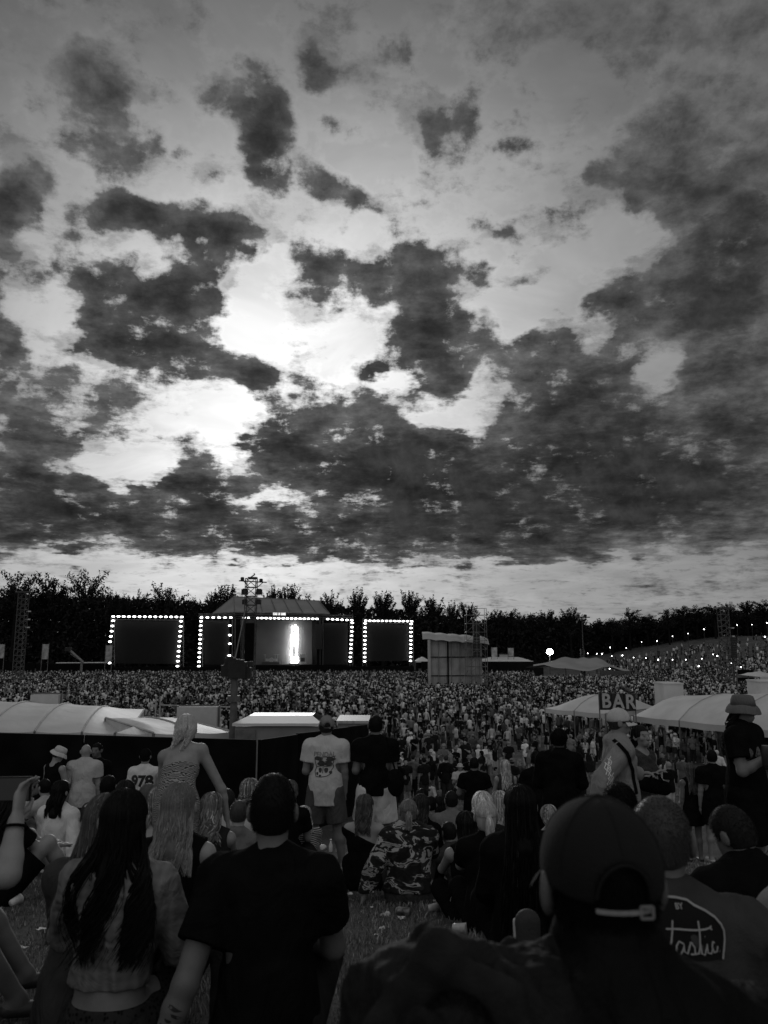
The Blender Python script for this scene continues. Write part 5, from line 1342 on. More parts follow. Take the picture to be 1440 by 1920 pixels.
def poisson(x, y, d):
    keep = []; cell = {}
    for i in range(len(x)):
        dd = d[i] if hasattr(d, '__len__') else d; cx, cy = int(x[i] // 1.0), int(y[i] // 1.0); ok = True
        for a in (-1, 0, 1):
            for b_ in (-1, 0, 1):
                for k in cell.get((cx + a, cy + b_), ()):
                    if (x[k] - x[i]) ** 2 + (y[k] - y[i]) ** 2 < dd * dd: ok = False; break
                if not ok: break
            if not ok: break
        if ok: keep.append(i); cell.setdefault((cx, cy), []).append(i)
    return np.array(keep, int)
NSPLIT = 66.0                       # nearer than this everyone in view is an object of their own
x, y = [], []
N = 34000; yy = np.sqrt(rs.uniform(40 ** 2, 168 ** 2, N)); xx = (rs.random(N) * 1.2 - .6) * yy
ok = ~blocked(xx, yy)
pxs = 720 + xx / yy * FPX
edge = np.where(pxs < 700, 168, np.where(pxs < 1000, 172, 176)); ok &= yy < edge
ok &= ~((pxs > 700) & (yy < 46)); 
dens = np.clip((yy - 38) / 40, .25, 1.0); dens = np.where(pxs < 640, 1.0, dens); dens = dens * (.82 + .5 * wob(np.stack([xx, yy, xx * 0], -1), .35, 4)).clip(.25, 1); ok &= rs.random(N) < dens
xx, yy = xx[ok], yy[ok]; k = poisson(xx, yy, .62); xx, yy = xx[k], yy[k]
FAR = (yy > NSPLIT) | (720 + xx / yy * FPX < 560)
FAR &= ~((yy < 52) & (720 + xx / yy * FPX < 560) & (yy < 40))
fx, fy = xx[FAR], yy[FAR]; n = len(fx)
pos = np.stack([fx, fy, gz(fx, fy)], -1)
rzv = rs.normal(.12, .55, n) + np.where(rs.random(n) < .12, rs.uniform(-3, 3, n), 0)
au = np.stack([np.where(rs.random(n) < .02, .9, np.where(rs.random(n) < .25, .3, 0)) for _ in range(2)], -1)
V, F, A = crowd_figures(pos, rzv, rs.normal(.96, .055, n).clip(.8, 1.1), rand_tones(n, rs), au, (rs.random(n) < .45) * 1.0, rs)
cr = link('crowd', mesh_np('crowd', V, F, True, A), M_CROWD); tag(cr, 'dense standing crowd filling the arena field up to the stage', kind='stuff')
print('far crowd', n)
# the people sitting and standing on the right slope
N = 5200; yy2 = rs.uniform(112, 206, N); pxx = rs.uniform(1120, 1500, N); xx2 = (pxx - 720) / FPX * yy2
hz_ = gz(xx2, yy2); pyy = 1200 - (hz_ - 8) / yy2 * FPX
ok = (pyy < 1262) & (hz_ > .25) & ~((pxx < 1190) & (yy2 < 172))
ok &= rs.random(N) < np.clip(.55 - .42 * (1255 - pyy) / 50, .07, .6)
xx2, yy2 = xx2[ok], yy2[ok]; k = poisson(xx2, yy2, .8); xx2, yy2 = xx2[k], yy2[k]; n = len(xx2); half = rs.random(n) < .72
outp = []
for sit_, msk in ((True, half), (False, ~half)):
    a, b_ = xx2[msk], yy2[msk]; q = len(a)
    outp.append(crowd_figures(np.stack([a, b_, gz(a, b_)], -1), rs.uniform(-.5, 1.9, q), rs.normal(.97, .05, q), rand_tones(q, rs), np.zeros((q, 2)), (rs.random(q) < .45) * 1.0, rs, sit_))
o1 = len(outp[0][0]); V = np.concatenate([outp[0][0], outp[1][0]]); F = np.concatenate([outp[0][1], outp[1][1] + o1]); A = np.concatenate([outp[0][2], outp[1][2]])
cr = link('slope_crowd', mesh_np('slope_crowd', V, F, True, A), M_CROWD); tag(cr, 'crowd sitting and standing on the grass slope at the right', kind='stuff')
print('slope crowd', n)

# ------------------------------------------------------------------ nearer people: individuals copied from a few built figures
VAR = []
def variant(desc, hair, wl, long_, **sk):
    j = skel(**sk); h = .021; o = empty('person', (0, 0, -50)); parts = {}
    pr = torso(j) + headp(j, False)
    for i in (0, 1): pr += arm(j, i) + leg(j, i) + foot(j, i, .008) + hand(j, i, detail=False)
    ob = smesh('body', pr, h, M_OBJ, o); ob['role'] = 'skin'
    for kd, kw in wl:
        e_ = wear(j, o, kd, M_OBJ, h, e=.022, fold=0, **kw)
        if e_: e_['role'] = 'bottom' if kd in ('trousers', 'shorts', 'skirt') else 'top'
    c, H = j['hc'], j['H']; pr = [ell(c + H @ v3(0, -.016, .026), v3(.088, .104, .104), H, .02)]
    if long_: pr += [seg(c + H @ v3(0, -.05, -.02), j['neck'] - j['fw'] * .09 - j['u2'] * .08, .07, .06, .6, j['fw'], .03)]
    hb = smesh('hair', pr, .018, M_OBJ, o, (), [hair_clip(j, -.4 if long_ else -.07, .045, .06)]); hb['role'] = 'hair'
    if hair == 'hat':
        m = MB(); q = c + H @ v3(0, 0, .05); m.lathe(tuple(q), [(.15, -.02), (.10, .0), (.095, .06), (.06, .09), (.01, .09)], 12); hb = m.build('hat', M_OBJ, o, True); hb['role'] = 'hat'
    VAR.append((o, list(o.children), desc, sk.get('pose', 'stand'), long_, hair == 'hat')); return o
T_, TS, D_ = ('trousers', {}), ('shorts', {}), ('dress', {})
variant('t-shirt and trousers', '', [('tee', {}), T_], False, arms=('hang', 'hang'))
variant('t-shirt and shorts', '', [('tee', {}), TS], False, arms=('hang', 'bent'), pose='wide')
variant('t-shirt and trousers', 'hat', [('tee', {}), T_], False, arms=('fold', 'fold'))
variant('t-shirt and trousers', '', [('tee', {}), T_], False, arms=('hold', 'pocket'), pose='walk')
variant('dress', '', [D_], True, sex='f', arms=('hang', 'hold'))
variant('vest and shorts', '', [('vest', {'hem': -.02}), TS], True, sex='f', arms=('fold', 'hang'))
variant('t-shirt and trousers', '', [('tee', {'hem': .0}), T_], True, sex='f', arms=('hang', 'bent'), pose='walk')
variant('hooded top and trousers', '', [('hoodie', {}), T_], False, arms=('pocket', 'pocket'))
variant('t-shirt and shorts', 'hat', [('tee', {}), TS], False, arms=('hang', 'hold'))
variant('long top and trousers', '', [('long', {}), T_], True, sex='f', arms=('hold', 'hold'), head=(40, 10, 0))
variant('t-shirt and trousers', '', [('tee', {}), T_], False, arms=('up', 'hang'))
variant('t-shirt and trousers', '', [('tee', {}), T_], False, pose='knees', arms=('knees', 'knees'), slouch=14)
variant('top and shorts', '', [('vest', {}), TS], True, sex='f', pose='cross', arms=('lap', 'lap'), slouch=10)
variant('hooded top and trousers', '', [('hoodie', {}), T_], True, sex='f', pose='out', arms=('prop', 'prop'), lean=-14)
USED = set()
def word(v): return 'black' if v < .03 else 'dark grey' if v < .09 else 'grey' if v < .25 else 'pale' if v < .5 else 'white'
def place_copy(vi, x, y, rz, s, tones, where, group='people standing about on the field', z=None):
    """tones: hair, skin, top, bottom"""
    root, kids, desc, pose, lg, hat = VAR[vi]
    if vi in USED: o = root.copy(); COL.objects.link(o); ch = []; [ch.append(k_.copy()) for k_ in kids]; [COL.objects.link(c_) for c_ in ch]
    else: o = root; ch = kids; USED.add(vi)
    o.location = (x, y, G(x, y) if z is None else z); o.rotation_euler = (0, 0, rz); o.scale = (s, s, s)
    roles = {'hair': tones[0], 'skin': tones[1], 'top': tones[2], 'bottom': tones[3], 'hat': tones[2] * .5 + .15}
    for c_ in ch:
        c_.parent = o; v = roles[c_['role']]; c_.color = (v, v, v, 1)
    hairw = ('long ' if lg else 'short ') + ('dark' if tones[0] < .06 else 'brown' if tones[0] < .15 else 'blond') + ' hair'
    verb = 'sitting' if pose in ('knees', 'cross', 'out') else 'standing'
    d = desc.split(' and '); lab = 'person with %s, %s %s' % (hairw, word(tones[2]), d[0])
    if len(d) > 1: lab += ' and %s %s' % (word(tones[3]), d[1])
    if hat: lab = lab.replace('person with ' + hairw, 'person in brimmed hat')
    lab += ', ' + verb + ' ' + where
    tag(o, ' '.join(lab.split()[:16]), 'person', group); return o
NEARX, NEARY = xx[~FAR], yy[~FAR]
pool = [(a, b_) for a, b_ in zip(NEARX, NEARY) if b_ < NSPLIT]
# sparse foreground of the field: small standing groups with grass between them
rs2 = np.random.default_rng(5); extra = []
for gx_px, gY, cnt, rad in ((765, 29, 3, .8), (790, 33, 5, 1.3), (830, 31, 4, 1.1), (868, 30, 3, .9), (900, 26, 3, 1.0), (880, 36, 5, 1.5), (955, 33, 1, .2), (760, 38, 5, 1.5), (820, 40, 6, 2), (1000, 36, 3, 1), (1010, 24, 2, .7),
                           (1045, 27, 3, .9), (1070, 34, 4, 1.3), (1260, 33, 2, .8), (1322, 35, 1, .1), (1240, 26, 2, .5), (1400, 30, 2, .6), (1215, 30, 3, 1.0), (930, 42, 6, 2.2), (1000, 45, 6, 2.2), (1100, 42, 5, 2), (880, 46, 8, 3), (770, 46, 8, 3),
                           (1150, 36, 4, 1.2), (1120, 29, 2, .6), (970, 28, 2, .6)):
    gx = (gx_px - 720) / FPX * gY
    for _ in range(cnt): extra.append((gx + rs2.normal(0, rad * .6), gY + rs2.normal(0, rad)))
# queue in front of the bar
for k in range(60):
    t = rs2.random(); X_ = 12.5 + 14 * t; Y_ = 61 - 22 * (X_ - 12) / 17 - rs2.uniform(.3, 4.2); extra.append((X_, Y_))
extra = np.array(extra); kk = poisson(extra[:, 0], extra[:, 1], .45); extra = extra[kk]
allp = [tuple(e) + (1,) for e in extra] + [(a, b_, 0) for a, b_ in pool if all((a - e[0]) ** 2 + (b_ - e[1]) ** 2 > .35 for e in extra)]
allp.sort(key=lambda t: t[1]); 
vis = [p for p in allp if -.02 < p[0] / p[1] + .0 and p[0] / p[1] < .51 or p[1] > 40 and -.12 < p[0] / p[1] < .51]
NIND = 240; ind = vis[:NIND]; rest = vis[NIND:]
print('individuals', len(ind), 'to', ind[-1][1], 'rest', len(rest))
tn = rand_tones(len(ind), rs2)
for i, (a, b_, q) in enumerate(ind):
    px = 720 + a / b_ * FPX; s_ = float(np.clip(rs2.normal(.97, .05), .85, 1.08))
    sit_ = rs2.random() < (.10 if b_ < 40 else .0)
    vi = int(rs2.integers(11, 14)) if sit_ else int(rs2.integers(0, 11))
    if VAR[vi][4] and s_ > .97: s_ -= .05
    where = ('on the trodden grass of the near field' if b_ < 38 else 'before the bar tents' if px > 1020 and b_ < 56 else 'in the loose middle of the field' if b_ < 52 else 'at the near edge of the crowd')
    place_copy(vi, a, b_, float(rs2.normal(.2, .9) + (math.pi * .8 if rs2.random() < .25 else 0)), s_, tn[i][:4], where)
if rest:
    a = np.array([p[0] for p in rest]); b_ = np.array([p[1] for p in rest]); q = len(a)
    V, F, A = crowd_figures(np.stack([a, b_, gz(a, b_)], -1), rs2.normal(.1, .6, q), rs2.normal(.96, .05, q), rand_tones(q, rs2), np.where(rs2.random((q, 2)) < .25, .3, 0), (rs2.random(q) < .45) * 1.0, rs2)
    cr = link('near_crowd', mesh_np('near_crowd', V, F, True, A), M_CROWD); tag(cr, 'near part of the standing crowd between the wrapped booth and the bar tents', kind='stuff')
for vi in range(len(VAR)):
    if vi not in USED:
        for k_ in VAR[vi][1]: bpy.data.objects.remove(k_)
        bpy.data.objects.remove(VAR[vi][0])
# the nearer individuals who would read alike are told apart by who stands next to them
def _side(px):
    marks = ((640, 'behind the white cabin'), (690, 'behind the grey container'), (745, 'beside the hoarding end'), (800, 'right of the man in white shorts'), (870, 'below the wrapped booth'), (940, 'right below the booth'), (1010, 'left of the BAR tents'), (1070, 'under the first bar tent'),
             (1130, 'left below the BAR sign'), (1190, 'below the BAR sign'), (1260, 'left under the long tent'), (1340, 'under the long tent'), (1500, 'near the right edge'))
    for a, b_ in marks:
        if px < a: return b_
    return marks[-1][1]
seen = {}
for o in [o for o in COL.objects if o.parent is None and o.get('group') == 'people standing about on the field']:
    px = 720 + o.location.x / o.location.y * FPX
    base_ = o['label'].split(', ')[0]; d = 'foremost' if o.location.y < 32 else 'near' if o.location.y < 42 else 'middle' if o.location.y < 52 else 'far'
    words = base_.replace('person with ', '').replace('person in ', '').replace(' and ', ', ').replace('t-shirt', 'tee').replace('hooded', 'hooded').split()
    lab = ('%s person, %s, %s' % (d, ' '.join(words), _side(px)))
    lab = ' '.join(lab.split()[:15]); seen.setdefault(lab, []).append(o)
for lab, os_ in seen.items():
    os_.sort(key=lambda o: o.location.x / o.location.y)
    for i, o in enumerate(os_):
        L2 = lab
        if len(os_) > 1:
            L2 = {2: ('left ', 'right ')}.get(len(os_), ('leftmost ', 'second ', 'third ', 'fourth ', 'fifth ', 'sixth ', 'seventh ', 'eighth ', 'ninth ', 'tenth ', 'eleventh ', 'twelfth ', 'thirteenth '))[min(i, 12)] + lab if not (len(os_) == 2 and i > 1) else lab
        o['label'] = ' '.join(L2.split()[:16])

# ================================================================== people in front, one by one
BLK = cloth(.007, .5, 'black_cloth'); DRK = cloth(.022, .5, 'dark_cloth'); CHAR = cloth(.05, .5, 'charcoal_cloth'); MID = cloth(.14, .5, 'grey_cloth'); PALE = cloth(.38, .5, 'pale_cloth'); WHT = cloth(.62, .45, 'white_cloth')
DENIM = cloth(.11, .5, 'denim')
def pattern(name, kind, v0, v1, scale):
    m, t, b = newmat(name); N, L = t.nodes, t.links; tc = N.new('ShaderNodeTexCoord'); cr = N.new('ShaderNodeValToRGB')
    if kind == 'camo':
        n = N.new('ShaderNodeTexNoise'); n.inputs['Scale'].default_value = scale; n.inputs['Detail'].default_value = 2.5; n.inputs['Distortion'].default_value = 1.6
        mp = N.new('ShaderNodeMapping'); mp.inputs['Scale'].default_value = (1, 1, 1.9); L.new(tc.outputs['Object'], mp.inputs[0]); L.new(mp.outputs[0], n.inputs['Vector']); src = n.outputs['Fac']
        cr.color_ramp.interpolation = 'CONSTANT'; e = cr.color_ramp.elements; e[0].color = grey(v0); e[1].position = .47; e[1].color = grey(v0 * 2.5)
        q = e.new(.52); q.color = grey(v1); q = e.new(.58); q.color = grey(v0 * 1.2); q = e.new(.63); q.color = grey(v1 * .7)
    elif kind == 'stripe':
        n = N.new('ShaderNodeTexWave'); n.bands_direction = 'Z'; n.inputs['Scale'].default_value = scale; n.inputs['Distortion'].default_value = .4; L.new(tc.outputs['Object'], n.inputs['Vector']); src = n.outputs['Fac']
        cr.color_ramp.interpolation = 'CONSTANT'; e = cr.color_ramp.elements; e[0].color = grey(v0); e[1].position = .78; e[1].color = grey(v1)
    elif kind == 'swirl':
        n = N.new('ShaderNodeTexWave'); n.wave_type = 'RINGS'; n.inputs['Scale'].default_value = scale; n.inputs['Distortion'].default_value = 9; n.inputs['Detail'].default_value = 1.5; L.new(tc.outputs['Object'], n.inputs['Vector']); src = n.outputs['Fac']
        e = cr.color_ramp.elements; e[0].position = .35; e[0].color = grey(v0); e[1].position = .6; e[1].color = grey(v1)
    elif kind == 'spots':
        n = N.new('ShaderNodeTexVoronoi'); n.inputs['Scale'].default_value = scale; L.new(tc.outputs['Object'], n.inputs['Vector']); src = n.outputs['Distance']
        e = cr.color_ramp.elements; e[0].position = .2; e[0].color = grey(v0); e[1].position = .45; e[1].color = grey(v1)
    elif kind == 'plaid':
        a = N.new('ShaderNodeTexWave'); a.bands_direction = 'Z'; a.inputs['Scale'].default_value = scale; b2 = N.new('ShaderNodeTexWave'); b2.bands_direction = 'X'; b2.inputs['Scale'].default_value = scale
        for k in (a, b2): k.inputs['Distortion'].default_value = 1.2; k.inputs['Detail'].default_value = 3; L.new(tc.outputs['Object'], k.inputs['Vector'])
        ad = N.new('ShaderNodeMath'); ad.operation = 'ADD'; L.new(a.outputs['Fac'], ad.inputs[0]); L.new(b2.outputs['Fac'], ad.inputs[1]); ml = N.new('ShaderNodeMath'); ml.operation = 'MULTIPLY'; ml.inputs[1].default_value = .5; L.new(ad.outputs[0], ml.inputs[0]); src = ml.outputs[0]
        e = cr.color_ramp.elements; e[0].position = .1; e[0].color = grey(v0); e[1].position = .9; e[1].color = grey(v1)
    L.new(src, cr.inputs[0]); L.new(cr.outputs[0], b.inputs['Base Color']); b.inputs['Roughness'].default_value = .85; b.inputs['Specular IOR Level'].default_value = .15
    f = N.new('ShaderNodeTexNoise'); f.inputs['Scale'].default_value = 6; f.inputs['Detail'].default_value = 4; f.inputs['Distortion'].default_value = 1.4; L.new(tc.outputs['Object'], f.inputs['Vector'])
    bp = N.new('ShaderNodeBump'); bp.inputs['Strength'].default_value = .6; bp.inputs['Distance'].default_value = .05; L.new(f.outputs['Fac'], bp.inputs['Height']); L.new(bp.outputs[0], b.inputs['Normal'])
    return m
CAMO = pattern('camouflage_cloth', 'camo', .012, .34, 4.2); SWIRL = pattern('swirl_print_cloth', 'swirl', .03, .30, 26); LEOPARD = pattern('spotted_cloth', 'spots', .004, .03, 60)
PLAID = pattern('checked_shirt_cloth', 'plaid', .13, .18, 9); STRIPE = pattern('striped_knit', 'stripe', .012, .12, 26)

# ---- lettering and prints laid onto cloth: flat pieces cast onto the garment from outside
from mathutils.bvhtree import BVHTree
def on_cloth(root, garment, me, origin, right, up, fwd, name, mt, lift=.0035):
    """me: flat mesh in its local xy; each vertex is dropped along fwd onto the garment (root space)"""
    bv = BVHTree.FromPolygons([v.co.copy() for v in garment.data.vertices], [p.vertices[:] for p in garment.data.polygons])
    bm = bmesh.new(); bm.from_mesh(me)
    for _ in range(2):
        lg = [e for e in bm.edges if e.calc_length() > .03]
        if not lg: break
        bmesh.ops.subdivide_edges(bm, edges=lg, cuts=2)
    bmesh.ops.triangulate(bm, faces=bm.faces)
    o_, r_, u_, f_ = (Vector(k) for k in (origin, right, up, fwd))
    bad = []
    for v in bm.verts:
        p = o_ + r_ * v.co.x + u_ * v.co.y; hit = bv.ray_cast(p - f_ * .5, f_)
        if hit[0] is None: bad.append(v)
        else: v.co = hit[0] - f_ * lift
    bmesh.ops.delete(bm, geom=bad, context='VERTS')
    m2 = bpy.data.meshes.new(name); bm.to_mesh(m2); bm.free(); bpy.data.meshes.remove(me)
    return link(name, m2, mt, garment)
def strokes(paths, w_):
    """flat ribbons along polylines"""
    vs = []; fs = []
    for path in paths:
        P = [Vector(p) for p in path]
        if len(P) == 1: P = [P[0] - Vector((w_ / 2, 0)), P[0] + Vector((w_ / 2, 0))]
        Q = [P[0]]
        for a, b_ in zip(P, P[1:]):
            n = max(1, int((b_ - a).length / .012)); Q += [a.lerp(b_, k / n) for k in range(1, n + 1)]
        n0 = len(vs)
        for i, p in enumerate(Q):
            d = (Q[min(i + 1, len(Q) - 1)] - Q[max(i - 1, 0)]); d = d.normalized() if d.length else Vector((1, 0)); nn_ = Vector((-d.y, d.x)) * w_ / 2
            vs += [(p.x - nn_.x, p.y - nn_.y, 0), (p.x + nn_.x, p.y + nn_.y, 0)]
        fs += [(n0 + 2 * i, n0 + 2 * i + 2, n0 + 2 * i + 3, n0 + 2 * i + 1) for i in range(len(Q) - 1)]
    me = bpy.data.meshes.new('print'); me.from_pydata(vs, [], fs); me.update(); return me
def child(o, nm): return [c for c in o.children if c.name.split('.')[0] == nm][0]
def blobmesh(polys):
    vs = []; fs = []
    for P in polys:
        n0 = len(vs); c = (sum(p[0] for p in P) / len(P), sum(p[1] for p in P) / len(P)); vs.append((c[0], c[1], 0)); vs += [(p[0], p[1], 0) for p in P]
        fs += [(n0, n0 + 1 + i, n0 + 1 + (i + 1) % len(P)) for i in range(len(P))]
    me = bpy.data.meshes.new('print'); me.from_pydata(vs, [], fs); me.update(); return me
def ellp(cx, cy, rx, ry, n=16, w_=0.0, sd=0): return [(cx + rx * math.cos(t) * (1 + w_ * math.sin(3 * t + sd)), cy + ry * math.sin(t) * (1 + w_ * math.cos(2 * t + sd))) for t in (2 * math.pi * k / n for k in range(n))]

# ---------------- closest: man in a backwards facing cap
o, j = person(1112, 1.18, 'close dark silhouette in a baseball cap with a pale buckled strap, seen from behind', top=1485, h=.0055, pose='cross', arms=('lap', 'lap'), slouch=14, bulk=1.15, skinv=.11,
              wearl=[('jacket', mat('waxed_jacket', .006, .7, .4, 7, .3, 160, .08, folds=.8, fscale=7), {'e': .03, 'fold': .011, 'high': .08})], hair=('short', {'v': .006, 'low': -.088, 'vol': .006}), shoes=None, rz=.06,
              hat=('cap', mat('dark_cap_cotton', .008, .9, .12, 12, .4, 300), {'e': .014, 'strapm': mat('dull_strap', .26, .6, .25, 60)}))
m = MB()
F1 = (o, j)
# his rucksack and bunched coat beside him
o = empty('rucksack', (0, 0, 0), 0, 'crumpled black rucksack heaped beside the capped man in front', 'rucksack')
c = at(858, 1830, 1.10); c = v3(c.x, c.y, c.z - .10)
pr = [ell(c + v3(-.02, 0, .0), (.13, .11, .135), None, .04), ell(c + v3(.09, .02, -.01), (.10, .10, .12), None, .04), ell(c + v3(-.08, .02, -.06), (.09, .10, .12), None, .04), ell(c + v3(0, 0, -.26), (.20, .15, .25), None, .05)]
NYL = mat('black_nylon', .011, .75, .4, 8, .3, 140, .15, folds=.9, fscale=9)
smesh('bag_body', pr, .006, NYL, o, [folds_fn(.020, 17, 3), folds_fn(.008, 48, 4), folds_fn(.003, 110, 6)])
pr = [seg(c + v3(-.10, -.03, .03), c + v3(-.03, -.05, .135), .028, None, .5, (0, 1, 0), .01), seg(c + v3(-.03, -.05, .135), c + v3(.05, -.06, .09), .02, None, .5, (0, 1, 0), .02), seg(c + v3(.05, -.06, .09), c + v3(.09, -.08, -.05), .018, None, .5, (0, 1, 0), .02)]
smesh('shoulder_strap', [tuple([q[0], q[1] + v3(0, -.03, .02), q[2] + v3(0, -.03, .02)] + list(q[3:])) for q in pr], .006, mat('webbing', .022, .9, .3, 30, .3, 200, .05), o, [folds_fn(.004, 60, 9)])
# ---------------- big man in a black tee
o, j = person(515, 2.95, 'broad man with cropped hair in a plain black tee sitting in the centre foreground', top=1457, h=.007, pose='cross', arms=(((-.27, -.12, .31), (-.36, -.16, .08)), 'lap'), slouch=6, bulk=1.04, skinv=.12, head=(0, 2, 0),
              wearl=[('tee', mat('black_jersey', .007, .95, .2, 9, .3, 260, .02, folds=.9), {'e': .013, 'fold': .008, 'hem': -.09}), ('trousers', DRK)], hair=('short', {'v': .010, 'low': -.08, 'vol': .007, 'top': .012, 'rough': .003}), rz=.02)
bd = child(o, 'body'); w0, e0_ = j['wr', 0], j['el', 0]
# dark tattoo bands on his forearm
polys = []
for k in range(9): polys.append(ellp(.0 + .012 * math.sin(k * 2), -.10 + k * .021, .012 + .006 * (k % 3), .007, 10, .3, k))
ax = nrm(e0_ - w0); on_cloth(o, bd, blobmesh(polys), Vector((w0 + e0_) / 2), Vector(nrm(np.cross(v3(0, 1, 0), ax))), Vector(ax), Vector((0, 1, 0)), 'tattoo', mat('tattoo_ink', .02, .6), .001)
# ---------------- black haired woman
o, j = person(240, 3.0, 'woman with very long wavy black hair over a pale checked crop shirt, sitting', top=1479, h=.007, pose='cross', sex='f', arms=(((-.24, .12, .38), (-.15, .34, .24)), ((.25, .08, .37), (.16, .32, .24))), slouch=4, bulk=1.0, skinv=.20, head=(10, 6, 0),
              wearl=[('long', PLAID, {'e': .022, 'fold': .011, 'hem': .155, 'name': 'checked_shirt'}), ('trousers', LEOPARD, {'e': .012, 'name': 'leggings'})],
              hair=('long', {'L_': .47, 'n': 1150, 'r': .0032, 'wave': .065, 'freq': 1.7, 'spread': 1.6, 'v': .0065, 'var': .4, 'vol': .016}), rz=-.06)
# ---------------- others close by, left
P205 = person(205, 3.2, 'brown haired woman in dark jacket with white sunglasses pushed up on her head', top=1488, h=.009, pose='cross', sex='f', arms=('lap', 'lap'), slouch=10, head=(20, 6, 0), wearl=[('jacket', CHAR, {'e': .025, 'fold': .006}), ('trousers', BLK)],
       hair=('long', {'L_': .42, 'n': 900, 'r': .0036, 'wave': .014, 'v': .045, 'tips': .085, 'spread': 1.3}), rz=-.25)
SUNG = mat('white_sunglasses', .7, .25)
def head_glasses(oj, z=.085, y=.05, mt=SUNG, fore=False):
    o, j = oj; c, H = j['hc'], j['H']; m = MB(); g = lambda *p: Vector(c + H @ v3(*p))
    for s in (-1, 1):
        m.bar(g(s * .008, y + .06, z), g(s * .075, y + .03, z), .014 if not fore else .010, 6); m.bar(g(s * .085, y + .03, z), g(s * .088, y - .06, z - .012), .004, 4)
    m.build('sunglasses', mt, o)
head_glasses(P205)
person(340, 4.2, 'long straight blond haired woman in black sitting behind the black haired woman', top=1466, h=.010, pose='cross', sex='f', arms=('lap', 'lap'), slouch=6, wearl=[('vest', BLK, {'e': .016, 'fold': .004}), ('trousers', BLK)], skinv=.26,
       hair=('long', {'L_': .30, 'n': 1500, 'r': .0026, 'wave': .014, 'v': .11, 'tips': .34, 'var': .3, 'spread': 1.15}), rz=.0)
person(402, 6.3, 'woman in dark strappy top with fair wavy hair, right of the blonde', top=1486, h=.011, pose='cross', sex='f', arms=('lap', 'knees'), slouch=8, head=(-25, 12, 0), wearl=[('vest', DRK), ('shorts', BLK)], skinv=.20,
       hair=('long', {'L_': .24, 'n': 260, 'r': .007, 'wave': .02, 'v': .12, 'tips': .22}), rz=.1)
person(428, 8.2, 'man in a pale tee with short dark hair sitting left of the broad man', top=1478, pose='cross', arms=('lap', 'lap'), slouch=14, wearl=[('tee', PALE), ('shorts', DRK)], hair=('short', {'v': .03}), rz=.1)
person(452, 7.4, 'person in a pale hooded top bent forward beside the broad man', top=1500, pose='cross', arms=('knees', 'knees'), slouch=22, wearl=[('hoodie', MID), ('shorts', DRK)], hair=('short', {'v': .06}), rz=-.1, skinv=.3)
person(470, 9.4, 'person with tousled fair curls sitting just left of the broad man, before the hoarding', top=1460, pose='cross', sex='f', arms=('lap', 'face'), slouch=6, wearl=[('tee', BLK), ('shorts', DRK)], hair=('long', {'L_': .10, 'n': 300, 'r': .009, 'wave': .04, 'freq': 5, 'v': .12, 'var': .6, 'vol': .022}), rz=.2)
person(545, 9.6, 'person with wavy brown hair half hidden behind the broad man, holding a drink', top=1462, pose='cross', sex='f', arms=('face', 'lap'), slouch=4, wearl=[('tee', BLK), ('shorts', DRK)], hair=('long', {'L_': .12, 'n': 260, 'r': .008, 'wave': .03, 'freq': 5, 'v': .06, 'var': .5}), rz=-.2)
person(572, 9.9, 'person in striped pale top behind the legs of the capped standing man', top=1510, pose='cross', sex='f', arms=('lap', 'lap'), slouch=20, wearl=[('tee', pattern('bold_striped_cloth', 'stripe', .05, .55, 14)), ('shorts', BLK)], hair=('long', {'L_': .2, 'n': 200, 'r': .008, 'v': .3, 'tips': .4}), rz=.3, skinv=.28)
# standing woman with a bare back, leaning over
o, j = person(346, 6.5, 'standing woman bending forward, bare back with pale hair and swirl patterned dress', top=1341, h=.010, pose='stand', sex='f', lean=14, slouch=28, roll=-8, arms=((((-.27, .34, 1.06)), ((-.22, .44, .82))), ((.27, .30, 1.04), (.32, .32, .80))), head=(35, 34, 8), skinv=.23, bulk=1.06,
              wearl=[('lowback', SWIRL, {'e': .014, 'fold': .003, 'hem': -.50})], hair=('long', {'L_': .13, 'n': 700, 'r': .004, 'wave': .01, 'v': .36, 'tips': .45, 'var': .2, 'spread': .6, 'vol': .018}), rz=-.12)
# small group by the hoarding
person(112, 14.4, 'man in a white bucket hat and black sleeveless top by the hoarding, looking down', top=1399, h=.014, pose='stand', arms=('hang', 'hold'), head=(-40, 26, 0), slouch=4, wearl=[('vest', BLK), ('shorts', BLK)], hair=('short', {'v': .03}), hat=('bucket', cloth(.5)), rz=-.5, skinv=.26)
person(162, 14.6, 'bald man in a large pale tee standing with his back turned by the hoarding', top=1395, h=.014, pose='stand', arms=('hang', 'hang'), lean=2, slouch=6, bulk=1.12, wearl=[('tee', cloth(.42), {'hem': -.14, 'e': .03}), ('trousers', MID)], hair=None, rz=.1, skinv=.27)
person(182, 15.2, 'man in black with a dark beanie facing the bald man in the pale tee', top=1393, h=.014, pose='stand', arms=('bent', 'hold'), wearl=[('tee', BLK), ('trousers', BLK)], hair=('short', {'v': .01}), rz=2.9, face=True, skinv=.12)
o, j = person(274, 12.2, 'man in a white tee numbered 978 and a dark cap standing before the hoarding', top=1402, h=.012, pose='stand', arms=('bent', 'hold'), wearl=[('tee', WHT, {'fold': .003}), ('trousers', DENIM)], hair=('short', {'v': .012}), hat=('cap', BLK, {'back': False}), rz=-.05)
on_cloth(o, child(o, 't_shirt'), text_mesh('978', .235, 0, .011), Vector(j['chest'] - v3(0, .0, .01)), Vector((1, 0, 0)), Vector((0, 0, 1)), Vector((0, 1, 0)), 'number_print', mat('print_ink', .03, .8), .004)
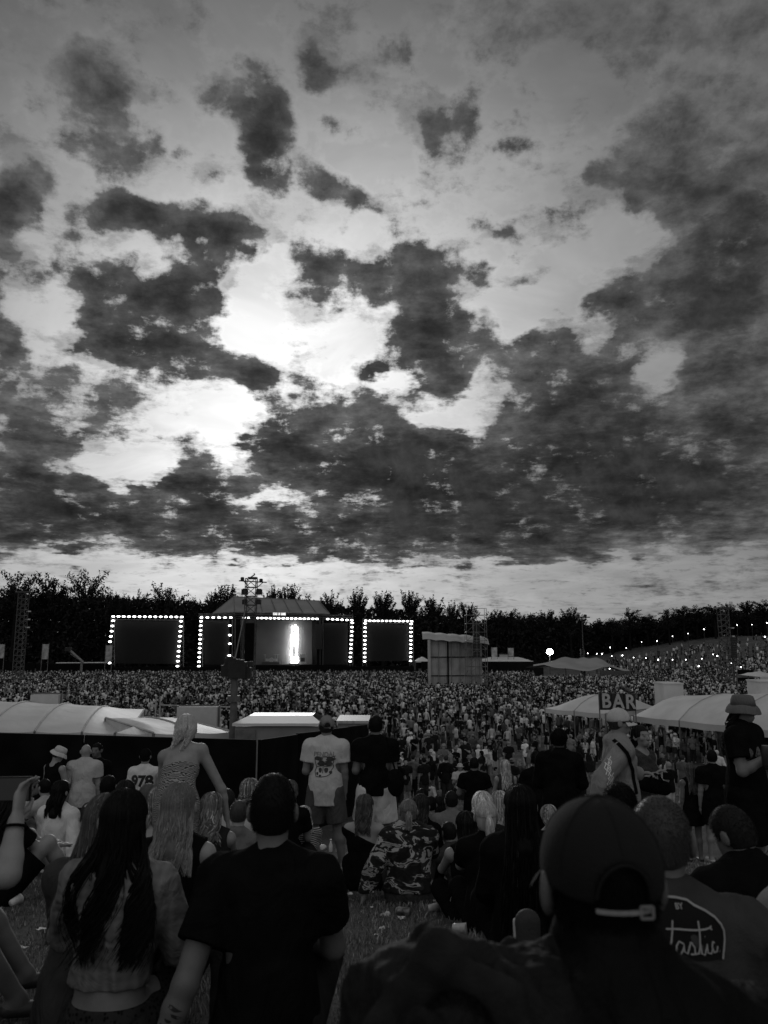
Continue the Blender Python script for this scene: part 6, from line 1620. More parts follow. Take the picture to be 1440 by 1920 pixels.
person(318, 11.6, 'dark haired woman in black, half hidden by the bending blonde woman', top=1412, h=.014, pose='stand', sex='f', arms=('hold', 'hold'), slouch=14, wearl=[('vest', BLK), ('trousers', BLK)], hair=('long', {'L_': .5, 'n': 260, 'r': .009, 'v': .008, 'spread': 1.5}), rz=.4)
person(66, 13.2, 'person in a pale tee bending down at the far left by the hoarding', top=1460, h=.015, pose='cross', slouch=34, arms=('knees', 'knees'), wearl=[('tee', PALE), ('shorts', BLK)], hair=('short', {'v': .01}), rz=-1.1)
person(88, 13.0, 'person in pale tee and jeans kneeling beside the bucket hatted man', top=1460, h=.015, pose='cross', slouch=20, arms=('knees', 'lap'), wearl=[('tee', PALE), ('trousers', MID)], hair=('short', {'v': .01}), rz=1.0)
person(122, 9.6, 'woman with black hair in a white shirt sitting on the grass at the left', top=1462, h=.012, pose='cross', sex='f', arms=('knees', 'prop'), slouch=4, wearl=[('long', WHT, {'e': .024, 'fold': .007, 'hem': -.05, 'name': 'white_shirt'}), ('shorts', DENIM)], hair=('long', {'L_': .24, 'n': 320, 'r': .006, 'v': .007, 'wave': .01}), rz=-.2, head=(-20, 0, 0))
person(208, 9.8, 'seated man with dark hair just above the white sunglasses', top=1453, h=.014, pose='cross', arms=('lap', 'lap'), slouch=6, wearl=[('tee', CHAR), ('shorts', DRK)], hair=('short', {'v': .01}), rz=0)
person(240, 9.0, 'seated woman with dark curly hair in front of the man numbered 978', top=1462, h=.014, pose='cross', sex='f', arms=('lap', 'lap'), slouch=6, wearl=[('tee', BLK), ('shorts', DRK)], hair=('long', {'L_': .14, 'n': 240, 'r': .009, 'wave': .03, 'v': .012}), rz=0)
person(302, 7.6, 'fair haired girl seated between the black haired woman and the blonde', top=1474, h=.013, pose='cross', sex='f', arms=('lap', 'lap'), slouch=6, wearl=[('tee', PALE), ('shorts', DRK)], hair=('long', {'L_': .2, 'n': 220, 'r': .007, 'v': .16, 'tips': .25}), rz=.2)
person(282, 8.0, 'person in a grey top bowed down below the number 978', top=1468, h=.014, pose='cross', arms=('knees', 'knees'), slouch=20, wearl=[('tee', MID), ('shorts', DRK)], hair=('short', {'v': .09}), rz=.1)
person(36, 7.2, 'dark haired person with bare knee drawn up at the left, dressed in black', top=1466, h=.012, pose='knees', sex='f', arms=('knees', 'knees'), slouch=14, wearl=[('tee', BLK), ('shorts', BLK)], hair=('long', {'L_': .3, 'n': 240, 'r': .007, 'v': .012}), rz=-.7, skinv=.28)
# arm and phone of the person cut off by the left edge
PR = Vector((-1.62, 2.35, G(-1.6, 2.35))); we = at(14, 1640, 2.55) - PR; ww_ = at(30, 1540, 2.62) - PR
oj = person(-52, 2.3, 'person at the left picture edge holding up a phone in a bare forearm', h=.0075, pose='cross', sex='f', s=1.0, root=tuple(PR), arms=('lap', (tuple(we), tuple(ww_))), slouch=8, wearl=[('vest', pattern('sequin_cloth', 'spots', .25, .006, 30), {'e': .02}), ('trousers', BLK)], skinv=.25,
            hair=('long', {'L_': .3, 'n': 260, 'r': .006, 'v': .02}), rz=0)
o, j = oj; w_ = j['wr', 1] + nrm(j['wr', 1] - j['el', 1]) * .10; sc = o.scale[0]; wp = o.matrix_basis @ Vector(w_)
ph = empty('phone', (wp.x - .055, wp.y + .015, wp.z + .0), .08, 'black phone held up by the hand at the left picture edge', 'phone')
m = MB(); m.box((0, 0, 0), (.16, .009, .078)); bodyo = m.build('phone_case', mat('phone_black', .01, .3), ph); m = MB(); m.box((0, -.0055, 0), (.148, .001, .070)); m.build('display', emit('phone_display', .012, .8, .01), ph)
w0 = j['wr', 1]; d = nrm(j['wr', 1] - j['el', 1]); m = MB()
uu = nrm(np.cross(d, v3(0, 1, 0))); vv = np.cross(d, uu); P = [Vector(w0 - d * .02 + (uu * math.cos(t) + vv * math.sin(t)) * .036) for t in np.linspace(0, 6.283, 17)]
for a, b_ in zip(P, P[1:]): m.bar(a, b_, .005, 5)
m.build('wrist_band', BLK, o)
# legs stretched on the grass and dark blanket at left
o, j = person(-40, 2.75, 'drawn up bare knees of someone in black at the left edge of the grass', h=.009, pose='knees', sex='f', lean=-22, arms=('prop', 'prop'), wearl=[('tee', BLK, {'fold': .005}), ('shorts', BLK)], skinv=.12, hair=('long', {'L_': .2, 'n': 160, 'v': .02}), rz=-1.25, s=.86, root=(-2.0, 3.35, G(-2.0, 3.35)))
# ---------------- standing pair in the centre
o, j = person(612, 10.3, 'standing man in a backward cap, printed white tee and shorts', top=1340, h=.011, pose='wide', arms=('bent', 'hang'), bulk=1.08, wearl=[('tee', cloth(.50, .4), {'hem': -.17, 'e': .026, 'fold': .004}), ('shorts', cloth(.085), {'hem': .86, 'e': .02})], hair=('short', {'v': .03}),
              hat=('cap', cloth(.20, .3), {'yaw': 12, 'strapm': MID}), rz=-.06, skinv=.17, shoes=.3)
sh_ = child(o, 't_shirt'); ink = mat('faded_print', .05, .8, .4, 40); ink2 = mat('pale_grey_print', .22, .8, .3, 40)
ch = Vector(j['chest']); ex, ez, ey = Vector((1, 0, 0)), Vector((0, 0, 1)), Vector((0, 1, 0))
on_cloth(o, sh_, text_mesh('PENDAL', .072, 0, .002), ch + ez * .055, ex, ez, ey, 'chest_lettering', ink2, .004)
on_cloth(o, sh_, blobmesh([ellp(-.075, .005, .05, .022, 18, .25, 1), ellp(.07, .005, .055, .024, 18, .25, 2), ellp(-.035, -.045, .05, .030, 18, .2, 3), ellp(.05, -.045, .048, .030, 18, .2, 4), ellp(-.05, -.125, .020, .032, 16, .1), ellp(.022, -.125, .024, .032, 16, .1), ellp(.075, -.15, .018, .02, 12, .2), ellp(-.085, -.165, .012, .022, 10, .2), ellp(-.05, -.185, .016, .012, 10, .2)]),
         ch - ez * .0, ex, ez, ey, 'back_print', ink, .004)
on_cloth(o, sh_, strokes([[(-.12, .01), (-.10, .03), (-.05, .022), (0, .03), (.06, .026), (.12, .03), (.115, -.01), (.10, -.05), (.11, -.09), (.08, -.13), (.09, -.16), (.03, -.19), (-.03, -.20), (-.10, -.20), (-.115, -.14), (-.095, -.09), (-.11, -.04), (-.12, .01)],
                          [(-.09, -.085), (-.03, -.075), (.03, -.082), (.09, -.075)], [(-.015, -.09), (-.02, -.16)], [(-.06, -.01), (0, -.03), (.05, -.012)]], .008), ch, ex, ez, ey, 'print_outline', ink, .0042)
o, j = person(704, 10.3, 'standing man with cropped hair in a black tee and white shorts', top=1341, h=.011, pose='wide', arms=('bent', 'hang'), bulk=1.06, wearl=[('tee', BLK, {'hem': -.06, 'e': .024}), ('shorts', WHT, {'hem': .86, 'e': .022, 'fold': .006})], hair=('short', {'v': .012}), rz=.02, skinv=.15)
bg = empty('shoulder_bag', (0, 0, 0), 0, 'small black bag hanging at the hip of the man in white shorts', 'bag'); c = at(742, 1468, 10.0); smesh('bag_body', [ell(v3(*c), (.10, .07, .16), None, .02), ell(v3(*c) + v3(-.02, 0, .06), (.08, .06, .10), None, .02)], .012, BLK, bg, [folds_fn(.006, 30, 2)])
m = MB(); m.bar(c + Vector((0, .0, .12)), c + Vector((-.12, 0, .55)), .012, 5); m.build('strap', BLK, bg)
# ---------------- seated in the centre
o, j = person(685, 8.6, 'woman in a black off the shoulder top with tied brown hair, sitting sideways', top=1488, h=.011, pose='cross', sex='f', arms=('knees', 'knees'), slouch=8, bulk=1.05, head=(-12, 4, 0), skinv=.28, wearl=[('offshoulder', BLK, {'e': .025, 'fold': .006})],
              hair=('long', {'L_': .27, 'n': 300, 'r': .0065, 'wave': .016, 'v': .045, 'tips': .07, 'spread': .75}), rz=-.1)
o, j = person(765, 7.7, 'person in camouflage jacket with fair ponytail, leaning on one hand', top=1497, h=.010, pose='cross', sex='f', arms=(((-.34, -.04, .36), (-.44, -.10, .09)), 'knees'), slouch=8, lean=4, bulk=1.36, skinv=.22, wearl=[('jacket', CAMO, {'e': .032, 'fold': .010, 'hem': .02}), ('trousers', CHAR)],
              hair=('long', {'L_': .16, 'n': 380, 'r': .0045, 'wave': .006, 'v': .12, 'tips': .24, 'tail': (0, -.105, .015), 'vol': .010, 'var': .3}), rz=0)
person(790, 8.6, 'woman with straight dark hair and a black hood, right behind the camouflage jacket', top=1488, pose='cross', sex='f', arms=('lap', 'lap'), slouch=10, wearl=[('jacket', BLK), ('trousers', BLK)], hair=('long', {'L_': .28, 'n': 260, 'r': .007, 'v': .02, 'tips': .05}), rz=-.35)
person(806, 10.8, 'dark haired person in a grey top left of the grey shirted man', top=1492, pose='cross', arms=('lap', 'lap'), slouch=8, wearl=[('tee', MID), ('trousers', BLK)], hair=('short', {'v': .012}), rz=0)
person(845, 10.6, 'man in a grey shirt with a pale line across the shoulders, sitting', top=1483, h=.013, pose='cross', arms=('lap', 'lap'), slouch=8, bulk=1.08, wearl=[('tee', cloth(.17)), ('trousers', DRK)], hair=('short', {'v': .02, 'top': .006}), rz=0, skinv=.2)
person(822, 12, 'dark bobbed head of someone sitting left of the grey shirted man', top=1492, pose='cross', sex='f', arms=('lap', 'lap'), slouch=8, wearl=[('tee', CHAR), ('trousers', BLK)], hair=('long', {'L_': .12, 'n': 200, 'v': .01, 'r': .008}), rz=0)
person(838, 8.6, 'person in dark grey curled forward in front of the grey shirted man', top=1540, pose='cross', arms=('knees', 'knees'), slouch=40, bulk=1.1, wearl=[('tee', CHAR), ('trousers', DRK)], hair=('short', {'v': .02}), rz=.5)
person(790, 13.5, 'seated person with a black bob at the back of the seated rows', top=1478, pose='cross', sex='f', arms=('lap', 'lap'), slouch=6, wearl=[('tee', BLK), ('trousers', BLK)], hair=('long', {'L_': .1, 'n': 160, 'v': .01, 'r': .009}), rz=0)
person(888, 12.6, 'broad man in a black tee seated high behind the seated rows, right of centre', top=1419, pose='stand', arms=('fold', 'fold'), bulk=1.1, wearl=[('tee', BLK), ('trousers', BLK)], hair=('short', {'v': .012}), rz=0, skinv=.15)
person(946, 13.4, 'woman with long pale hair and grey vest right of the broad black shirted man', top=1424, pose='stand', sex='f', arms=('hold', 'hang'), wearl=[('vest', CHAR), ('shorts', DRK)], hair=('long', {'L_': .4, 'n': 240, 'v': .3, 'r': .009, 'tips': .4}), rz=.1, skinv=.26)
person(1003, 11.6, 'young man with dark hair in black, arms crossed, left of the tall dark figure', top=1409, h=.014, pose='stand', arms=('fold', 'fold'), wearl=[('tee', BLK), ('trousers', BLK)], hair=('short', {'v': .01, 'top': .012}), rz=.1, skinv=.13)
person(1048, 8.8, 'tall figure all in black with a hooded head standing left of the pale hoodie', top=1366, h=.013, pose='stand', arms=('hold', 'hold'), bulk=1.05, slouch=6, wearl=[('hoodie', BLK, {'e': .03}), ('trousers', BLK)], hair=('short', {'v': .008, 'vol': .02}), rz=-.3, skinv=.06)
person(871, 6.6, 'dark haired woman sitting left of the blonde ponytail, dressed in black', top=1520, pose='cross', sex='f', arms=('knees', 'lap'), slouch=10, wearl=[('vest', BLK), ('trousers', BLK)], hair=('long', {'L_': .34, 'n': 300, 'v': .008, 'r': .007, 'wave': .012}), rz=.2)
o, j = person(908, 5.9, 'woman in black with very pale ponytail and bag strap across her back', top=1500, h=.010, pose='cross', sex='f', arms=('knees', 'lap'), slouch=6, bulk=1.05, wearl=[('tee', BLK, {'e': .02}), ('trousers', BLK)],
              hair=('long', {'L_': .26, 'n': 460, 'r': .0045, 'wave': .006, 'v': .34, 'tips': .5, 'tail': (.01, -.11, .02), 'vol': .010, 'var': .22}), rz=0)
bvh_t = child(o, 't_shirt'); on_cloth(o, bvh_t, strokes([[(-.05, .13), (.02, .0), (.10, -.16), (.13, -.26)]], .026), Vector(j['chest']), ex, ez, ey, 'bag_strap', mat('pale_strap', .42, .6, .15, 40), .006)
person(903, 7.6, 'platinum blond person seated right behind the pale ponytail', top=1484, pose='cross', sex='f', arms=('knees', 'lap'), slouch=6, wearl=[('tee', CAMO), ('trousers', BLK)], hair=('long', {'L_': .14, 'n': 300, 'r': .006, 'wave': .012, 'v': .42, 'tips': .5, 'vol': .02}), rz=-.2)
person(933, 8.8, 'fair haired woman with a hair band, partly hidden behind the tall black haired figure', top=1482, pose='cross', sex='f', arms=('knees', 'lap'), slouch=6, wearl=[('vest', DRK), ('shorts', BLK)], hair=('long', {'L_': .3, 'n': 240, 'r': .007, 'v': .25, 'tips': .36}), rz=.4, skinv=.3)
person(972, 4.7, 'woman all in black with very long black hair left of the capped man', top=1470, h=.010, pose='cross', sex='f', arms=('lap', 'lap'), slouch=2, wearl=[('long', BLK, {'e': .025}), ('trousers', BLK)], hair=('long', {'L_': .62, 'n': 420, 'r': .0065, 'v': .005, 'spread': 1.7, 'wave': .006}), rz=0)
person(1024, 8.4, 'person with fair curls just left of the cap, seated', top=1508, pose='cross', sex='f', arms=('knees', 'face'), slouch=10, wearl=[('tee', PALE), ('shorts', BLK)], hair=('long', {'L_': .1, 'n': 200, 'v': .22, 'r': .008, 'wave': .02}), rz=.3, skinv=.3)
# ---------------- walking pair and the long haired man
o, j = person(1164, 7.0, 'man walking right in a pale hoodie with flame printed sleeve, cap and body strap', top=1326, h=.0085, pose='walk', arms=('bent', ((.27, -.22, 1.19), (.30, -.30, .96))), bulk=1.1, head=(-4, 2, 0), face=True, wearl=[('hoodie', cloth(.23), {'e': .03, 'fold': .006}), ('trousers', DRK)], hair=('short', {'v': .05}),
              hat=('cap', cloth(.5, .3), {'back': False}), rz=-1.62, skinv=.24)
hd = child(o, 'hoodie')
Rz = Matrix.Rotation(1.55, 3, 'Z')           # figure space is turned against the world: cast prints along the camera's line of sight
cx_, cz_, cy_ = Rz @ Vector((1, 0, 0)), Vector((0, 0, 1)), Rz @ Vector((0, 1, 0))
fl = []
rf = random.Random(4)
for k in range(7):
    x0 = -.035 + .012 * (k % 4) + rf.uniform(-.004, .004); z0 = -.19 + k * .045
    fl.append([(x0, z0), (x0 + .016, z0 + .03), (x0 - .004, z0 + .055), (x0 + .014, z0 + .085), (x0 + .004, z0 + .11)])
    fl.append([(x0 + .02, z0 - .01), (x0 + .034, z0 + .018), (x0 + .02, z0 + .04), (x0 + .036, z0 + .062)])
arm_c = Vector((j['sh', 0] + j['el', 0]) / 2); print('arm', arm_c)
near_i = 0 if (Rz.inverted() @ Vector(j['sh', 0])).y < (Rz.inverted() @ Vector(j['sh', 1])).y else 1
arm_c = Vector(j['el', near_i] * .75 + j['sh', near_i] * .25); on_cloth(o, hd, strokes(fl, .007), arm_c, cx_, cz_, cy_, 'flame_print', mat('white_print', .75, .7), .005)
nk = Vector(j['neck']); on_cloth(o, hd, strokes([[(-.06, .02), (.02, -.08), (.09, -.24), (.12, -.46)]], .034), nk, cx_, cz_, cy_, 'body_strap', BLK, .008)
gl = MB(); c, H = j['hc'], j['H']; g = lambda *p: Vector(c + H @ v3(*p))
for s_ in (-1, 1): gl.bar(g(s_ * .055, .088, .010), g(s_ * .012, .108, .010), .014, 8); gl.bar(g(s_ * .072, .08, .014), g(s_ * .084, -.01, .010), .003, 4)
gl.build('sunglasses', mat('dark_lens', .01, .15), o)
o, j = person(1204, 8.0, 'woman in a striped scoop neck top with dark bob, walking beside the pale hoodie', top=1360, h=.009, pose='walk', sex='f', arms=('hang', 'hold'), head=(-8, -8, 0), face=True, bulk=1.1, wearl=[('vest', STRIPE, {'e': .014, 'fold': .003}), ('trousers', BLK)], skinv=.24,
              hair=('long', {'L_': .13, 'n': 300, 'r': .007, 'wave': .015, 'v': .012, 'vol': .016}), rz=-2.55)
bg = empty('handbag', (0, 0, 0), 0, 'dark handbag carried in front by the woman in the striped top', 'bag'); c = at(1228, 1474, 7.75); smesh('bag_body', [seg(v3(*c) - v3(.09, 0, -.02), v3(*c) + v3(.09, 0, -.02), .07, None, .5, (0, 1, 0), .02)], .012, BLK, bg); m = MB()
P = [c + Vector((-.07 + .14 * k / 8, -.03, .05 + .07 * math.sin(k / 8 * math.pi))) for k in range(9)]; [m.bar(a, b_, .008, 4) for a, b_ in zip(P, P[1:])]; m.build('handle', BLK, bg)
o, j = person(1400, 7.2, 'tall man with long black curls, bucket hat and black printed tee at the right', top=1301, h=.0085, pose='stand', arms=('bent', 'hold'), bulk=1.12, head=(-10, 2, 0), face=True, wearl=[('tee', BLK, {'e': .03, 'hem': -.16}), ('shorts', BLK, {'hem': .95, 'e': .03})], skinv=.17,
              hair=('long', {'L_': .33, 'n': 620, 'r': .008, 'wave': .035, 'freq': 3.2, 'v': .008, 'spread': 1.7, 'vol': .006, 'var': .5, 'front': False}), hat=('bucket', cloth(.13), {'droop': .03}), rz=-2.35, shoes=.2)
ts = child(o, 't_shirt'); Rz = Matrix.Rotation(2.35, 3, 'Z'); cx_, cy_ = Rz @ Vector((1, 0, 0)), Rz @ Vector((0, 1, 0))
on_cloth(o, ts, blobmesh([ellp(-.045, 0, .032, .055, 16, .2, 1), ellp(.05, -.005, .032, .05, 16, .2, 3), ellp(0, -.07, .05, .018, 14, .25, 2)]), Vector(j['chest']), cx_, Vector((0, 0, 1)), cy_, 'chest_print', mat('faded_skull_print', .10, .8, .8, 45), .005)
cp = empty('drink_cup', (0, 0, 0), 0, 'dark drink can held by the long haired man at the picture edge', 'cup'); c = at(1436, 1418, 6.85); m = MB(); m.lathe(tuple(c - Vector((0, 0, .08))), [(.030, 0), (.036, .01), (.036, .15), (.03, .165)], 16); m.build('cup_body', mat('dark_can', .03, .35), cp, True); m = MB(); m.lathe(tuple(c + Vector((0, 0, .086))), [(.03, 0), (.027, .004)], 16); m.build('rim', STEEL, cp)
o, j = person(1290, 12.6, 'young long haired woman in a short black dress, standing with bare legs', top=1430, h=.013, pose='stand', sex='f', arms=('hang', 'hold'), wearl=[('dress', BLK, {'hem': -.26, 'e': .014})], skinv=.13, hair=('long', {'L_': .42, 'n': 280, 'r': .008, 'v': .05, 'tips': .10}), rz=.1, shoes=.01)
person(1332, 12.4, 'person in black with one bare arm hanging, standing behind the long haired man', top=1405, h=.014, pose='stand', arms=('hang', 'hang'), wearl=[('tee', BLK, {'e': .03}), ('shorts', BLK)], skinv=.2, hair=('short', {'v': .01}), rz=0, shoes=.5)
# ---------------- right foreground
GREY_SHIRT = mat('washed_grey_cotton', .045, .95, .22, 8, .3, 200, .1, folds=.5)
o, j = person(1214, 2.15, 'grey haired man in a dark grey tee with script lettering on its back', top=1492, h=.007, pose='cross', arms=('lap', 'lap'), slouch=10, bulk=1.12, head=(-12, 10, 0), skinv=.11, wearl=[('tee', GREY_SHIRT, {'e': .024, 'fold': .009}), ('trousers', BLK)],
              hair=('short', {'v': .045, 'vol': .006, 'low': -.075, 'rough': .002}), rz=-.12)
o.location.x += .02
ts = child(o, 't_shirt'); inv = o.matrix_basis.inverted()
def zpt(zx, zy): return ((zx) / 4.8 + 1140, (zy) / 4.8 + 1600)
# the print is drawn in the plane of his back, 4.8 drawing units to a hundredth
sc_ = 1 / 4.8 * 2.15 / FPX
def dp(x, y): return ((x - 760) * sc_, -(y - 640) * sc_)
cen = inv @ (at(1140 + 760 / 4.8, 1600 + 640 / 4.8, 2.05)); Rzi = Matrix.Rotation(-o.rotation_euler.z, 3, 'Z'); ax_, ay_, az_ = Rzi @ Vector((1, 0, 0)), Rzi @ Vector((0, 1, 0)), Vector((0, 0, 1))
WP = mat('pale_print', .30, .8, .1, 30)
out = [(250, 470), (330, 400), (430, 372), (520, 380), (600, 388), (690, 405), (740, 440), (830, 480), (900, 525), (945, 580), (962, 625), (955, 690), (930, 760), (905, 825)]
back = blobmesh([[dp(*p) for p in out + [(250, 825)]]])
on_cloth(o, ts, back, cen, ax_, az_, ay_, 'print_patch', mat('black_print_patch', .004, .9), .003)
on_cloth(o, ts, strokes([[dp(*p) for p in out]], .0052), cen, ax_, az_, ay_, 'print_border', WP, .0052)
fan = [[(372, 690), (395, 700), (400, 745)], [(410, 740), (440, 760), (480, 690), (505, 620), (522, 545)], [(455, 608), (560, 605), (700, 608), (790, 605), (830, 598), (850, 585)], [(830, 598), (850, 612)],
       [(575, 705), (545, 690), (515, 720), (505, 765), (530, 785), (565, 750), (580, 705), (575, 760), (600, 775), (640, 690)], [(640, 690), (665, 730), (660, 775), (625, 780)], [(655, 775), (690, 770), (710, 720), (730, 620), (738, 545)], [(715, 700), (715, 770), (740, 780), (775, 705), (770, 765), (800, 775), (825, 740)], [(768, 655), (770, 657)],
       [(850, 705), (835, 695), (820, 730), (830, 770), (860, 765), (875, 730)], [(885, 765), (888, 767)], [(200, 620), (240, 560), (300, 560)], [(220, 780), (250, 560)], [(290, 700), (270, 760), (320, 770), (330, 700), (335, 770)], [(345, 770), (350, 700), (372, 690)]]
on_cloth(o, ts, strokes([[dp(*p) for p in q] for q in fan], .0042), cen, ax_, az_, ay_, 'script_lettering', WP, .0056)
on_cloth(o, ts, text_mesh('BY', .0185, 0, .0004), cen + ax_ * dp(605, 450)[0] + az_ * dp(605, 450)[1], ax_, az_, ay_, 'print_lettering', WP, .0056)
person(1362, 3.5, 'man in black jacket with cropped dark hair, head bowed, at the right', top=1516, h=.010, pose='cross', arms=('lap', 'lap'), slouch=20, bulk=1.12, head=(30, 26, 0), skinv=.13, wearl=[('jacket', BLK, {'e': .036, 'fold': .008}), ('trousers', BLK)], hair=('short', {'v': .02, 'top': .01}), rz=.1)
person(1545, 2.3, 'person in washed grey shirt cut off by the right picture edge', top=1500, h=.008, pose='cross', sex='f', arms=('lap', 'lap'), slouch=6, bulk=1.1, skinv=.2, wearl=[('long', cloth(.20), {'e': .034, 'fold': .008}), ('trousers', BLK)], hair=('long', {'L_': .26, 'n': 260, 'r': .006, 'v': .14, 'tips': .22, 'spread': .8}), rz=-.1)
person(1156, 5.2, 'dark hair of someone seated just above the crown of the cap', top=1470, h=.013, pose='cross', arms=('lap', 'lap'), slouch=6, wearl=[('tee', BLK), ('trousers', BLK)], hair=('short', {'v': .008, 'vol': .02}), rz=0)
for st_ in STATS:
    if not .93 < st_[1] < 1.07: print(st_)

for o_ in COL.objects:
    if o_.get('label') and len(o_['label'].replace('-', ' ').split()) > 15: print('LONG', o_.name, o_['label'])

# ================================================================== grass close to the camera and the litter lying in it
rs = np.random.default_rng(31)
n = 280000; yb = 1.4 + 12.0 * rs.random(n) ** 1.1; xb = (rs.random(n) * 1.24 - .62) * (yb + .3)
tuft = np.sin(xb * 9 + 2 * np.sin(yb * 7)) * np.sin(yb * 8 + 1.7 * np.sin(xb * 5)); keep = rs.random(n) < .55 + .45 * tuft; xb, yb = xb[keep], yb[keep]; n = len(xb)
zb = gz(xb, yb); hh = rs.uniform(.008, .034, n) * (1 + .7 * tuft[keep].clip(0, 1)); an = rs.uniform(0, 6.28, n); ln = rs.uniform(.1, 1.3, n) * hh
wd = rs.uniform(.001, .0022, n) * (1 + yb * .10); dxy = np.stack([np.cos(an), np.sin(an)], -1); pr_ = np.stack([-dxy[:, 1], dxy[:, 0]], -1)
B = np.stack([xb, yb], -1)
A1_ = np.concatenate([B - pr_ * wd[:, None], zb[:, None] - .004], 1); A2_ = np.concatenate([B + pr_ * wd[:, None], zb[:, None] - .004], 1)
Mm = B + dxy * (ln * .35)[:, None]; M1 = np.concatenate([Mm + pr_ * wd[:, None] * .7, (zb + hh * .6)[:, None]], 1); M0 = np.concatenate([Mm - pr_ * wd[:, None] * .7, (zb + hh * .6)[:, None]], 1)
Tt = np.concatenate([B + dxy * ln[:, None], (zb + hh)[:, None]], 1); T2 = Tt + np.array([0, 0, .0005])
V = np.stack([A1_, A2_, M1, M0, Tt, T2], 1).reshape(-1, 3); b6 = np.arange(n)[:, None] * 6
F = np.concatenate([b6 + np.array([0, 1, 2, 3]), b6 + np.array([3, 2, 5, 4])])
tone = np.repeat(np.where(rs.random(n) < .12, rs.uniform(.28, .5, n), rs.uniform(.07, .22, n)), 6)
gr = link('grass', mesh_np('grass', V, F, False, tone), M_TONE); tag(gr, 'short dry trampled grass on the bank', 'grass', kind='stuff')

ALU = mat('can_print', .16, .35, .9, 22, metal=.4); TOPM = mat('bare_aluminium', .5, .3, metal=.7); PLAST = mat('clear_plastic', .5, .15, .2, 20); PAPER = mat('crumpled_paper', .6, .8, .15, 20)
def can(px, py, Y, label, lying=False, rz=0, mt=ALU):
    Y = row_y(py + 8); p = at(px, py, Y); z = G(p.x, Y); o = empty('drink_can', (p.x, Y, z + (.033 if lying else 0)), rz, label, 'can', 'drink cans in the grass')
    if lying: o.rotation_euler = (0, R(90), rz)
    m = MB(); m.lathe((0, 0, 0), [(.024, 0), (.030, .004), (.033, .014), (.033, .100), (.0325, .104), (.027, .115)], 20); m.build('can_body', mt, o, True)
    m = MB(); m.lathe((0, 0, 0), [(.027, .115), (.0265, .118), (.024, .1165), (.01, .1165)], 20); m.box((.004, 0, .1185), (.02, .012, .0015)); m.build('can_top', TOPM, o, True); return o
can(776, 1668, 4.75, 'upright printed can, tallest of the small heap behind the camouflage jacket')
can(789, 1668, 4.9, 'upright dark can standing close against the tall printed can', mt=mat('dark_can', .03, .35))
can(765, 1684, 4.4, 'pale can lying on its side in front of the two upright cans', True, .1, mat('pale_can', .5, .35, .3, 20, metal=.3))
can(770, 1710, 3.95, 'dark printed can lying alone on the grass with its end facing us', True, 2.9)
can(1150, 1705, 4.2, 'small can lying near the black haired woman', True, .4) if False else None
def tumbler(px, py, Y, label, lying=True, rz=0, mt=PLAST):
    Y = row_y(py + 8); p = at(px, py, Y); z = G(p.x, Y); o = empty('plastic_cup', (p.x, Y, z + (.03 if lying else 0)), rz, label, 'cup', 'plastic cups in the grass')
    if lying: o.rotation_euler = (0, R(84), rz)
    m = MB(); m.lathe((0, 0, 0), [(.026, 0), (.028, .01), (.036, .095)], 18); m.build('cup_wall', mt, o, True); m = MB(); m.lathe((0, 0, .095), [(.036, 0), (.039, .002), (.039, .005), (.036, .006)], 18); m.build('rim', mt, o, True); return o
tumbler(803, 1702, 4.0, 'clear plastic cup lying on its side right of the dark can', True, .2)
tumbler(850, 1738, 3.5, 'flattened pale cup lying nearest to the rucksack', True, -.5)
tumbler(20, 1700, 3.2, 'white cup ring lying left of the bare leg', True, 1.2, PAPER)
def crumple(px, py, Y, r, label, kind='paper_wrapper', mt=PAPER, fl=.6):
    Y = row_y(py + 6); p = at(px, py, Y); z = G(p.x, Y); o = empty(kind, (0, 0, 0), 0, label, 'litter', 'litter in the grass')
    smesh('wrapper_sheet', [ell((p.x, Y, z + r * fl * .7), (r, r * .8, r * fl), None, .01), ell((p.x + r * .5, Y + .01, z + r * .4), (r * .6, r * .5, r * .4), None, .01)], max(.005, r * .11), mt, o, [folds_fn(r * .16, 2.2 / r, int(px)), folds_fn(r * .06, 5 / r, int(px) + 3)])
crumple(886, 1697, 3.95, .045, 'crumpled white and dark bag lying alone right of the cups', mt=pattern('printed_wrapper', 'camo', .05, .6, 25), fl=.8)
crumple(34, 1668, 3.9, .05, 'crumpled white wrapper at the left beside the dark jacketed woman', fl=.8)
crumple(925, 1727, 3.6, .035, 'flat pale scrap beside the long haired woman in black', fl=.25); crumple(722, 1712, 3.9, .035, 'thin flat pale scrap left of the dark can', fl=.2)
crumple(655, 1672, 4.4, .03, 'scrap of paper by the hand of the camouflage jacket', fl=.3); crumple(600, 1588, 6.8, .10, 'clear crumpled carrier bag by the feet of the capped standing man', fl=.5, mt=PLAST); crumple(555, 1572, 7.4, .09, 'crumpled pale bag beside the broad man\'s neck', fl=.5)
crumple(845, 1466, 19, .22, 'large pale filled bag standing on the near field', 'carrier_bag', PALE, .9); crumple(1250, 1436, 24, .25, 'heap of pale bags on the grass before the bar', 'carrier_bag', WHT, .6); crumple(716, 1737, 3.3, .02, 'tiny white scrap alone in the near grass', fl=.5); crumple(80, 1598, 5.2, .07, 'shiny crumpled film beside the seated woman in white', fl=.4)
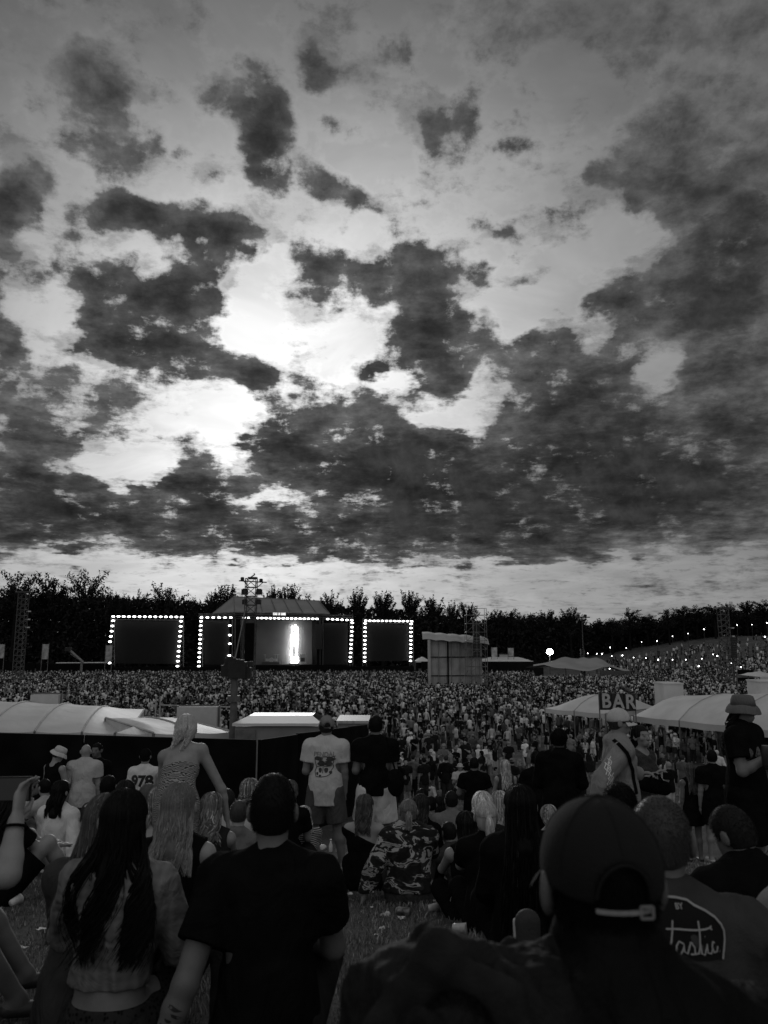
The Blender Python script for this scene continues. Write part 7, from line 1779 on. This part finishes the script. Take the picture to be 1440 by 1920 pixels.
for k, (px, py, Y, lb) in enumerate(((620, 1590, 7.6, 'left one of the two small white bottles at the feet of the standing man'), (633, 1590, 7.6, 'right one of the two small white bottles at the feet of the standing man'), (700, 1655, 4.7, 'small clear bottle lying by the camouflage sleeve'))):
    Y = row_y(py + 8); p = at(px, py, Y); o = empty('bottle', (p.x, Y, G(p.x, Y) + (.03 if k == 2 else 0)), .3, lb, 'bottle', 'small bottles')
    if k == 2: o.rotation_euler = (0, R(90), .4)
    m = MB(); m.lathe((0, 0, 0), [(.03, 0), (.034, .01), (.034, .12), (.015, .17), (.014, .20)], 16); m.build('bottle_body', PAPER if k < 2 else PLAST, o, True); m = MB(); m.lathe((0, 0, .20), [(.016, 0), (.016, .02)], 12); m.build('bottle_cap', mat('bottle_cap', .1, .4), o)
# shoes sticking out by the black haired figure and a bent knee
o = empty('shoe', (0, 0, 0), 0, 'dark trainer with a pale sole edge upright beside the cap', 'shoe', 'loose shoes'); p = at(992, 1765, 2.7); c = v3(p.x, p.y, p.z)
smesh('shoe_upper', [seg(c + v3(0, 0, -.10), c + v3(.0, .02, .05), .036, .042, .8, (0, 1, 0), .02)], .006, mat('dark_trainer', .035, .7, .2, 20, .3, 120), o)
smesh('shoe_sole', [seg(c + v3(-.036, .01, -.10), c + v3(-.036, .03, .05), .010, .011, k=.01)], .004, mat('pale_sole', .5, .6), o)

rl = random.Random(8)
for k in range(16):
    px, py = (rl.uniform(640, 930), rl.uniform(1660, 1760)) if k < 12 else (rl.uniform(10, 90), rl.uniform(1650, 1900)); Y = row_y(py); p = at(px, py, Y); m = MB(); r_ = rl.uniform(.008, .022)
    P = [[(p.x + r_ * (i - 1.5) + rl.uniform(-.3, .3) * r_, Y + r_ * (j - 1) * 1.2, G(p.x, Y) + .012 + rl.uniform(0, .8) * r_) for i in range(4)] for j in range(3)]
    m.grid(P); m.grid([[(a, b_, c_ - .001) for a, b_, c_ in r][::-1] for r in P]); tag(m.build('litter_scrap', PAPER, None), ('small pale scrap of paper in the grass between rucksack and camouflage jacket' if k < 12 else 'small pale scrap of paper in the grass at the lower left edge'), 'litter', 'small scraps in the near grass')
